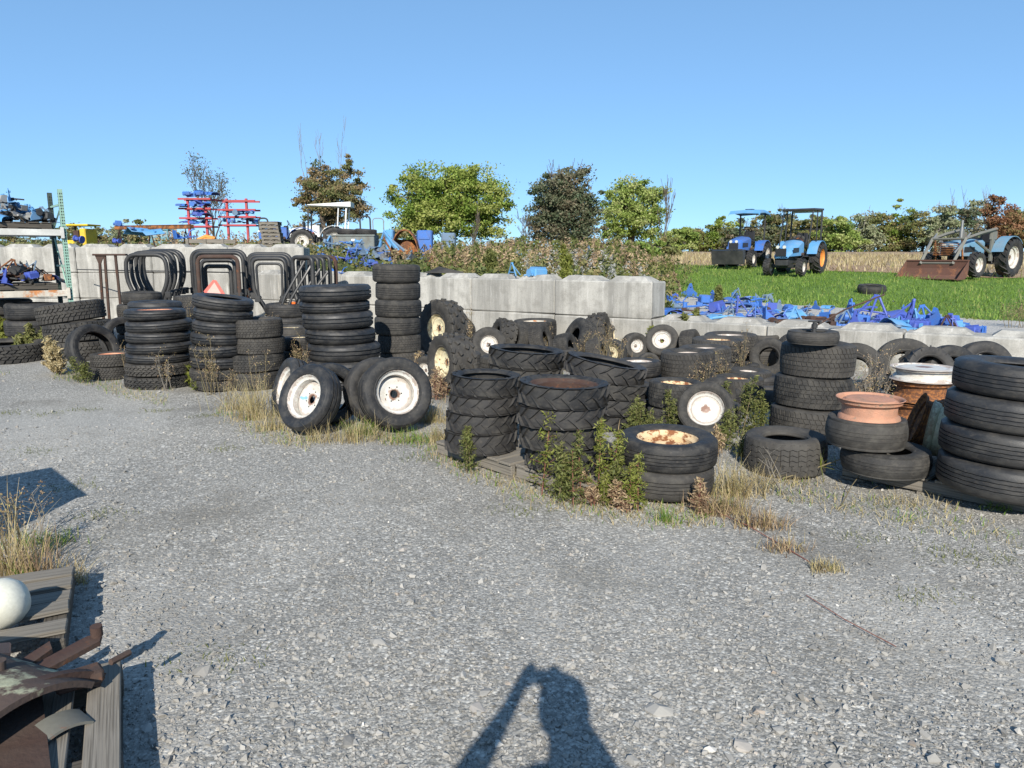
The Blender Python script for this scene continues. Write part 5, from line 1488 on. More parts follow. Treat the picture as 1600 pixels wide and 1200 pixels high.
for i, (x0, y0, x1, y1) in enumerate([(446, 462, 476, 408), (456, 465, 486, 415), (470, 464, 500, 420), (484, 462, 512, 425)]):
    A = atY(x0, y0, 13.9); B = atY(x1, y1, 14.1); b = MB(); b.tube([A - Vector((.25, 0, .6)), A, B], .026, 7)
    b.build('steel_bar', M['blackmetal'], None, 50, label=['leftmost', 'second', 'third', 'rightmost'][i] + ' slanting black bar leaning on the folded roll bars', cat='bar')
# brown bracket frame
t = empty('bracket_frame', (atY(172, 400, 14).x, 14, .1), 0, 'rusty brown bracket frame with flat top left of the roll bars', 'frame')
hh = atY(172, 398, 14).z - .1
b = MB(); b.box((0, 0, hh), (.62, .1, .035), b=.006); b.build('top_plate', M['rust_dark'], t)
for x0, x1 in ((-.20, -.24), (-.10, -.13), (.10, .12)):
    b = MB(); b.tube([(x0, 0, hh), (x1, 0, 0)], .026, 6); b.build('leg', M['rust_dark'], t)
b = MB(); b.prism([(-.28, 0), (-.1, 0), (-.2, -.22)], .02, M=Matrix.Translation((0, 0, hh)) @ Matrix.Rotation(pi / 2, 4, 'X')); b.build('gusset', M['rust_dark'], t)
# slow vehicle triangle
c = atY(335, 452, 13.7); t = empty('warning_triangle', c, 0, 'faded orange slow vehicle triangle hanging in the middle bunch of roll bars', 'sign'); t.rotation_euler = (.1, .12, .1)
b = MB(); b.prism([(-.15, -.11), (.15, -.11), (.19, -.06), (.03, .17), (-.03, .17), (-.19, -.06)], .006, M=Matrix.Rotation(pi / 2, 4, 'X')); b.build('border', M['smv_red'], t)
b = MB(); b.prism([(-.13, -.075), (.13, -.075), (0, .13)], .006, M=Matrix.Translation((0, -.008, 0)) @ Matrix.Rotation(pi / 2, 4, 'X')); b.build('face', M['smv'], t)
b = MB(); b.tube([atY(120, 421, 17.4), atY(205, 423, 16.5), atY(300, 424, 16), atY(395, 427, 15.6)], .012, 6)
b.build('cable', M['blackplastic'], None, 60, label='thin dark cable strung along the left wall behind the roll bars', cat='cable')

# ================================================================== tractors
def wheel_part(parent, x, y, R, W, rimmat, kind='lug', q=.55, mat=None):
    """a wheel standing under a tractor: part wheel > sub-parts"""
    sg = 1 if y > 0 else -1
    q_ = Vector((0, sg, 0)).to_track_quat('Z', 'X')
    e = obj('wheel', None, parent, loc=(x, y - sg * W / 2, R), rot=q_)
    me = tyre_mesh(kind, q, mat or RUB[kind])
    obj('tyre', me, e, scale=(R, R, W))
    obj('rim', rim_mesh(rimmat, .6), e, loc=(0, 0, W * .12), scale=(R * q, R * q, W * .76))
    return e
def tractor(loc, yaw_, label, blue='blue', sc=1.0, rR=.56, fR=.36, wb=1.75, top=None, rearrim='rim_white', frontrim='rim_white', loader=False, hoodslope=.12, front='plain', track=.62, exhaust=False, tilt=(0, 0)):
    t = empty('tractor', loc, yaw_, label, 'tractor')
    t.rotation_euler = (tilt[0], tilt[1], yaw_)
    t.scale = (sc, sc, sc)
    bl = M[blue]
    for s_ in (-1, 1):
        wheel_part(t, 0, s_ * track, rR, .36, rearrim); wheel_part(t, wb, s_ * track * .92, fR, .24, frontrim)
    b = MB(); b.box((wb * .45, 0, rR * .95), (wb * 1.15, .30, .30), b=.03); b.box((0, 0, rR), (.5, .42, .42), b=.04); b.cyl((0, -track + .1, rR), (0, track - .1, rR), .08, 10)
    b.box((wb, 0, fR + .03), (.16, track * 1.5, .12), b=.02); b.box((wb + .28, 0, .45), (.22, .42, .2), b=.02); b.build('chassis', M['rust_dark' if loader else 'blackmetal'], t)
    # bonnet: tapered hull from x=.75 to x=wb+.45
    x0, x1 = .72, wb + .45; h0, h1 = 1.18, 1.18 - hoodslope; z0_ = .66
    n = 6; vv = []
    secs = [(x0, .30, h0), (x0 + .25, .31, h0 + .01), ((x0 + x1) / 2, .30, (h0 + h1) / 2 + .01), (x1 - .12, .27, h1 - .01), (x1, .22, h1 - .10)]
    for (x, w, h) in secs:
        vv += [(x, -w, z0_), (x, -w, h - .10), (x, -w * .75, h - .02), (x, 0, h + .01), (x, w * .75, h - .02), (x, w, h - .10), (x, w, z0_)]
    ff = []
    for i in range(len(secs) - 1):
        for j in range(6): ff.append((i * 7 + j, i * 7 + j + 1, i * 7 + 8 + j, i * 7 + 7 + j))
        ff.append((i * 7 + 6, i * 7, i * 7 + 7, i * 7 + 13))
    ff += [tuple(range(7)), tuple(range(len(secs) * 7 - 7, len(secs) * 7))[::-1]]
    b = MB(); b.add(vv, ff); me = b.mesh('bonnet', bl, smooth=40)
    bm = bmesh.new(); bm.from_mesh(me); bmesh.ops.recalc_face_normals(bm, faces=bm.faces); bm.to_mesh(me); bm.free()
    bon = obj('bonnet', me, t)
    b = MB(); b.box((x1 + .012, 0, .80), (.03, .36, .26), b=.008); b.build('grille', M['blackplastic'] if front != 'rusty' else M['rust_dark'], bon)
    for s_ in (-1, 1):
        b = MB(); b.cyl((x1 - .0, s_ * .11, .98), (x1 + .035, s_ * .11, .98), .055, 12); b.build('headlight', M['lens_clear'], bon)
        b = MB(); b.box(((x0 + x1) / 2 + .1, s_ * .305, .86), (.6, .012, .16), b=.003); b.build('side_vent', M['blackplastic'], bon)
    for s_ in (-1, 1):            # rear fenders: an arc over each wheel
        b = MB(); vv = []; k = 9
        for i in range(k):
            a = radians(15 + 125 * i / (k - 1)); rr_ = rR + .09
            for y in (s_ * (track - .22), s_ * (track + .12)):
                for dr in (0, .018): vv.append(((rr_ + dr) * cos(a), y, rR + (rr_ + dr) * sin(a) * .92))
        ff = []
        for i in range(k - 1):
            o, p = i * 4, i * 4 + 4
            ff += [(o, p, p + 2, o + 2), (o + 1, o + 3, p + 3, p + 1), (o, o + 1, p + 1, p), (o + 2, p + 2, p + 3, o + 3)]
        ff += [(0, 2, 3, 1), (k * 4 - 4, k * 4 - 3, k * 4 - 1, k * 4 - 2)]
        b.add(vv, ff); b.box((.12, s_ * (track - .23), rR + .30), (.72, .02, .42), b=.004); b.build('fender', bl, t)
    b = MB(); b.box((.18, 0, 1.02), (.42, .42, .10), b=.04); b.box((-.02, 0, 1.24), (.10, .40, .38), b=.04); b.build('seat', M['blackplastic'], t)
    b = MB(); b.tube([(.78 + .0, 0, 1.1), (.66, 0, 1.34)], .02, 6)
    b.tube([Vector((.65, 0, 1.35)) + Vector((.07 * cos(a), .17 * sin(a), .13 * cos(a))) for a in [i * pi / 6 for i in range(12)]], .013, 5, closed=True); b.build('steering_wheel', M['blackplastic'], t)
    b = MB(); b.box((.45, 0, .62), (.6, .9, .04), b=.008); b.build('floor_plate', M['blackmetal'], t)
    b = MB(); b.box((.78, 0, 1.16), (.16, .42, .16), b=.03); b.build('dashboard', M['blackplastic'], t)
    for s_ in (-1, 1):
        b = MB(); b.box((.5, s_ * .52, .42), (.30, .12, .03), b=.005); b.tube([(.62, s_ * .52, .43), (.62, s_ * .48, .62)], .012, 4); b.build('step', M['blackmetal'], t)
        b = MB(); b.cyl((-.30, s_ * (track - .1), rR * 1.75), (-.36, s_ * (track - .1), rR * 1.75), .045, 8); b.build('rear_lamp', M['orange_lens'], t)
    b = MB(); b.tube([(.9, .33, .75), (1.1, .40, .62), (1.35, .36, .55), (1.6, .3, .6)], .014, 5); b.build('hose', M['blackplastic'], t)
    b = MB(); b.box((wb * .55, -.315, .74), (.22, .05, .16), b=.02); b.cyl((wb * .55, .30, .70), (wb * .55, .38, .70), .06, 10); b.build('filter', M['rust_dark'], t)
    if top == 'rops':
        b = MB(); b.tube(round_path([(-.25, -.5, .8), (-.3, -.5, 1.95), (-.3, .5, 1.95), (-.25, .5, .8)], .15), .035, 7); b.build('roll_bar', M['blackmetal'], t)
    if top == 'canopy':
        b = MB()
        for s_ in (-1, 1):
            b.tube([(-.28, s_ * .5, .8), (-.28, s_ * .5, 2.12)], .032, 6); 
        b.tube([(-.28, -.5, 1.6), (-.28, .5, 1.6)], .025, 6)
        b.build('roll_bar', M['blackmetal' if blue != 'white' else 'white'], t)
        b = MB(); secs = [(-.62, 2.10), (-.5, 2.19), (.2, 2.24), (.75, 2.20), (.9, 2.10)]; vv = []
        for x, z in secs: vv += [(x, -.62, z - .08), (x, -.58, z), (x, 0, z + .03), (x, .58, z), (x, .62, z - .08)]
        vv2 = [(x, y, z - .035) for (x, y, z) in vv]; m5 = len(vv); ff = []
        for i in range(4):
            for j in range(4):
                q4 = (i * 5 + j, i * 5 + j + 1, i * 5 + j + 6, i * 5 + j + 5); ff += [q4, tuple(m5 + v_ for v_ in q4[::-1])]
        for i in range(4):
            ff += [(i * 5, i * 5 + 5, m5 + i * 5 + 5, m5 + i * 5), (i * 5 + 4, m5 + i * 5 + 4, m5 + i * 5 + 9, i * 5 + 9)]
        for j in range(4): ff += [(j, m5 + j, m5 + j + 1, j + 1), (20 + j, 21 + j, m5 + 21 + j, m5 + 20 + j)]
        b.add(vv + vv2, ff); b.build('canopy', M['blue2'], t)
        b = MB(); b.box((.15, 0, 2.275), (.26, .3, .03), b=.008); b.build('roof_hatch', M['blackplastic'], t)
    if top == 'white':
        b = MB(); b.add([(-.75, -.6, 1.98), (-.75, .6, 1.98), (1.15, .6, 2.04), (1.15, -.6, 2.04), (-.75, -.6, 2.20), (-.75, .6, 2.20), (1.15, .6, 2.07), (1.15, -.6, 2.07)], [(0, 1, 2, 3), (4, 7, 6, 5), (0, 3, 7, 4), (1, 5, 6, 2), (0, 4, 5, 1), (3, 2, 6, 7)]); b.build('canopy', M['white'], t)
        b = MB()
        for s_ in (-1, 1):
            b.tube([(-.45, s_ * .45, .9), (-.55, s_ * .45, 2.1)], .04, 6)
        b.tube([(-.1, .45, .9), (-.2, .45, 2.1)], .03, 6)
        b.build('roll_bar', M['white'], t)
    if top == 'frame':
        b = MB()
        for s_ in (-1, 1):
            b.tube([(-.35, s_ * .55, .8), (-.42, s_ * .52, 2.2)], .032, 6); b.tube([(.95, s_ * .5, .9), (.55, s_ * .5, 2.22)], .024, 6)
            b.tube([(.2, s_ * .55, .85), (.1, s_ * .52, 2.2)], .022, 6)
        b.tube([(-.4, -.53, 1.55), (-.4, .53, 1.55)], .022, 6)
        b.build('cab_frame', M['blackmetal'], t)
        b = MB(); b.box((.06, 0, 2.24), (1.1, 1.14, .07), b=.015); b.build('roof_frame', M['blackmetal'], t)
        b = MB(); b.box((-.42, 0, 2.2), (.12, 1.0, .12), b=.02); b.build('roof_edge', M['white'], t)
    if exhaust:
        b = MB(); b.cyl((1.25, -.18, 1.15), (1.25, -.18, 1.55), .055, 10); b.cyl((1.25, -.18, 1.55), (1.25, -.18, 1.78), .035, 10); b.build('exhaust', M['steel'], t)
    if loader:
        gm_ = M['greyprimer']
        for s_ in (-1, 1):
            b = MB(); b.box((.62, s_ * .46, 1.0), (.16, .07, 1.0), b=.01); b.box((.58, s_ * .46, 1.3), (.42, .05, .26), b=.01); b.build('loader_tower', gm_, t)
            b = MB(); b.tube([(.55, s_ * .52, 1.5), (1.5, s_ * .52, 1.35), (2.35, s_ * .50, 1.18), (2.95, s_ * .48, .42)], .055, 4); b.build('loader_arm', gm_, t)
            b = MB(); b.tube([(.8, s_ * .53, .75), (1.8, s_ * .53, 1.12)], .04, 6); b.tube([(2.1, s_ * .5, 1.35), (2.85, s_ * .46, .75)], .03, 6); b.build('hydraulic_cylinder', M['steel'], t)
            b = MB(); b.tube([(2.2, s_ * .40, .5), (2.35, s_ * .40, 1.15)], .03, 5); b.build('grille_guard_post', M['rust'], t)
        b = MB()
        for i in range(7): b.box((wb + .56, 0, .70 + i * .055), (.02, .74, .022), b=.004)
        b.build('grille_guard', M['rust'], t)
        b = MB(); b.tube([(2.35, -.5, 1.18), (2.35, .5, 1.18)], .04, 6); b.build('cross_tube', gm_, t); b = MB(); b.tube([(2.9, -.5, .45), (2.9, .5, .45)], .035, 6); b.build('cross_tube', gm_, t)
        # bucket: curved shell with end plates
        prof = [(2.92, .52), (2.90, .30), (2.94, .10), (3.08, .0), (3.52, -.02)]
        b = MB(); vv = []; hw = .93
        for (x, z) in prof: vv += [(x, -hw, z), (x, hw, z), (x - .018, -hw, z - .018), (x - .018, hw, z - .018)]
        ff = []
        for i in range(4):
            o, p = i * 4, i * 4 + 4
            ff += [(o, p, p + 1, o + 1), (o + 2, o + 3, p + 3, p + 2), (o, o + 2, p + 2, p), (o + 1, p + 1, p + 3, o + 3)]
        ff += [(0, 1, 3, 2), (16, 18, 19, 17)]
        b.add(vv, ff)
        for s_ in (-1, 1):
            b.prism([(x, z) for x, z in prof[::-1]], .015, M=Matrix.Translation((0, s_ * hw + .007, .0)) @ Matrix.Rotation(pi / 2, 4, 'X'))
        b.box((3.5, 0, -.005), (.12, hw * 2 + .02, .02)); b.box((2.91, 0, .53), (.06, hw * 2, .04)); b.build('bucket', M['bucket'], t)
    return t
def gY(px, Y):
    x = (px - 800) / FPX * (Y * cos(PITCH) + .3)
    return Vector((x, Y, hz(x, Y)))
p = gY(1166, 30); tractor(p, radians(-125), 'bright blue compact tractor with a blue canopy at the field edge', 'blue', .98, top='canopy', wb=1.45, rR=.50, fR=.33)
b = MB(); b.add([(-.05, -.6, .2), (.12, -.6, .12), (.25, -.6, .62), (-.05, -.6, .66), (-.05, .6, .2), (.12, .6, .12), (.25, .6, .62), (-.05, .6, .66)], [(0, 1, 2, 3), (4, 7, 6, 5), (1, 5, 6, 2), (3, 2, 6, 7), (0, 3, 7, 4), (0, 4, 5, 1)])
for y_ in (-.45, .45): b.tube([(-.5, y_, .5), (0, y_, .4)], .03, 6)
b.tube([(.25, -.58, .66), (.25, .58, .66)], .022, 6)
h_ = radians(-125); b.build('mower_deck', M['blackmetal'], None, label='black front deck standing before the blue canopied tractor', cat='implement', loc=p + Vector((cos(h_) * 2.35, sin(h_) * 2.35, -.0)), rot=(0, 0, h_))
p = gY(1247, 26.6); mt_ = tractor(p, radians(-128), 'pale blue compact tractor with an open black cab frame and orange rear rim', 'blue2', .98, top='frame', wb=1.75, rR=.55, fR=.30, rearrim='orangerim', hoodslope=.38, track=.60, tilt=(0, .03))
place_tyre('smooth', p + Vector((-.18, -.22, 1.02)), .27, .2, Vector((-.55, -.75, .35)).to_track_quat('Z', 'Y'), 'loose wheel with an orange rim lying on the pale blue tractor seat', None, .55, 'orangerim', .7)
p = gY(1530, 25.4); tractor(p, radians(-147), 'old blue loader tractor with a rusty bucket and upright exhaust', 'blue_dull', 1.04, top=None, wb=1.9, rR=.62, fR=.40, loader=True, front='rusty', exhaust=True, hoodslope=.06, track=.72)
g = gat(1370, 461); place_tyre('smooth', g + Vector((0, .3, .02)), .34, .22, Quaternion((1, 0, 0), .1), 'worn tyre lying in the grass in front of the loader bucket', None, .6)
# left background
p = gY(480, 29.5); tractor(p, radians(187), 'blue and white compact tractor facing left with a black roll bar', 'blue', .86, top='rops', wb=1.5, rR=.55, fR=.34, hoodslope=.10)
p = gY(530, 33); tractor(p, radians(184), 'white tractor under a flat white canopy behind the grey bin', 'white', .96, top='white', wb=1.6, rR=.55, fR=.36)
def simple(name, label, cat, loc, rotz=0, rot=None): return empty(name, loc, rotz, label, cat, None, rot=rot)
# cantilever racks with blue parts
def rack_c(px0, px1, Y, levels, label, zt, posts):
    a = atY(px0, 380, Y); b_ = atY(px1, 380, Y); w = b_.x - a.x; base = hz(a.x, Y)
    t = empty('storage_rack', ((a.x + b_.x) / 2, Y, base), 0, label, 'rack', 'red storage racks')
    for f in posts:
        b = MB(); b.box((w * f, 0, (zt - base) / 2), (.09, .09, zt - base)); b.build('post', M['redmetal'], t)
    for z in levels:
        b = MB(); b.box((0, -.1, z - base), (w * 1.05, .07, .07)); b.build('arm', M['redmetal'], t)
        b = MB(); b.box((0, .5, z - base), (w * 1.05, .07, .07)); b.build('arm', M['redmetal'], t)
    return t, (a.x + b_.x) / 2, w
lv = [atY(300, y, 31).z for y in (311, 326, 341, 354)]
t, cx_, w_ = rack_c(286, 334, 31, lv, 'left red cantilever rack stacked with bright blue parts', lv[0] + .05, (-.25, .32))
for li_, z in enumerate(lv):
    for i in range(7):
        scrap((cx_ + SR.uniform(-.42, .45) * w_, 31 + SR.uniform(-.2, .4), z + .06 + SR.random() * .12), SR.choice([2, 3, 1, 6, 5]), SR.choice(['blue', 'blue', 'blue3']), SR.uniform(.6, 1.0),
              f'blue part {["far left", "left", "left of centre", "central", "right of centre", "right", "far right"][i]} on the {["top", "second", "third", "lowest"][li_]} level of the left red rack', 'blue parts on the left red rack', .15)
lv = [atY(380, y, 32).z for y in (314, 328, 339, 352)]
t, cx_, w_ = rack_c(346, 402, 32, lv, 'right red cantilever rack with blue parts on its lower levels', lv[0] + .1, (-.28, .26))
for li_, z in enumerate(lv[2:]):
    for i in range(8):
        scrap((cx_ + SR.uniform(-.45, .5) * w_, 32 + SR.uniform(-.2, .4), z + .05 + SR.random() * .18), SR.choice([2, 3, 1, 6, 5]), SR.choice(['blue', 'bluegrey', 'blue', 'blue2']), SR.uniform(.6, 1.0),
              f'blue part {["far left", "left", "left of centre", "central left", "central right", "right of centre", "right", "far right"][i]} on the {["upper", "lower"][li_]} level of the right red rack', 'blue parts on the right red rack', .15)
# yellow machine, long rusty beam, crate, small cab
p = gY(138, 28); t = simple('machine', 'yellow farm machine with an open frame at the far left', 'machine', p)
zt = atY(138, 352, 28).z - p.z
b = MB(); b.box((.25, 0, zt * .48), (.22, .8, zt * .8), b=.03); b.box((-.28, 0, zt * .35), (.35, .7, .3), b=.03); b.build('body', M['yellow'], t)
b = MB(); b.box((0, 0, zt), (1.0, .9, .06), b=.01); b.build('roof', M['yellow'], t)
b = MB(); b.box((-.1, 0, zt * .62), (.2, .4, zt * .4)); b.tube([(-.42, -.35, .2), (-.42, -.35, zt)], .03, 6); b.tube([(-.42, .35, .2), (-.42, .35, zt)], .03, 6); b.build('frame', M['rust_dark'], t)
A = atY(182, 353, 24); B = atY(300, 357, 23)
b = MB(); b.box((0, 0, 0), ((B - A).length, .18, .10), b=.01); b.box((0, 0, .055), ((B - A).length, .22, .012)); b.box((0, 0, -.055), ((B - A).length, .22, .012))
o = b.build('steel_beam', M['rust'], None, label='long rusty steel beam lying on supports behind the left wall', cat='beam', loc=(A + B) / 2); o.rotation_euler = (0, 0, atan2((B - A).y, (B - A).x))
for px, lab in ((186, 'left'), (235, 'middle'), (290, 'right')):
    q = atY(px, 360, 23.6); zb_ = hz(q.x, 23.6); zz = q.z - .0
    b = MB(); b.tube([(-.18, 0, 0), (0, 0, zz - zb_), (.18, 0, 0)], .035, 5); b.build('stand', M['rust_dark'], None, label=f'{lab} stand under the long rusty beam', cat='stand', loc=(q.x, 23.6, zb_))
for px, py, k, m, sc, lab in [(215, 366, 3, 'blue2', 1.2, 'light blue curved panel under the long rusty beam'), (203, 362, 2, 'blue', 1.0, 'blue long arm under the long rusty beam'), (240, 368, 3, 'blue2', 1.1, 'pale blue curved panel right of the beam middle'),
                          (185, 354, 5, 'blue', .6, 'blue ribbed housing at the left end of the long beam'), (290, 372, 0, 'blue', 1.1, 'big bright blue bracket beside the grey crate'), (122, 378, 1, 'blue3', .8, 'violet casting on the wall by the yellow machine'), (184, 380, 1, 'blue3', .6, 'small violet casting on the wall under the beam')]:
    q = atY(px, py, 20.5); scrap((q.x, 20.5, q.z), k, m, sc, lab, None, .4)
q = gY(262, 36); t = simple('cab', 'small teal tractor cab with windows behind the left wall', 'cab', q); zc = atY(262, 358, 36).z - q.z
b = MB(); b.box((0, 0, zc - .04), (.9, .9, .08), b=.02); b.box((0, 0, .35), (.85, .85, .7), b=.03)
for sx in (-.4, .0, .4):
    b.box((sx, -.4, zc / 2), (.06, .06, zc))
b.box((-.4, .4, zc / 2), (.06, .06, zc)); b.box((.4, .4, zc / 2), (.06, .06, zc)); b.build('frame', M['teal'], t)
b = MB(); b.box((.2, -.4, .7 + (zc - .78) / 2), (.32, .01, zc - .8)); b.box((-.2, -.4, .7 + (zc - .78) / 2), (.32, .01, zc - .8)); b.build('window', M['glass'], t)
q = atY(331, 384, 19.2); zc = hz(q.x, 19.2); t = simple('crate', 'low grey slatted crate with orange parts behind the left wall', 'crate', (q.x, 19.2, zc)); top_ = atY(331, 374, 19.2).z - zc
for i in range(3):
    for y_ in (-.4, .4):
        b = MB(); b.box((0, y_, top_ - .05 - i * .14), (.92, .02, .10), b=.003); b.build('slat', M['wood'], t)
for x_ in (-.44, 0, .44):
    b = MB(); b.box((x_, -.425, top_ / 2), (.07, .03, top_)); b.build('corner_post', M['wood'], t)
b = MB(); b.box((0, 0, .1), (.9, .78, .02)); b.build('floor_board', M['wood'], t)
b = MB(); b.tube([(-.25, 0, 0), (-.05, .05, .1), (.2, 0, .03)], .05, 8); b.box((.05, 0, .03), (.25, .2, .06), b=.02)
b.build('orange_part', M['orangerim'], None, 50, label='orange casting lying on the grey crate', cat='part', loc=(q.x - .1, 19.2, zc + top_ - .02))
# stack of pallets
q = gY(430, 27); zt = atY(430, 352, 27).z; k = 0; z = q.z
while z < zt:
    pallet((q.x + random.uniform(-.04, .04), 27, z), random.uniform(-.06, .06) + .1, .66, .6, ['lowest', 'second lowest', 'third lowest', 'fourth lowest', 'fifth lowest', 'sixth lowest', 'seventh lowest', 'eighth lowest', 'ninth lowest', 'tenth lowest', 'eleventh lowest', 'twelfth lowest', 'thirteenth lowest'][min(k, 12)] + ' pallet of the stack left of the blue tractor', 'stacked pallets')
    z += .13; k += 1
# grey bin, loader parts, rusty drum
q = gY(556, 29); zt = atY(556, 367, 29).z - q.z; t = simple('bin', 'long grey speckled steel bin beside the white tractor', 'bin', q)
M['bin'] = paint('bin_galvanised', (.17, .19, .18), .2, .6, (.1, .1, .08), scale=12, dirt=.6)
b = MB()
for y_ in (-.5, .5): b.box((0, y_, zt / 2), (1.75, .03, zt), b=.006)
for x_ in (-.87, .87): b.box((x_, 0, zt / 2), (.03, .97, zt), b=.006)
b.box((0, 0, .06), (1.7, .96, .04)); b.build('body', M['bin'], t)
b = MB(); b.box((0, -.53, zt - .03), (1.82, .04, .06), b=.008); b.build('rim_rail', M['bin'], t)
b = MB(); b.box((.1, -.522, zt * .7), (.16, .008, .08)); b.build('plate', M['white'], t)
for i, (px, py, lab) in enumerate([(548, 365, 'black tyre lying on the left of the grey bin'), (575, 363, 'black tyre lying on the right of the grey bin')]):
    place_tyre('truck', (gY(px, 29).x, 29, q.z + zt - .0), .42, .22, Quaternion((0, 1, 0), .05), lab, None)
def loop(px0, px1, ytop, Y, mat, label, r0=.035):
    a = atY(px0, ytop, Y); c_ = atY(px1, ytop, Y); w = (c_.x - a.x) / 2; zb_ = hz(a.x, Y)
    b = MB(); b.tube(round_path([(-w * .8, 0, 0), (-w, 0, a.z - zb_), (w, 0, a.z - zb_), (w, .1, 0)], .15), r0, 7)
    b.build('roll_bar', M[mat], None, 50, label=label, cat='roll bar', loc=((a.x + c_.x) / 2, Y, zb_))
loop(562, 578, 338, 31, 'blackmetal', 'black roll bar loop standing behind the grey bin')
loop(582, 599, 341, 33, 'steel', 'thin grey roll bar frame right of the black loop', .02)
loop(404, 418, 341, 32, 'blackmetal', 'black curved roll bar at the right end of the red racks')
for (pts, mat, r0, lab) in [([(592, 392), (600, 362), (622, 392)], 'blue2', .09, 'light blue bent loader arm right of the grey bin'), ([(600, 366), (632, 392)], 'bluegrey', .06, 'grey blue loader arm beside the bent one'),
                            ([(598, 370), (616, 400)], 'rust', .04, 'thin rusty bar leaning on the loader arms'), ([(606, 368), (626, 398)], 'rust', .04, 'second thin rusty bar on the loader arms')]:
    Pp = [atY(x, y, 28) for x, y in pts]; b = MB(); b.tube([q2 - Pp[0] for q2 in Pp], r0, 6)
    b.build('loader_arm', M[mat], None, 50, label=lab, cat='loader arm', loc=Pp[0])
for px0, px1, y0_, y1_, mat, lab in [(603, 616, 359, 378, 'blue2', 'blue box shaped cover right of the loader arms'), (652, 676, 360, 369, 'blue', 'flat blue cover right of the rusty arch'), (690, 712, 364, 370, 'bluegrey', 'grey blue long cover on the mound')]:
    a = atY(px0, y0_, 29.5); c_ = atY(px1, y1_, 29.5); w = c_.x - a.x; zb_ = hz(a.x, 29.5) + .05
    b = MB(); b.box((0, 0, (a.z - zb_) / 2), (w, .5, a.z - zb_), b=.05); b.box((0, -.26, (a.z - zb_) * .7), (w * .7, .03, .1), b=.01); b.build('cover', M[mat], None, label=lab, cat='cover', loc=((a.x + c_.x) / 2, 29.5, zb_))
a = atY(633, 358, 29); zb_ = hz(a.x, 29); hh = a.z - zb_
b = MB(); vv = []; k = 11
for i in range(k):
    an = pi * i / (k - 1)
    for y in (-.35, .35):
        for rr_ in (.95, 1.0): vv.append((-cos(an) * .56 * rr_, y, max(.0, sin(an) * hh * rr_)))
ff = []
for i in range(k - 1):
    o, p = i * 4, i * 4 + 4
    ff += [(o, p, p + 2, o + 2), (o + 1, o + 3, p + 3, p + 1), (o, o + 1, p + 1, p), (o + 2, p + 2, p + 3, o + 3)]
b.add(vv, ff); b.box((0, .3, hh * .35), (1.0, .03, hh * .6), b=.01); b.build('fender', M['rust'], None, 50, label='rusty brown arched fender on the mound right of the loader arms', cat='fender', loc=(a.x, 29, zb_))

# ================================================================== foreground pallets with rusty plates (bottom left)
# near pallet: right edge runs from (190,1022) towards (192,1200)
a = at(190, 1030, .135); b2 = at(190, 1200, .135)
dirn = (a - b2); dirn.z = 0; dirn.normalize(); an = atan2(dirn.y, dirn.x)
fp = empty('pallet', (a.x, a.y, 0), an, 'weathered pallet at the bottom left corner loaded with rusty curved plates', 'pallet')
# local: +x away from the camera, +y to the left
def fboard(parent, x, y, z, lx, ly, lz, rot=0, mat='wood', nm='board', alongy=False):
    b = MB()
    if alongy:
        b.box((0, 0, 0), (ly, lx, lz), b=.004); return b.build(nm, M[mat], parent, loc=(x, y, z), rot=(0, 0, pi / 2 + rot))
    b.box((0, 0, 0), (lx, ly, lz), b=.004); return b.build(nm, M[mat], parent, loc=(x, y, z), rot=(0, 0, rot))
for i, (y_, w_) in enumerate([(.055, .105), (.20, .10), (.34, .10), (.50, .13), (.66, .10), (.82, .10), (.97, .12)]):
    fboard(fp, -.60, y_, .126, 1.2, w_, .02, random.uniform(-.006, .006))
for x_ in (-.04, -.60, -1.16):
    fboard(fp, x_, .52, .072, .10, 1.04, .086, 0, 'wood_dark', 'stringer', True)
    
for y_ in (.055, .52, .97): fboard(fp, -.6, y_, .014, 1.2, .10, .02, 0, 'wood_dark')
# rusty plates and curved shells on it
FM = Matrix.Translation((a.x, a.y, 0)) @ Matrix.Rotation(an, 4, 'Z')
def fobj(b, name, mat, x, y, z, rot, label, cat, sm=40):
    q = Quaternion((0, 0, 1), an) @ (Quaternion((0, 0, 1), rot[2]) @ Quaternion((0, 1, 0), rot[1]) @ Quaternion((1, 0, 0), rot[0]))
    return b.build(name, M[mat], None, sm, label=label, cat=cat, loc=FM @ Vector((x, y, z)), rot=q)
def shell(R_, L_, a0, a1, th, n=16):
    b = MB(); vv = []
    for i in range(n):
        a_ = a0 + (a1 - a0) * i / (n - 1)
        for y in (-L_ / 2, L_ / 2):
            for r in (R_, R_ - th): vv.append((r * sin(a_), y, r * cos(a_) - R_))
    ff = []
    for i in range(n - 1):
        o, p = i * 4, i * 4 + 4
        ff += [(o, p, p + 2, o + 2), (o + 1, o + 3, p + 3, p + 1), (o, o + 1, p + 1, p), (o + 2, p + 2, p + 3, o + 3)]
    ff += [(0, 2, 3, 1), (n * 4 - 4, n * 4 - 3, n * 4 - 1, n * 4 - 2)]
    b.add(vv, ff); return b
M['lichen'] = paint('rust_with_lichen', (.075, .055, .045), .45, .85, (.30, .30, .20), scale=5, dirt=.6, dirtc=(.11, .07, .055))
b = shell(.46, .46, -.75, .62, .022); b.cyl((.1, .0, -.03), (.1, 0, .02), .022, 10); fobj(b, 'curved_plate', 'lichen', -.26, .42, .31, (.06, .06, -.80), 'large dark rusty curved plate with pale lichen spots at the bottom left', 'steel plate')
b = shell(.50, .035, -.75, .62, .05); fobj(b, 'curved_rib', 'rust_dark', -.33, .27, .285, (.03, .06, -.86), 'thick curved rusty rib edging the large plate', 'steel rib')
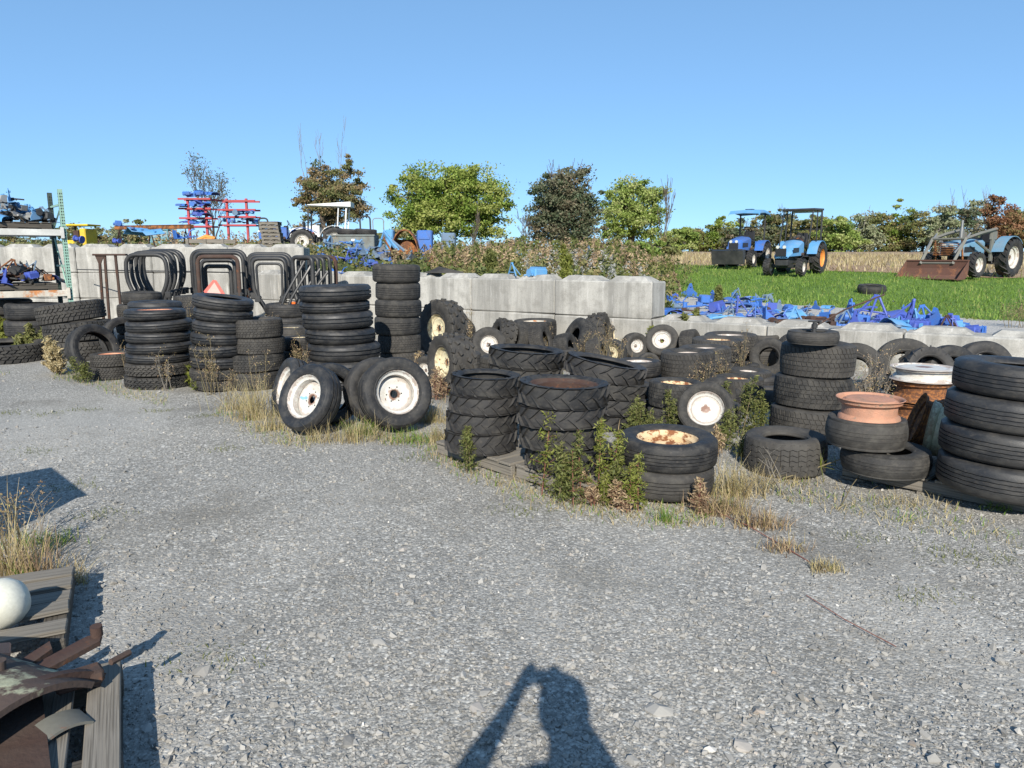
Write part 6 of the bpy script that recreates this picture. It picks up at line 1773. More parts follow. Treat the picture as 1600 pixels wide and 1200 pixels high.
b = MB(); b.prism([(-.26, -.12), (.28, -.09), (.24, .15), (-.22, .17)], .014); b.cyl((.16, .03, .012), (.16, .03, .032), .026, 10); b.cyl((-.16, .0, .012), (-.16, 0, .03), .022, 10)
fobj(b, 'steel_plate', 'lichen', -.12, .60, .315, (.10, .08, -.5), 'flat dark rusty plate with bolt heads lying across the pile', 'steel plate')
b = MB(); b.prism([(-.14, -.025), (.14, -.04), (.18, .0), (.14, .03), (-.14, .04)], .02); b.cyl((.16, -.0, .02), (.16, 0, .06), .022, 10)
fobj(b, 'steel_bar', 'rust_dark', -.05, .20, .20, (.05, -.05, -.9), 'flat rusty bar with a stub at the back of the pile', 'steel bar')
b = MB(); b.prism([(-.12, -.03), (.11, -.035), (.15, .015), (-.11, .035)], .018)
fobj(b, 'steel_bar', 'rust_dark', .0, .32, .18, (.0, -.08, -.7), 'short rusty bar nearest the rear edge of the corner pallet', 'steel bar')
b = MB(); b.box((0, 0, 0), (.34, .09, .03), b=.006); b.box((.14, 0, .04), (.03, .09, .08), b=.005)
fobj(b, 'angle_iron', 'rust_dark', -.10, .44, .22, (.2, .1, 1.25), 'rusty angle iron behind the dark plate', 'angle iron')
b = MB(); b.box((0, 0, 0), (.09, .15, .05), b=.01); b.tube([(-.02, -.1, .03), (.02, -.17, .03)], .012, 6)
fobj(b, 'casting', 'rust_dark', -.16, .13, .18, (0, .1, .2), 'small dark rusty block on the right side of the corner pallet', 'casting')
b = shell(.15, .10, -.7, .7, .010); fobj(b, 'curved_piece', 'greyprimer', -.40, .19, .17, (.05, -.1, -1.1), 'olive grey curved piece under the curved rib', 'steel piece')
b = MB(); b.prism([(-.42, -.26), (.30, -.24), (.36, .22), (-.35, .30)], .02); fobj(b, 'steel_plate', 'rust_dark', -.42, .46, .15, (.03, -.03, .1), 'dark flat plate lying under the curved plate', 'steel plate')
b = MB(); b.box((0, 0, 0), (.10, .07, .04), b=.006)
o = b.build('steel_block', M['rust'], None, label='orange rusty block at the left edge between the two pallets', cat='steel block', loc=at(-8, 1020, .14), rot=(.3, .2, .6)); o.data.materials[0] = M['rim_orange']
# second pallet with the off white rounded weight
a2 = at(95, 985, .12); fp2 = empty('pallet', (a2.x, a2.y, 0), radians(118), 'broken grey pallet at the left edge under the off white rounded tank', 'pallet')
for i in range(5):
    b = MB(); b.box((0, 0, 0), (1.0, .11, .022), b=.004); b.build('board', M['wood'], fp2, loc=(.06 + i * .155, .48, .115 + (.006 if i == 1 else 0)), rot=(0, 0, pi / 2 + random.uniform(-.05, .05)))
for y_ in (.03, .5, .95):
    b = MB(); b.box((0, 0, 0), (.8, .09, .085), b=.005); b.build('stringer', M['wood_dark'], fp2, loc=(.36, y_, .058))
nb = MB(); nb.lathe([(.0, -.15), (.07, -.145), (.12, -.11), (.145, -.05), (.15, .02), (.135, .09), (.10, .14), (.05, .165), (0, .17)], 28)
o = nb.build('tank', M['whiteblob'], None, 60, label='off white rounded tank end lying on the broken pallet at the left edge', cat='tank', loc=at(-6, 946, .20), rot=(.3, 1.25, .5), scale=(.72, .72, .72))
# timber crate stack outside the frame at the left, whose shade falls into view
g = Vector((-3.74, 3.38, 0)); t = empty('timber_crate', g, radians(45), 'tall timber crate standing just left of the view, casting a dark shadow on the gravel', 'crate')
for i in range(6):
    for y_ in (-.46, .46):
        b = MB(); b.box((0, y_, .09 + i * .15), (1.0, .02, .135), b=.003); b.build('slat', M['wood'], t)
    for x_ in (-.49, .49):
        b = MB(); b.box((x_, 0, .09 + i * .15), (.02, .88, .135), b=.003); b.build('slat', M['wood'], t)
for x_ in (-.46, .46):
    for y_ in (-.43, .43):
        b = MB(); b.box((x_, y_, .47), (.05, .05, .92)); b.build('corner_post', M['wood_dark'], t)
b = MB(); b.box((0, 0, .93), (1.04, 1.0, .02), b=.004); b.build('lid', M['wood'], t)

# ================================================================== the photographer, standing behind the camera
def skin_body(name, nodes, edges, mats, loc, label, matfn):
    me = bpy.data.meshes.new(name)
    me.from_pydata([n_[0] for n_ in nodes], edges, [])
    o = obj(name, me, None, label, 'person', None, None, loc)
    md = o.modifiers.new('skin', 'SKIN'); md.use_smooth_shade = True
    for i, n_ in enumerate(nodes):
        sv = me.skin_vertices[0].data[i]; r = n_[1]
        sv.radius = r if isinstance(r, tuple) else (r, r)
        sv.use_root = (i == 0)
    sb = o.modifiers.new('sub', 'SUBSURF'); sb.levels = 2; sb.render_levels = 2
    dg = bpy.context.evaluated_depsgraph_get()
    ev = o.evaluated_get(dg); m2 = bpy.data.meshes.new_from_object(ev)
    o.modifiers.clear(); o.data = m2
    m2.materials.clear()
    for m_ in mats: m2.materials.append(m_)
    for p_ in m2.polygons: p_.material_index = matfn(p_.center); p_.use_smooth = True
    return o
nodes = []; edges = []
def nd(p, r, par=None):
    nodes.append((p, r)); k = len(nodes) - 1
    if par is not None: edges.append((par, k))
    return k
HX = .075
pel = nd((HX, -.32, .95), (.16, .12)); ab = nd((HX, -.32, 1.10), (.15, .11), pel); ch = nd((HX, -.31, 1.28), (.17, .12), ab); nk = nd((HX, -.28, 1.44), (.075, .075), ch)
n2 = nd((HX, -.24, 1.50), (.055, .055), nk); h1 = nd((HX, -.21, 1.575), (.072, .085), n2); h2 = nd((HX, -.21, 1.65), (.078, .095), h1); h3 = nd((HX, -.22, 1.70), (.05, .065), h2)
for sx, el, hd_ in ((-1, (-.36, -.30, 1.26), (-.075, -.05, 1.61)), (1, (.29, -.27, 1.25), (.085, -.05, 1.60))):
    sh = nd((HX + sx * .17, -.29, 1.41), .078, ch); e1 = nd(((HX + sx * .17 + el[0]) / 2, -.31, 1.32), .066, sh); e2 = nd(el, .060, e1)
    w1 = nd(tuple((el[i] + hd_[i]) / 2 for i in range(3)), .052, e2); w2 = nd(tuple(el[i] * .15 + hd_[i] * .85 for i in range(3)), .029, w1)
    pm = nd((hd_[0], hd_[1] + .0, hd_[2] + .03), (.030, .022), w2)
    for k_ in range(4):
        bx = hd_[0] + sx * (-.008 + .0) ; z_ = hd_[2] + .055 + k_ * .009 - .015
        f1 = nd((hd_[0] - sx * .012, hd_[1] + .012, z_ + .012), .0095, pm); f2 = nd((hd_[0] - sx * .035, hd_[1] + .022, z_ + .016 + k_ * .003), .0085, f1); nd((hd_[0] - sx * .055, hd_[1] + .018, z_ + .012 + k_ * .003), .0075, f2)
    th1 = nd((hd_[0] - sx * .012, hd_[1] - .02, hd_[2] + .025), .011, pm); nd((hd_[0] - sx * .038, hd_[1] - .022, hd_[2] + .022), .009, th1)
for sx in (-1, 1):
    hp = nd((HX + sx * .10, -.32, .86), .095, pel); kn = nd((HX + sx * .12, -.30, .50), .062, hp); an_ = nd((HX + sx * .13, -.33, .10), .045, kn); he = nd((HX + sx * .135, -.31, .045), .042, an_); nd((HX + sx * .15, -.15, .035), .038, he)
M['jacket'] = plain('jacket_cloth', (.05, .07, .12), .85); M['trousers'] = plain('trouser_cloth', (.06, .06, .07), .85); M['skin'] = plain('skin', (.50, .30, .22), .55, var=.06); M['boots'] = plain('boots', (.05, .035, .025), .6)
def pm_(c):
    if c.z < .12: return 3
    if c.z < .93: return 1
    d_l = (Vector((-.075, -.05, 1.61)) - c).length; d_r = (Vector((.085, -.05, 1.60)) - c).length
    if c.z > 1.49 and abs(c.x - HX) < .12 and c.y < -.1: return 2
    if min(d_l, d_r) < .085: return 2
    return 0
per = skin_body('person', nodes, edges, [M['jacket'], M['trousers'], M['skin'], M['boots']], (0, 0, 0), 'photographer in a dark jacket behind the view, seen only by the shadow with raised arms', pm_)
b = MB(); b.lathe([(0, .13), (.05, .122), (.085, .09), (.098, .03), (.096, -.02), (.08, -.06), (.078, -.02), (.085, .02), (0, .06)], 20); b.build('hair', M['boots'], per, 50, loc=(HX, -.225, 1.635))
b = MB(); 
for sx in (-1, 1): b.cyl((HX + sx * .03, -.128, 1.645), (HX + sx * .03, -.12, 1.645), .011, 8)
b.build('eyes', M['dark'], per)
b = MB(); b.tube([(HX, -.125, 1.65), (HX, -.098, 1.61), (HX, -.118, 1.603)], [.008, .013, .008], 6); b.build('nose', M['skin'], per, 60)
for sx in (-1, 1):
    b = MB(); b.box((0, 0, 0), (.012, .03, .055), b=.005); b.build('ear', M['skin'], per, loc=(HX + sx * .083, -.215, 1.625))
b = MB(); b.box((0, -.035, 0), (.095, .024, .058), b=.005); b.cyl((.008, -.025, 0), (.008, -.006, 0), .022, 14)
cm_ = b.build('compact_camera', M['blackplastic'], None, label='small black compact camera held up in both hands', cat='camera', loc=(-.008, -.004, CAMH))

# ================================================================== loose stones over the gravel
def stones(name, n, xy, size, seed, label=None, flat=.6, sink=.3):
    r = np.random.default_rng(seed)
    variants = []
    for k in range(7):
        bm = bmesh.new()
        for i in range(9):
            v_ = Vector(r.normal(size=3)); v_.normalize(); v_ *= .85 + .3 * r.random()
            bm.verts.new(v_)
        res = bmesh.ops.convex_hull(bm, input=bm.verts)
        bmesh.ops.delete(bm, geom=[v_ for v_ in bm.verts if not v_.link_faces], context='VERTS')
        bmesh.ops.triangulate(bm, faces=bm.faces)
        bm.verts.index_update()
        variants.append((np.array([v_.co[:] for v_ in bm.verts]), np.array([[v_.index for v_ in f.verts] for f in bm.faces])))
        bm.free()
    kind = r.integers(0, 7, n); VV = []; FF = []; TT = []; base = 0
    for k in range(7):
        idx_ = np.where(kind == k)[0]; m = len(idx_)
        if not m: continue
        v0, f0 = variants[k]
        q = r.normal(size=(m, 4)); q /= np.linalg.norm(q, axis=1, keepdims=True)
        w, x, y, z = q.T
        Rm = np.stack([np.stack([1 - 2 * (y * y + z * z), 2 * (x * y - z * w), 2 * (x * z + y * w)], 1),
                       np.stack([2 * (x * y + z * w), 1 - 2 * (x * x + z * z), 2 * (y * z - x * w)], 1),
                       np.stack([2 * (x * z - y * w), 2 * (y * z + x * w), 1 - 2 * (x * x + y * y)], 1)], 1)
        sc = size[idx_][:, None, None] * np.stack([np.ones(m), r.uniform(.6, 1, m), r.uniform(.45, .8, m)], 1)[:, None, :]
        P = np.einsum('mij,mvj->mvi', Rm, v0[None] * sc)
        P[:, :, 2] *= flat + .25
        X_, Y_ = xy[idx_, 0], xy[idx_, 1]
        hgt = -P[:, :, 2].min(1)
        P[:, :, 0] += X_[:, None]; P[:, :, 1] += Y_[:, None]; P[:, :, 2] += (height(X_, Y_) + hgt * (1 - sink * 1.4))[:, None]
        VV.append(P.reshape(-1, 3)); nv = len(v0)
        FF.append((f0[None] + (np.arange(m) * nv)[:, None, None] + base).reshape(-1, 3)); base += m * nv
        TT.append(np.repeat(np.clip(r.beta(2.4, 2.4, m) * .95 + .0, 0, 1) + (r.random(m) < .02) * .3, len(f0)))
    me = np_mesh(name, np.concatenate(VV), np.concatenate(FF), M['stone'], tint=np.clip(np.concatenate(TT), 0, 1))
    return obj(name, me, kind='stuff', label=label, cat='gravel' if label else None)
r_ = np.random.default_rng(77)
def frustum_pts(n, y0, y1, pw=1.0):
    y = y0 + (y1 - y0) * r_.random(n) ** pw
    x = r_.uniform(-1, 1, n) * (y * .74 + .25)
    return np.stack([x, y], 1)
xy = frustum_pts(50000, 1.75, 7.0, 1.2); sz = np.clip(.0052 * np.exp(r_.normal(size=len(xy)) * .50), .0028, .022); sz = sz * np.interp(xy[:, 1], [1.7, 2.6, 4.5], [1.45, 1.15, .95])
stones('gravel', len(xy), xy, sz, 1, 'crushed grey stone gravel covering the yard', sink=.55)
xy = frustum_pts(1500, 1.8, 11, 1.0); sz = np.clip(.013 * np.exp(r_.normal(size=len(xy)) * .35), .008, .035)
stones('gravel', len(xy), xy, sz, 2, 'bigger loose stones strewn over the yard gravel', sink=.4)
SR2 = random.Random(8)
BIG = [(480, 770, .03), (630, 858, .032), (590, 1012, .035), (415, 880, .02), (197, 858, .022), (320, 1052, .045), (270, 885, .028), (205, 862, .02), (665, 868, .02), (950, 930, .022), (757, 1092, .03), (747, 1117, .035), (1030, 1112, .05), (935, 1020, .03), (955, 1075, .02), (450, 1138, .025), (968, 1018, .02), (1140, 870, .02), (545, 1160, .03), (300, 912, .02), (1270, 1010, .025), (1160, 1165, .035), (1215, 1140, .03)]
for i, (px, py, rr_) in enumerate(BIG):
    bm = bmesh.new(); r3 = np.random.default_rng(i + 40)
    for k in range(16):
        v_ = Vector(r3.normal(size=3)); v_.normalize(); bm.verts.new(v_ * (.9 + .2 * r3.random()))
    bmesh.ops.convex_hull(bm, input=bm.verts); bmesh.ops.delete(bm, geom=[v_ for v_ in bm.verts if not v_.link_faces], context='VERTS')
    me = bpy.data.meshes.new('stone'); bm.to_mesh(me); bm.free(); me.materials.append(M['stone'])
    at_ = me.attributes.new('tint', 'FLOAT', 'FACE'); at_.data.foreach_set('value', np.full(len(me.polygons), (.3, .9, .5, .12, .7)[i % 5], dtype=np.float32))
    g = at(px, py, 0); tone = ('mid grey', 'brownish', 'pale grey', 'dark grey', 'light grey')[i % 5]
    zone = ('left' if px < 500 else 'centre' if px < 1000 else 'right'); near = ('nearest' if py > 1080 else 'near' if py > 950 else 'middle' if py > 860 else 'far')
    ex = ['flat', 'rounded', 'angular', 'chipped', 'long', 'broad', 'small', 'blocky'][i % 8]
    obj('stone', me, None, f'{ex} {tone} stone on the {near} {zone} gravel', 'stone', 'larger stones lying on the gravel', None, (g.x, g.y, hz(g.x, g.y) + rr_ * .12), (0, 0, i * 1.3), (rr_ * 1.15, rr_ * .85, rr_ * .42))

# ================================================================== plants in the yard
def leafpts_plant(h, w, r, nl=14, perl=26, cone=.8):
    """side sprays around an upright stem"""
    P = []; S = []
    for i in range(nl):
        t = (i + r.random()) / nl; z = h * (.08 + .9 * t)
        L = w * (1 - t) ** cone * r.uniform(.25, 1.25) + .02
        az = i * 2.4 + r.uniform(-.4, .4); up_ = r.uniform(.0, .9)
        d = np.array([math.cos(az), math.sin(az), up_]); d /= np.linalg.norm(d)
        s = np.array([0, 0, z]); S.append((s, s + d * L))
        u = r.random(perl) ** .55
        pts = s + d * (L * u)[:, None] + r.normal(size=(perl, 3)) * (.006 + .014 * w / .2)
        P.append(pts)
    return np.concatenate(P), S
PLN = 0
def herb(px, ybase, ytop, wpx, mat, label, lf=.016, stems=1, stemmat='stem', nl=26, perl=30, cone=.7, z0=None, name='weed', cat='weed', lean=(0, 0), tintoff=0.0):
    global PLN; PLN += 1
    r = np.random.default_rng(500 + PLN); r2 = random.Random(PLN)
    if lf < .02 and mat.startswith('weed'): lf *= .58; nl = int(nl * .85); perl = int(perl * .62); wpx *= .82
    if mat == 'drybrown': perl = max(6, perl // 4); lf *= .8
    G = at(px, ybase, 0) if z0 is None else z0
    dist = math.hypot(G.x, G.y); d = ray(px, ytop); zt = CAMH + d.z * (dist / math.hypot(d.x, d.y)); h = max(.08, zt - G.z)
    w = wpx / 2 * depth(G) / FPX
    t = empty(name, (G.x, G.y, hz(G.x, G.y) if z0 is None else G.z), 0, label, cat)
    AP = []; b = MB()
    for s_ in range(stems):
        f = 1 if s_ == 0 else r2.uniform(.55, .95); off = np.array([r2.uniform(-1, 1) * w * .6, r2.uniform(-1, 1) * w * .6, 0]) if s_ else np.zeros(3)
        ww = w * (1.0 if stems == 1 else .62)
        P, S = leafpts_plant(h * f, ww, r, nl, perl, cone)
        sh = np.array([r2.uniform(-.12, .12) + lean[0], r2.uniform(-.12, .12) + lean[1], 0])
        P = P + off + sh * P[:, 2:3]
        AP.append(P)
        b.tube([off, off + sh * h * f * .5 + np.array([0, 0, h * f * .5]), off + sh * h * f + np.array([0, 0, h * f])], [.0045, .0035, .0015], 5)
        for s0, s1 in S:
            b.tube([s0 + off + sh * s0[2], s1 + off + sh * s1[2]], [.0018, .0008], 3, False)
    b.build('stem', M[stemmat], t)
    P = np.concatenate(AP)
    tint = np.clip(r.random(len(P)) * .7 + .35 * (P[:, 2] / h) - .1 + tintoff, 0, 1)
    obj('foliage', leaves('foliage', P, lf, M[mat], tint, elong=3.4, seed=PLN), t)
    return t
def tuft(px, ybase, hpx, wpx, n, mat, label, name='grass_tuft', bend=.8, wd=.004, lean=.35, seeds=0, dy=0):
    global PLN; PLN += 1
    r = np.random.default_rng(900 + PLN); G = at(px, ybase, 0); k = depth(G) / FPX
    x = r.normal(size=n) * wpx * .28 * k; y = r.normal(size=n) * wpx * .16 * k
    P = np.stack([x, y, np.zeros(n)], 1)
    V_, F_, q = blades(P, hpx * k, wd, r, lean, bend, 4)
    tint = np.repeat(r.random(n), q)
    o = obj(name, np_mesh(name, V_, F_, M[mat], tint=tint), None, label, 'grass', None, 'stuff', (G.x, G.y, hz(G.x, G.y)))
    return o
def dead_stalk(px, ybase, ytop, label, n=5, mat='stem', spread=.10, twigs=26, fluff=True):
    global PLN; PLN += 1
    r = random.Random(PLN * 3); G = at(px, ybase, 0); dist = math.hypot(G.x, G.y); d = ray(px, ytop); h = CAMH + d.z * (dist / math.hypot(d.x, d.y))
    b = MB(); tips = []
    for i in range(n):
        x0 = Vector((r.uniform(-.06, .06), r.uniform(-.05, .05), -.02)); hh_ = h * r.uniform(.6, 1.0)
        top = x0 + Vector((r.uniform(-1, 1) * spread * 1.2, r.uniform(-1, 1) * spread, hh_)); mid = x0.lerp(top, .5) + Vector((r.uniform(-.03, .03), r.uniform(-.03, .03), 0))
        b.tube([x0, mid, top], [.0045, .0035, .0015], 4)
        for k in range(twigs // 2):
            f = r.uniform(.35, 1); s_ = x0.lerp(top, f); e = s_ + Vector((r.uniform(-1, 1), r.uniform(-1, 1), r.uniform(.3, 1.2))) * r.uniform(.03, .10)
            b.tube([s_, e], [.0018, .001], 3, False); tips.append(e)
    t = empty('dead_stalk', (G.x, G.y, hz(G.x, G.y)), 0, label, 'weed'); b.build('stem', M[mat], t)
    if fluff:
        nr = np.random.default_rng(PLN); T_ = np.array([tuple(q) for q in tips]); P = np.repeat(T_, 5, 0) + nr.normal(size=(len(T_) * 5, 3)) * .013
        obj('seed_heads', leaves('seed_heads', P, .010, M['drybrown'], nr.random(len(P)), seed=PLN), t, kind='stuff')
    return t
# green feathery weeds in front of the lugged stacks
herb(736, 742, 668, 54, 'weed_green', 'small dark green feathery weed before the left lugged stack', .015, 2)
herb(846, 775, 636, 90, 'weed_lime', 'tall conical green weed between the two front lugged stacks', .017, 1, 'stem_red', 34, 40)
herb(880, 780, 690, 70, 'weed_green', 'bushy green weed before the right lugged stack', .017, 3)
herb(908, 782, 664, 80, 'weed_green', 'tall green weed at the right edge of the right lugged stack', .017, 2, 'stem_red')
herb(934, 782, 652, 86, 'weed_lime', 'bright lime green weed left of the nearest tyre pair', .018, 2, 'stem_red', 30, 36)
herb(962, 782, 690, 54, 'weed_green', 'green weed against the left side of the nearest tyre pair', .017, 2)
herb(997, 796, 702, 58, 'weed_lime', 'lime weed standing right in front of the nearest tyre pair', .017, 2, 'stem_red')
herb(915, 782, 735, 60, 'drybrown', 'reddish brown low weed at the foot of the lime green weeds', .012, 4, 'stem_red')
herb(965, 792, 748, 54, 'drybrown', 'brown low weed at the left foot of the nearest tyre pair', .012, 4, 'stem_red')
herb(943, 788, 738, 28, 'weed_lime', 'short lime sprig before the brown weeds', .014, 1)
herb(1092, 800, 742, 50, 'drybrown', 'brown twiggy weed right of the nearest tyre pair', .011, 4, 'stem_red')
# between the rows
herb(994, 690, 622, 58, 'weed_green', 'green weed behind the nearest tyre pair on the left', .017, 3)
herb(1046, 690, 610, 34, 'weed_green', 'slender green weed below the rusty orange rim', .016, 2)
herb(1020, 700, 645, 46, 'weed_green', 'low green weed above the nearest tyre pair', .016, 3)
herb(1158, 690, 588, 62, 'weed_green', 'feathery tall green weed left of the barrel stack', .018, 3)
herb(1188, 690, 612, 52, 'weed_green', 'second green weed close to the left side of the barrel stack', .018, 3)
herb(1140, 705, 640, 60, 'weed_green', 'low green weed right of the leaning white dished rim', .016, 3)
herb(1168, 720, 672, 60, 'weed_green', 'pale green low weed before the barrel stack', .014, 3, tintoff=.2)
herb(1118, 715, 668, 46, 'drybrown', 'brown weed at the foot of the leaning white dish', .012, 3)
# at the wall
herb(763, 500, 458, 36, 'weed_green', 'dark green bush against the long wall left of centre', .035, 3, nl=18)
herb(884, 540, 466, 34, 'weed_lime', 'bright green conical bush against the long wall', .032, 2, nl=24)
herb(822, 520, 452, 34, 'dry', 'grey green wispy plant against the long wall', .014, 4, nl=14, perl=8)
herb(1080, 560, 486, 42, 'weed_green', 'green shrub at the step between the long and the low wall', .034, 3)
herb(1016, 560, 512, 34, 'weed_lime', 'green weed before the right end of the long wall', .03, 2)
herb(1122, 525, 490, 22, 'weed_green', 'small green shrub above the row of four wheels', .03, 2)
herb(730, 590, 500, 30, 'drybrown', 'brown weed beside the cream rimmed knobbly wheel', .015, 3)
herb(655, 600, 545, 30, 'drybrown', 'brown weed behind the right leaning wheel', .014, 3)
herb(692, 622, 572, 54, 'drybrown', 'reddish brown weeds under the cream rimmed knobbly wheel', .014, 5, 'stem_red')
# left
herb(25, 548, 492, 62, 'weed_lime', 'round bright green bush beside the lone truck tyre', .03, 5, nl=18)
herb(52, 556, 505, 50, 'weed_green', 'yellowish green weeds right of the round bush', .026, 4, tintoff=.2)
herb(92, 585, 528, 56, 'dry', 'yellowed weeds at the foot of the tilted truck tyres', .018, 4)
herb(122, 600, 560, 50, 'weed_green', 'low green weed before the low left pile', .018, 3)
herb(298, 604, 568, 32, 'weed_lime', 'bright broad leaved plant between two stacks on the left', .05, 2, nl=9, perl=3, cone=.3)
herb(318, 608, 590, 44, 'weed_green', 'low green leaves on the broken pallet', .03, 3, nl=6, perl=5)
# dry stalks
for (px, yb, yt, lab, n) in [(238, 606, 512, 'grey dead stalks before the stack with lugged feet', 6), (262, 610, 545, 'short dead stalks right of the grey ones', 5), (332, 614, 516, 'tall dead stalks before the slumping stack', 6),
     (352, 622, 560, 'thin dead stalks left of the tan grass', 4), (210, 598, 520, 'dead stalk at the right of the orange rimmed wheel', 3), (468, 600, 520, 'dead stalks left of the tallest stack', 6), (485, 610, 540, 'fine dead stalks against the tallest stack', 4),
     (425, 560, 490, 'dark dead stalks above the four tyre stack', 6), (308, 560, 470, 'dead stalks behind the slumping stack', 5), (940, 600, 498, 'tall brown stalks above the slanting stack', 7), (918, 580, 510, 'brown stalks left of the tall ones', 6), (966, 590, 520, 'brown stalks by the cream rims', 4),
     (735, 560, 480, 'dead stalks above the knobbly wheels', 6), (700, 530, 470, 'dead stalks behind the knobbly wheels', 4), (1100, 640, 560, 'brown stalks in front of the row of four wheels', 7), (1128, 620, 545, 'brown stalks before the wide wheels', 5), (1068, 640, 575, 'fine dead stalks by the rusty rim', 4),
     (1160, 600, 510, 'tall leafy dead stalk by the small two tyre stack', 4), (1350, 660, 555, 'pale dead stalks right of the barrel stack', 6), (1368, 665, 545, 'tall pale dead stalks behind the orange rim', 7), (1385, 640, 540, 'thin pale stalks before the worn grey tyre', 4), (1500, 640, 560, 'thin stalks left of the big ribbed stack', 3),
     (1590, 560, 505, 'brown stalks at the right picture edge by the wall', 7), (1572, 560, 515, 'short brown stalks near the right picture edge', 5), (850, 560, 500, 'dead stalks by the two turf tyres', 4), (412, 640, 540, 'thin dead stalk rising from the tan grass', 3)]:
    dead_stalk(px, yb, yt, lab, n, 'bark_pale' if 'pale' in lab or 'grey' in lab else 'stem')
# dry tan grass
tuft(398, 655, 72, 66, 260, 'dry', 'tall tan dry grass left of the leaning white wheels'); tuft(372, 640, 48, 60, 150, 'dry', 'shorter tan grass before the four tyre stack'); tuft(425, 672, 44, 50, 130, 'dry', 'tan grass at the foot of the edge on white wheel')
tuft(556, 690, 44, 90, 220, 'dry', 'straw coloured grass between the two leaning wheels'); tuft(500, 690, 28, 80, 130, 'dry', 'low straw coloured grass under the blue smeared wheel'); tuft(565, 680, 30, 50, 200, 'greengrass', 'green grass between the two leaning wheels')
tuft(640, 690, 26, 80, 150, 'greengrass', 'yellow green grass below the rust spotted wheel'); tuft(672, 660, 40, 44, 240, 'dry', 'tall dry grass right of the rust spotted wheel'); tuft(684, 690, 34, 36, 160, 'dry', 'dry grass at the left corner of the front pallet')
tuft(1150, 770, 60, 90, 420, 'dry', 'pale dry grass right of the nearest tyre pair'); tuft(1125, 800, 40, 80, 300, 'drybrown', 'brown dry grass right of the nearest tyre pair'); tuft(1190, 820, 34, 80, 300, 'drybrown', 'brown grass spreading on the gravel right of centre')
tuft(1130, 790, 24, 50, 140, 'weed_lime', 'lime green blades by the brown grass', bend=.4); tuft(1040, 812, 28, 24, 90, 'greengrass', 'small green sprig in front of the nearest tyre pair')
tuft(1225, 860, 22, 70, 160, 'drybrown', 'flattened brown grass on the right gravel'); tuft(1290, 893, 22, 50, 160, 'dry', 'tan tuft at the end of the brown runner')
tuft(1225, 752, 16, 110, 240, 'dry', 'dry grass at the foot of the zigzag tyre'); tuft(20, 898, 150, 46, 60, 'dry', 'long pale stalks of grass at the left edge', bend=.5, wd=.005, lean=.2); tuft(30, 890, 70, 80, 200, 'drybrown', 'brown weeds at the left edge above the off white tank', wd=.003)
tuft(62, 850, 26, 110, 260, 'greengrass', 'low green grass by the shadow at the left edge'); tuft(110, 905, 56, 60, 110, 'dry', 'wispy dry grass right of the broken pallet', lean=.6)
tuft(60, 905, 90, 60, 120, 'drybrown', 'brown stalks behind the off white tank', lean=.2); tuft(1330, 730, 30, 50, 40, 'weed_lime', 'green grass blades before the two worn tyres', bend=1.2, wd=.007)
tuft(1430, 790, 16, 120, 160, 'dry', 'dry grass along the right pallet'); tuft(1570, 800, 16, 60, 120, 'greengrass', 'green blades before the big ribbed stack'); tuft(40, 900, 40, 30, 60, 'greengrass', 'green blades at the left edge')
dead_stalk(58, 838, 735, 'grey dead stalk standing in the shadow at the left', 2, 'bark_pale', .04, 20); dead_stalk(20, 880, 740, 'dead twiggy stalk at the left edge', 4, 'stem', .08, 30)
dead_stalk(1235, 770, 690, 'bent dead twigs before the zigzag tyre', 3, 'bark_pale', .16, 8, False)
# long bent plant by the orange rim
A = at(1222, 752, 0); pts = [A + Vector((0, 0, .02)), A + Vector((.30, .05, .10)), A + Vector((.55, .0, .22)), A + Vector((.78, .05, .42))]
b = MB(); b.tube(pts, [.006, .005, .004, .002], 5); b.tube([at(1310, 800, 0), at(1330, 760, .06), at(1345, 740, .1)], [.004, .003, .002], 5)
nr = np.random.default_rng(4); P0 = np.repeat(np.array([tuple(pts[2]), tuple(pts[1]), tuple(pts[3])]), 12, 0)
t = empty('grass_shoot', (0, 0, 0), 0, 'long leaning grass shoot with green leaves before the orange rim', 'weed'); b.build('stem', M['stem'], t)
V_, F_, q = blades(P0, .13, .010, nr, 1.2, 1.2, 4); obj('leaf', np_mesh('leaf', V_, F_, M['weed_lime'], tint=nr.random(len(F_))), t)
# brown runner across the gravel
pts = [at(x, y, .008) for x, y in ((1120, 800), (1170, 822), (1215, 848), (1255, 872), (1290, 893))]; b = MB(); b.tube(pts, .0035, 4); b.tube([at(x, y, .006) for x, y in ((1260, 930), (1320, 968), (1400, 1010))], .0025, 4)
b.build('runner_stem', M['stem_red'], None, label='reddish runner stem creeping over the gravel at the right', cat='weed')
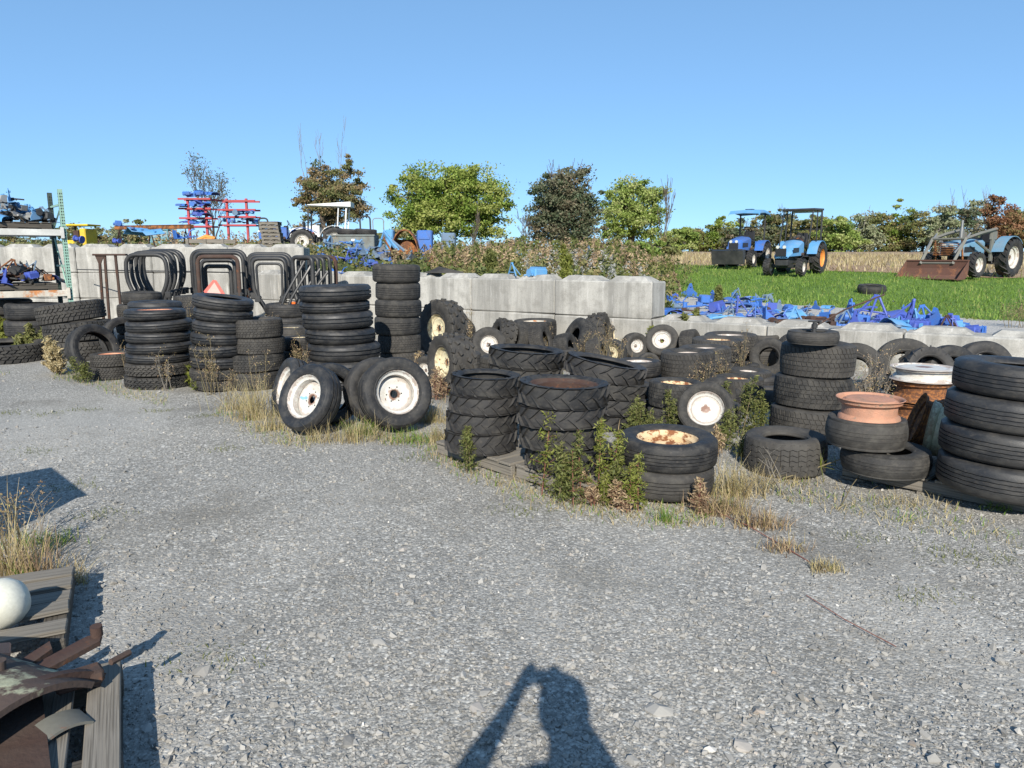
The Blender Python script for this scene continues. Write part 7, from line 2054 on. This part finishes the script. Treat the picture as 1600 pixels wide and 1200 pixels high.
# low ground cover along the foot of the rows
r_ = np.random.default_rng(55)
line = [(0, 590), (60, 578), (120, 592), (180, 606), (250, 622), (320, 630), (380, 655), (440, 684), (520, 696), (600, 690), (660, 682), (690, 712), (760, 748), (850, 772), (930, 790), (1040, 806), (1120, 800), (1180, 790), (1250, 765), (1310, 790), (1400, 812), (1500, 830), (1600, 850)]
xs_, ys_ = [], []
for i in range(len(line) - 1):
    A, B = at(*line[i]), at(*line[i + 1]); m = 420
    t_ = r_.random(m); xs_.append(A.x + (B.x - A.x) * t_ + r_.normal(size=m) * .10); ys_.append(A.y + (B.y - A.y) * t_ + np.abs(r_.normal(size=m)) * .35 - .22)
xg, yg = np.concatenate(xs_), np.concatenate(ys_)
keep = (np.sin(xg * 2.3 + 1) + np.sin(xg * 5.1 + yg * 2) > -.5); xg, yg = xg[keep], yg[keep]
kk = ~((xg > 1.9) & (r_.random(len(xg)) < .65)); xg, yg = xg[kk], yg[kk]; pp = r_.permutation(len(xg)); xg, yg = xg[pp], yg[pp]; h2 = len(xg) * 2 // 3
scatter_grass('dry_grass', xg[:h2], yg[:h2], .075, .0045, M['dry'], 56, .8, .9, 3, label='sparse straw coloured grass along the foot of the tyre rows')
scatter_grass('grass', xg[h2:], yg[h2:], .06, .005, M['greengrass'], 57, .7, .9, 3, label='sparse green grass along the foot of the tyre rows')
# litter and sprouts among the tyres
x = r_.uniform(-7, 6, 5200); y = r_.uniform(6.5, 15.5, 5200); k = (s_of(x, y) < -.15) & (s_of(x, y) > -5.2); x, y = x[k], y[k]
scatter_grass('dry_grass', x, y, .17, .006, M['drybrown'], 58, .5, .7, 3, label='brown and dry grass growing between the rows of tyres')
x, y = x[::3] + .2, y[::3] + .1
scatter_grass('grass', x, y, .15, .007, M['greengrass'], 59, .5, .7, 3, label='green grass growing between the rows of tyres')
# small mossy tufts on the open gravel
px_ = [(15, 645), (75, 648), (130, 640), (250, 640), (320, 650), (115, 760), (160, 805), (130, 590), (350, 700), (660, 720), (820, 798), (1350, 840), (1480, 870), (1380, 790), (1560, 880), (1440, 930), (60, 705), (335, 1030)]
X_ = []; Y_ = []
for q in px_:
    g = at(*q); m = 130; X_.append(g.x + r_.normal(size=m) * .11); Y_.append(g.y + r_.normal(size=m) * .07)
scatter_grass('grass', np.concatenate(X_), np.concatenate(Y_), .032, .0035, M['weed_green'], 60, .9, .8, 2, label='tiny green tufts dotted over the open gravel')
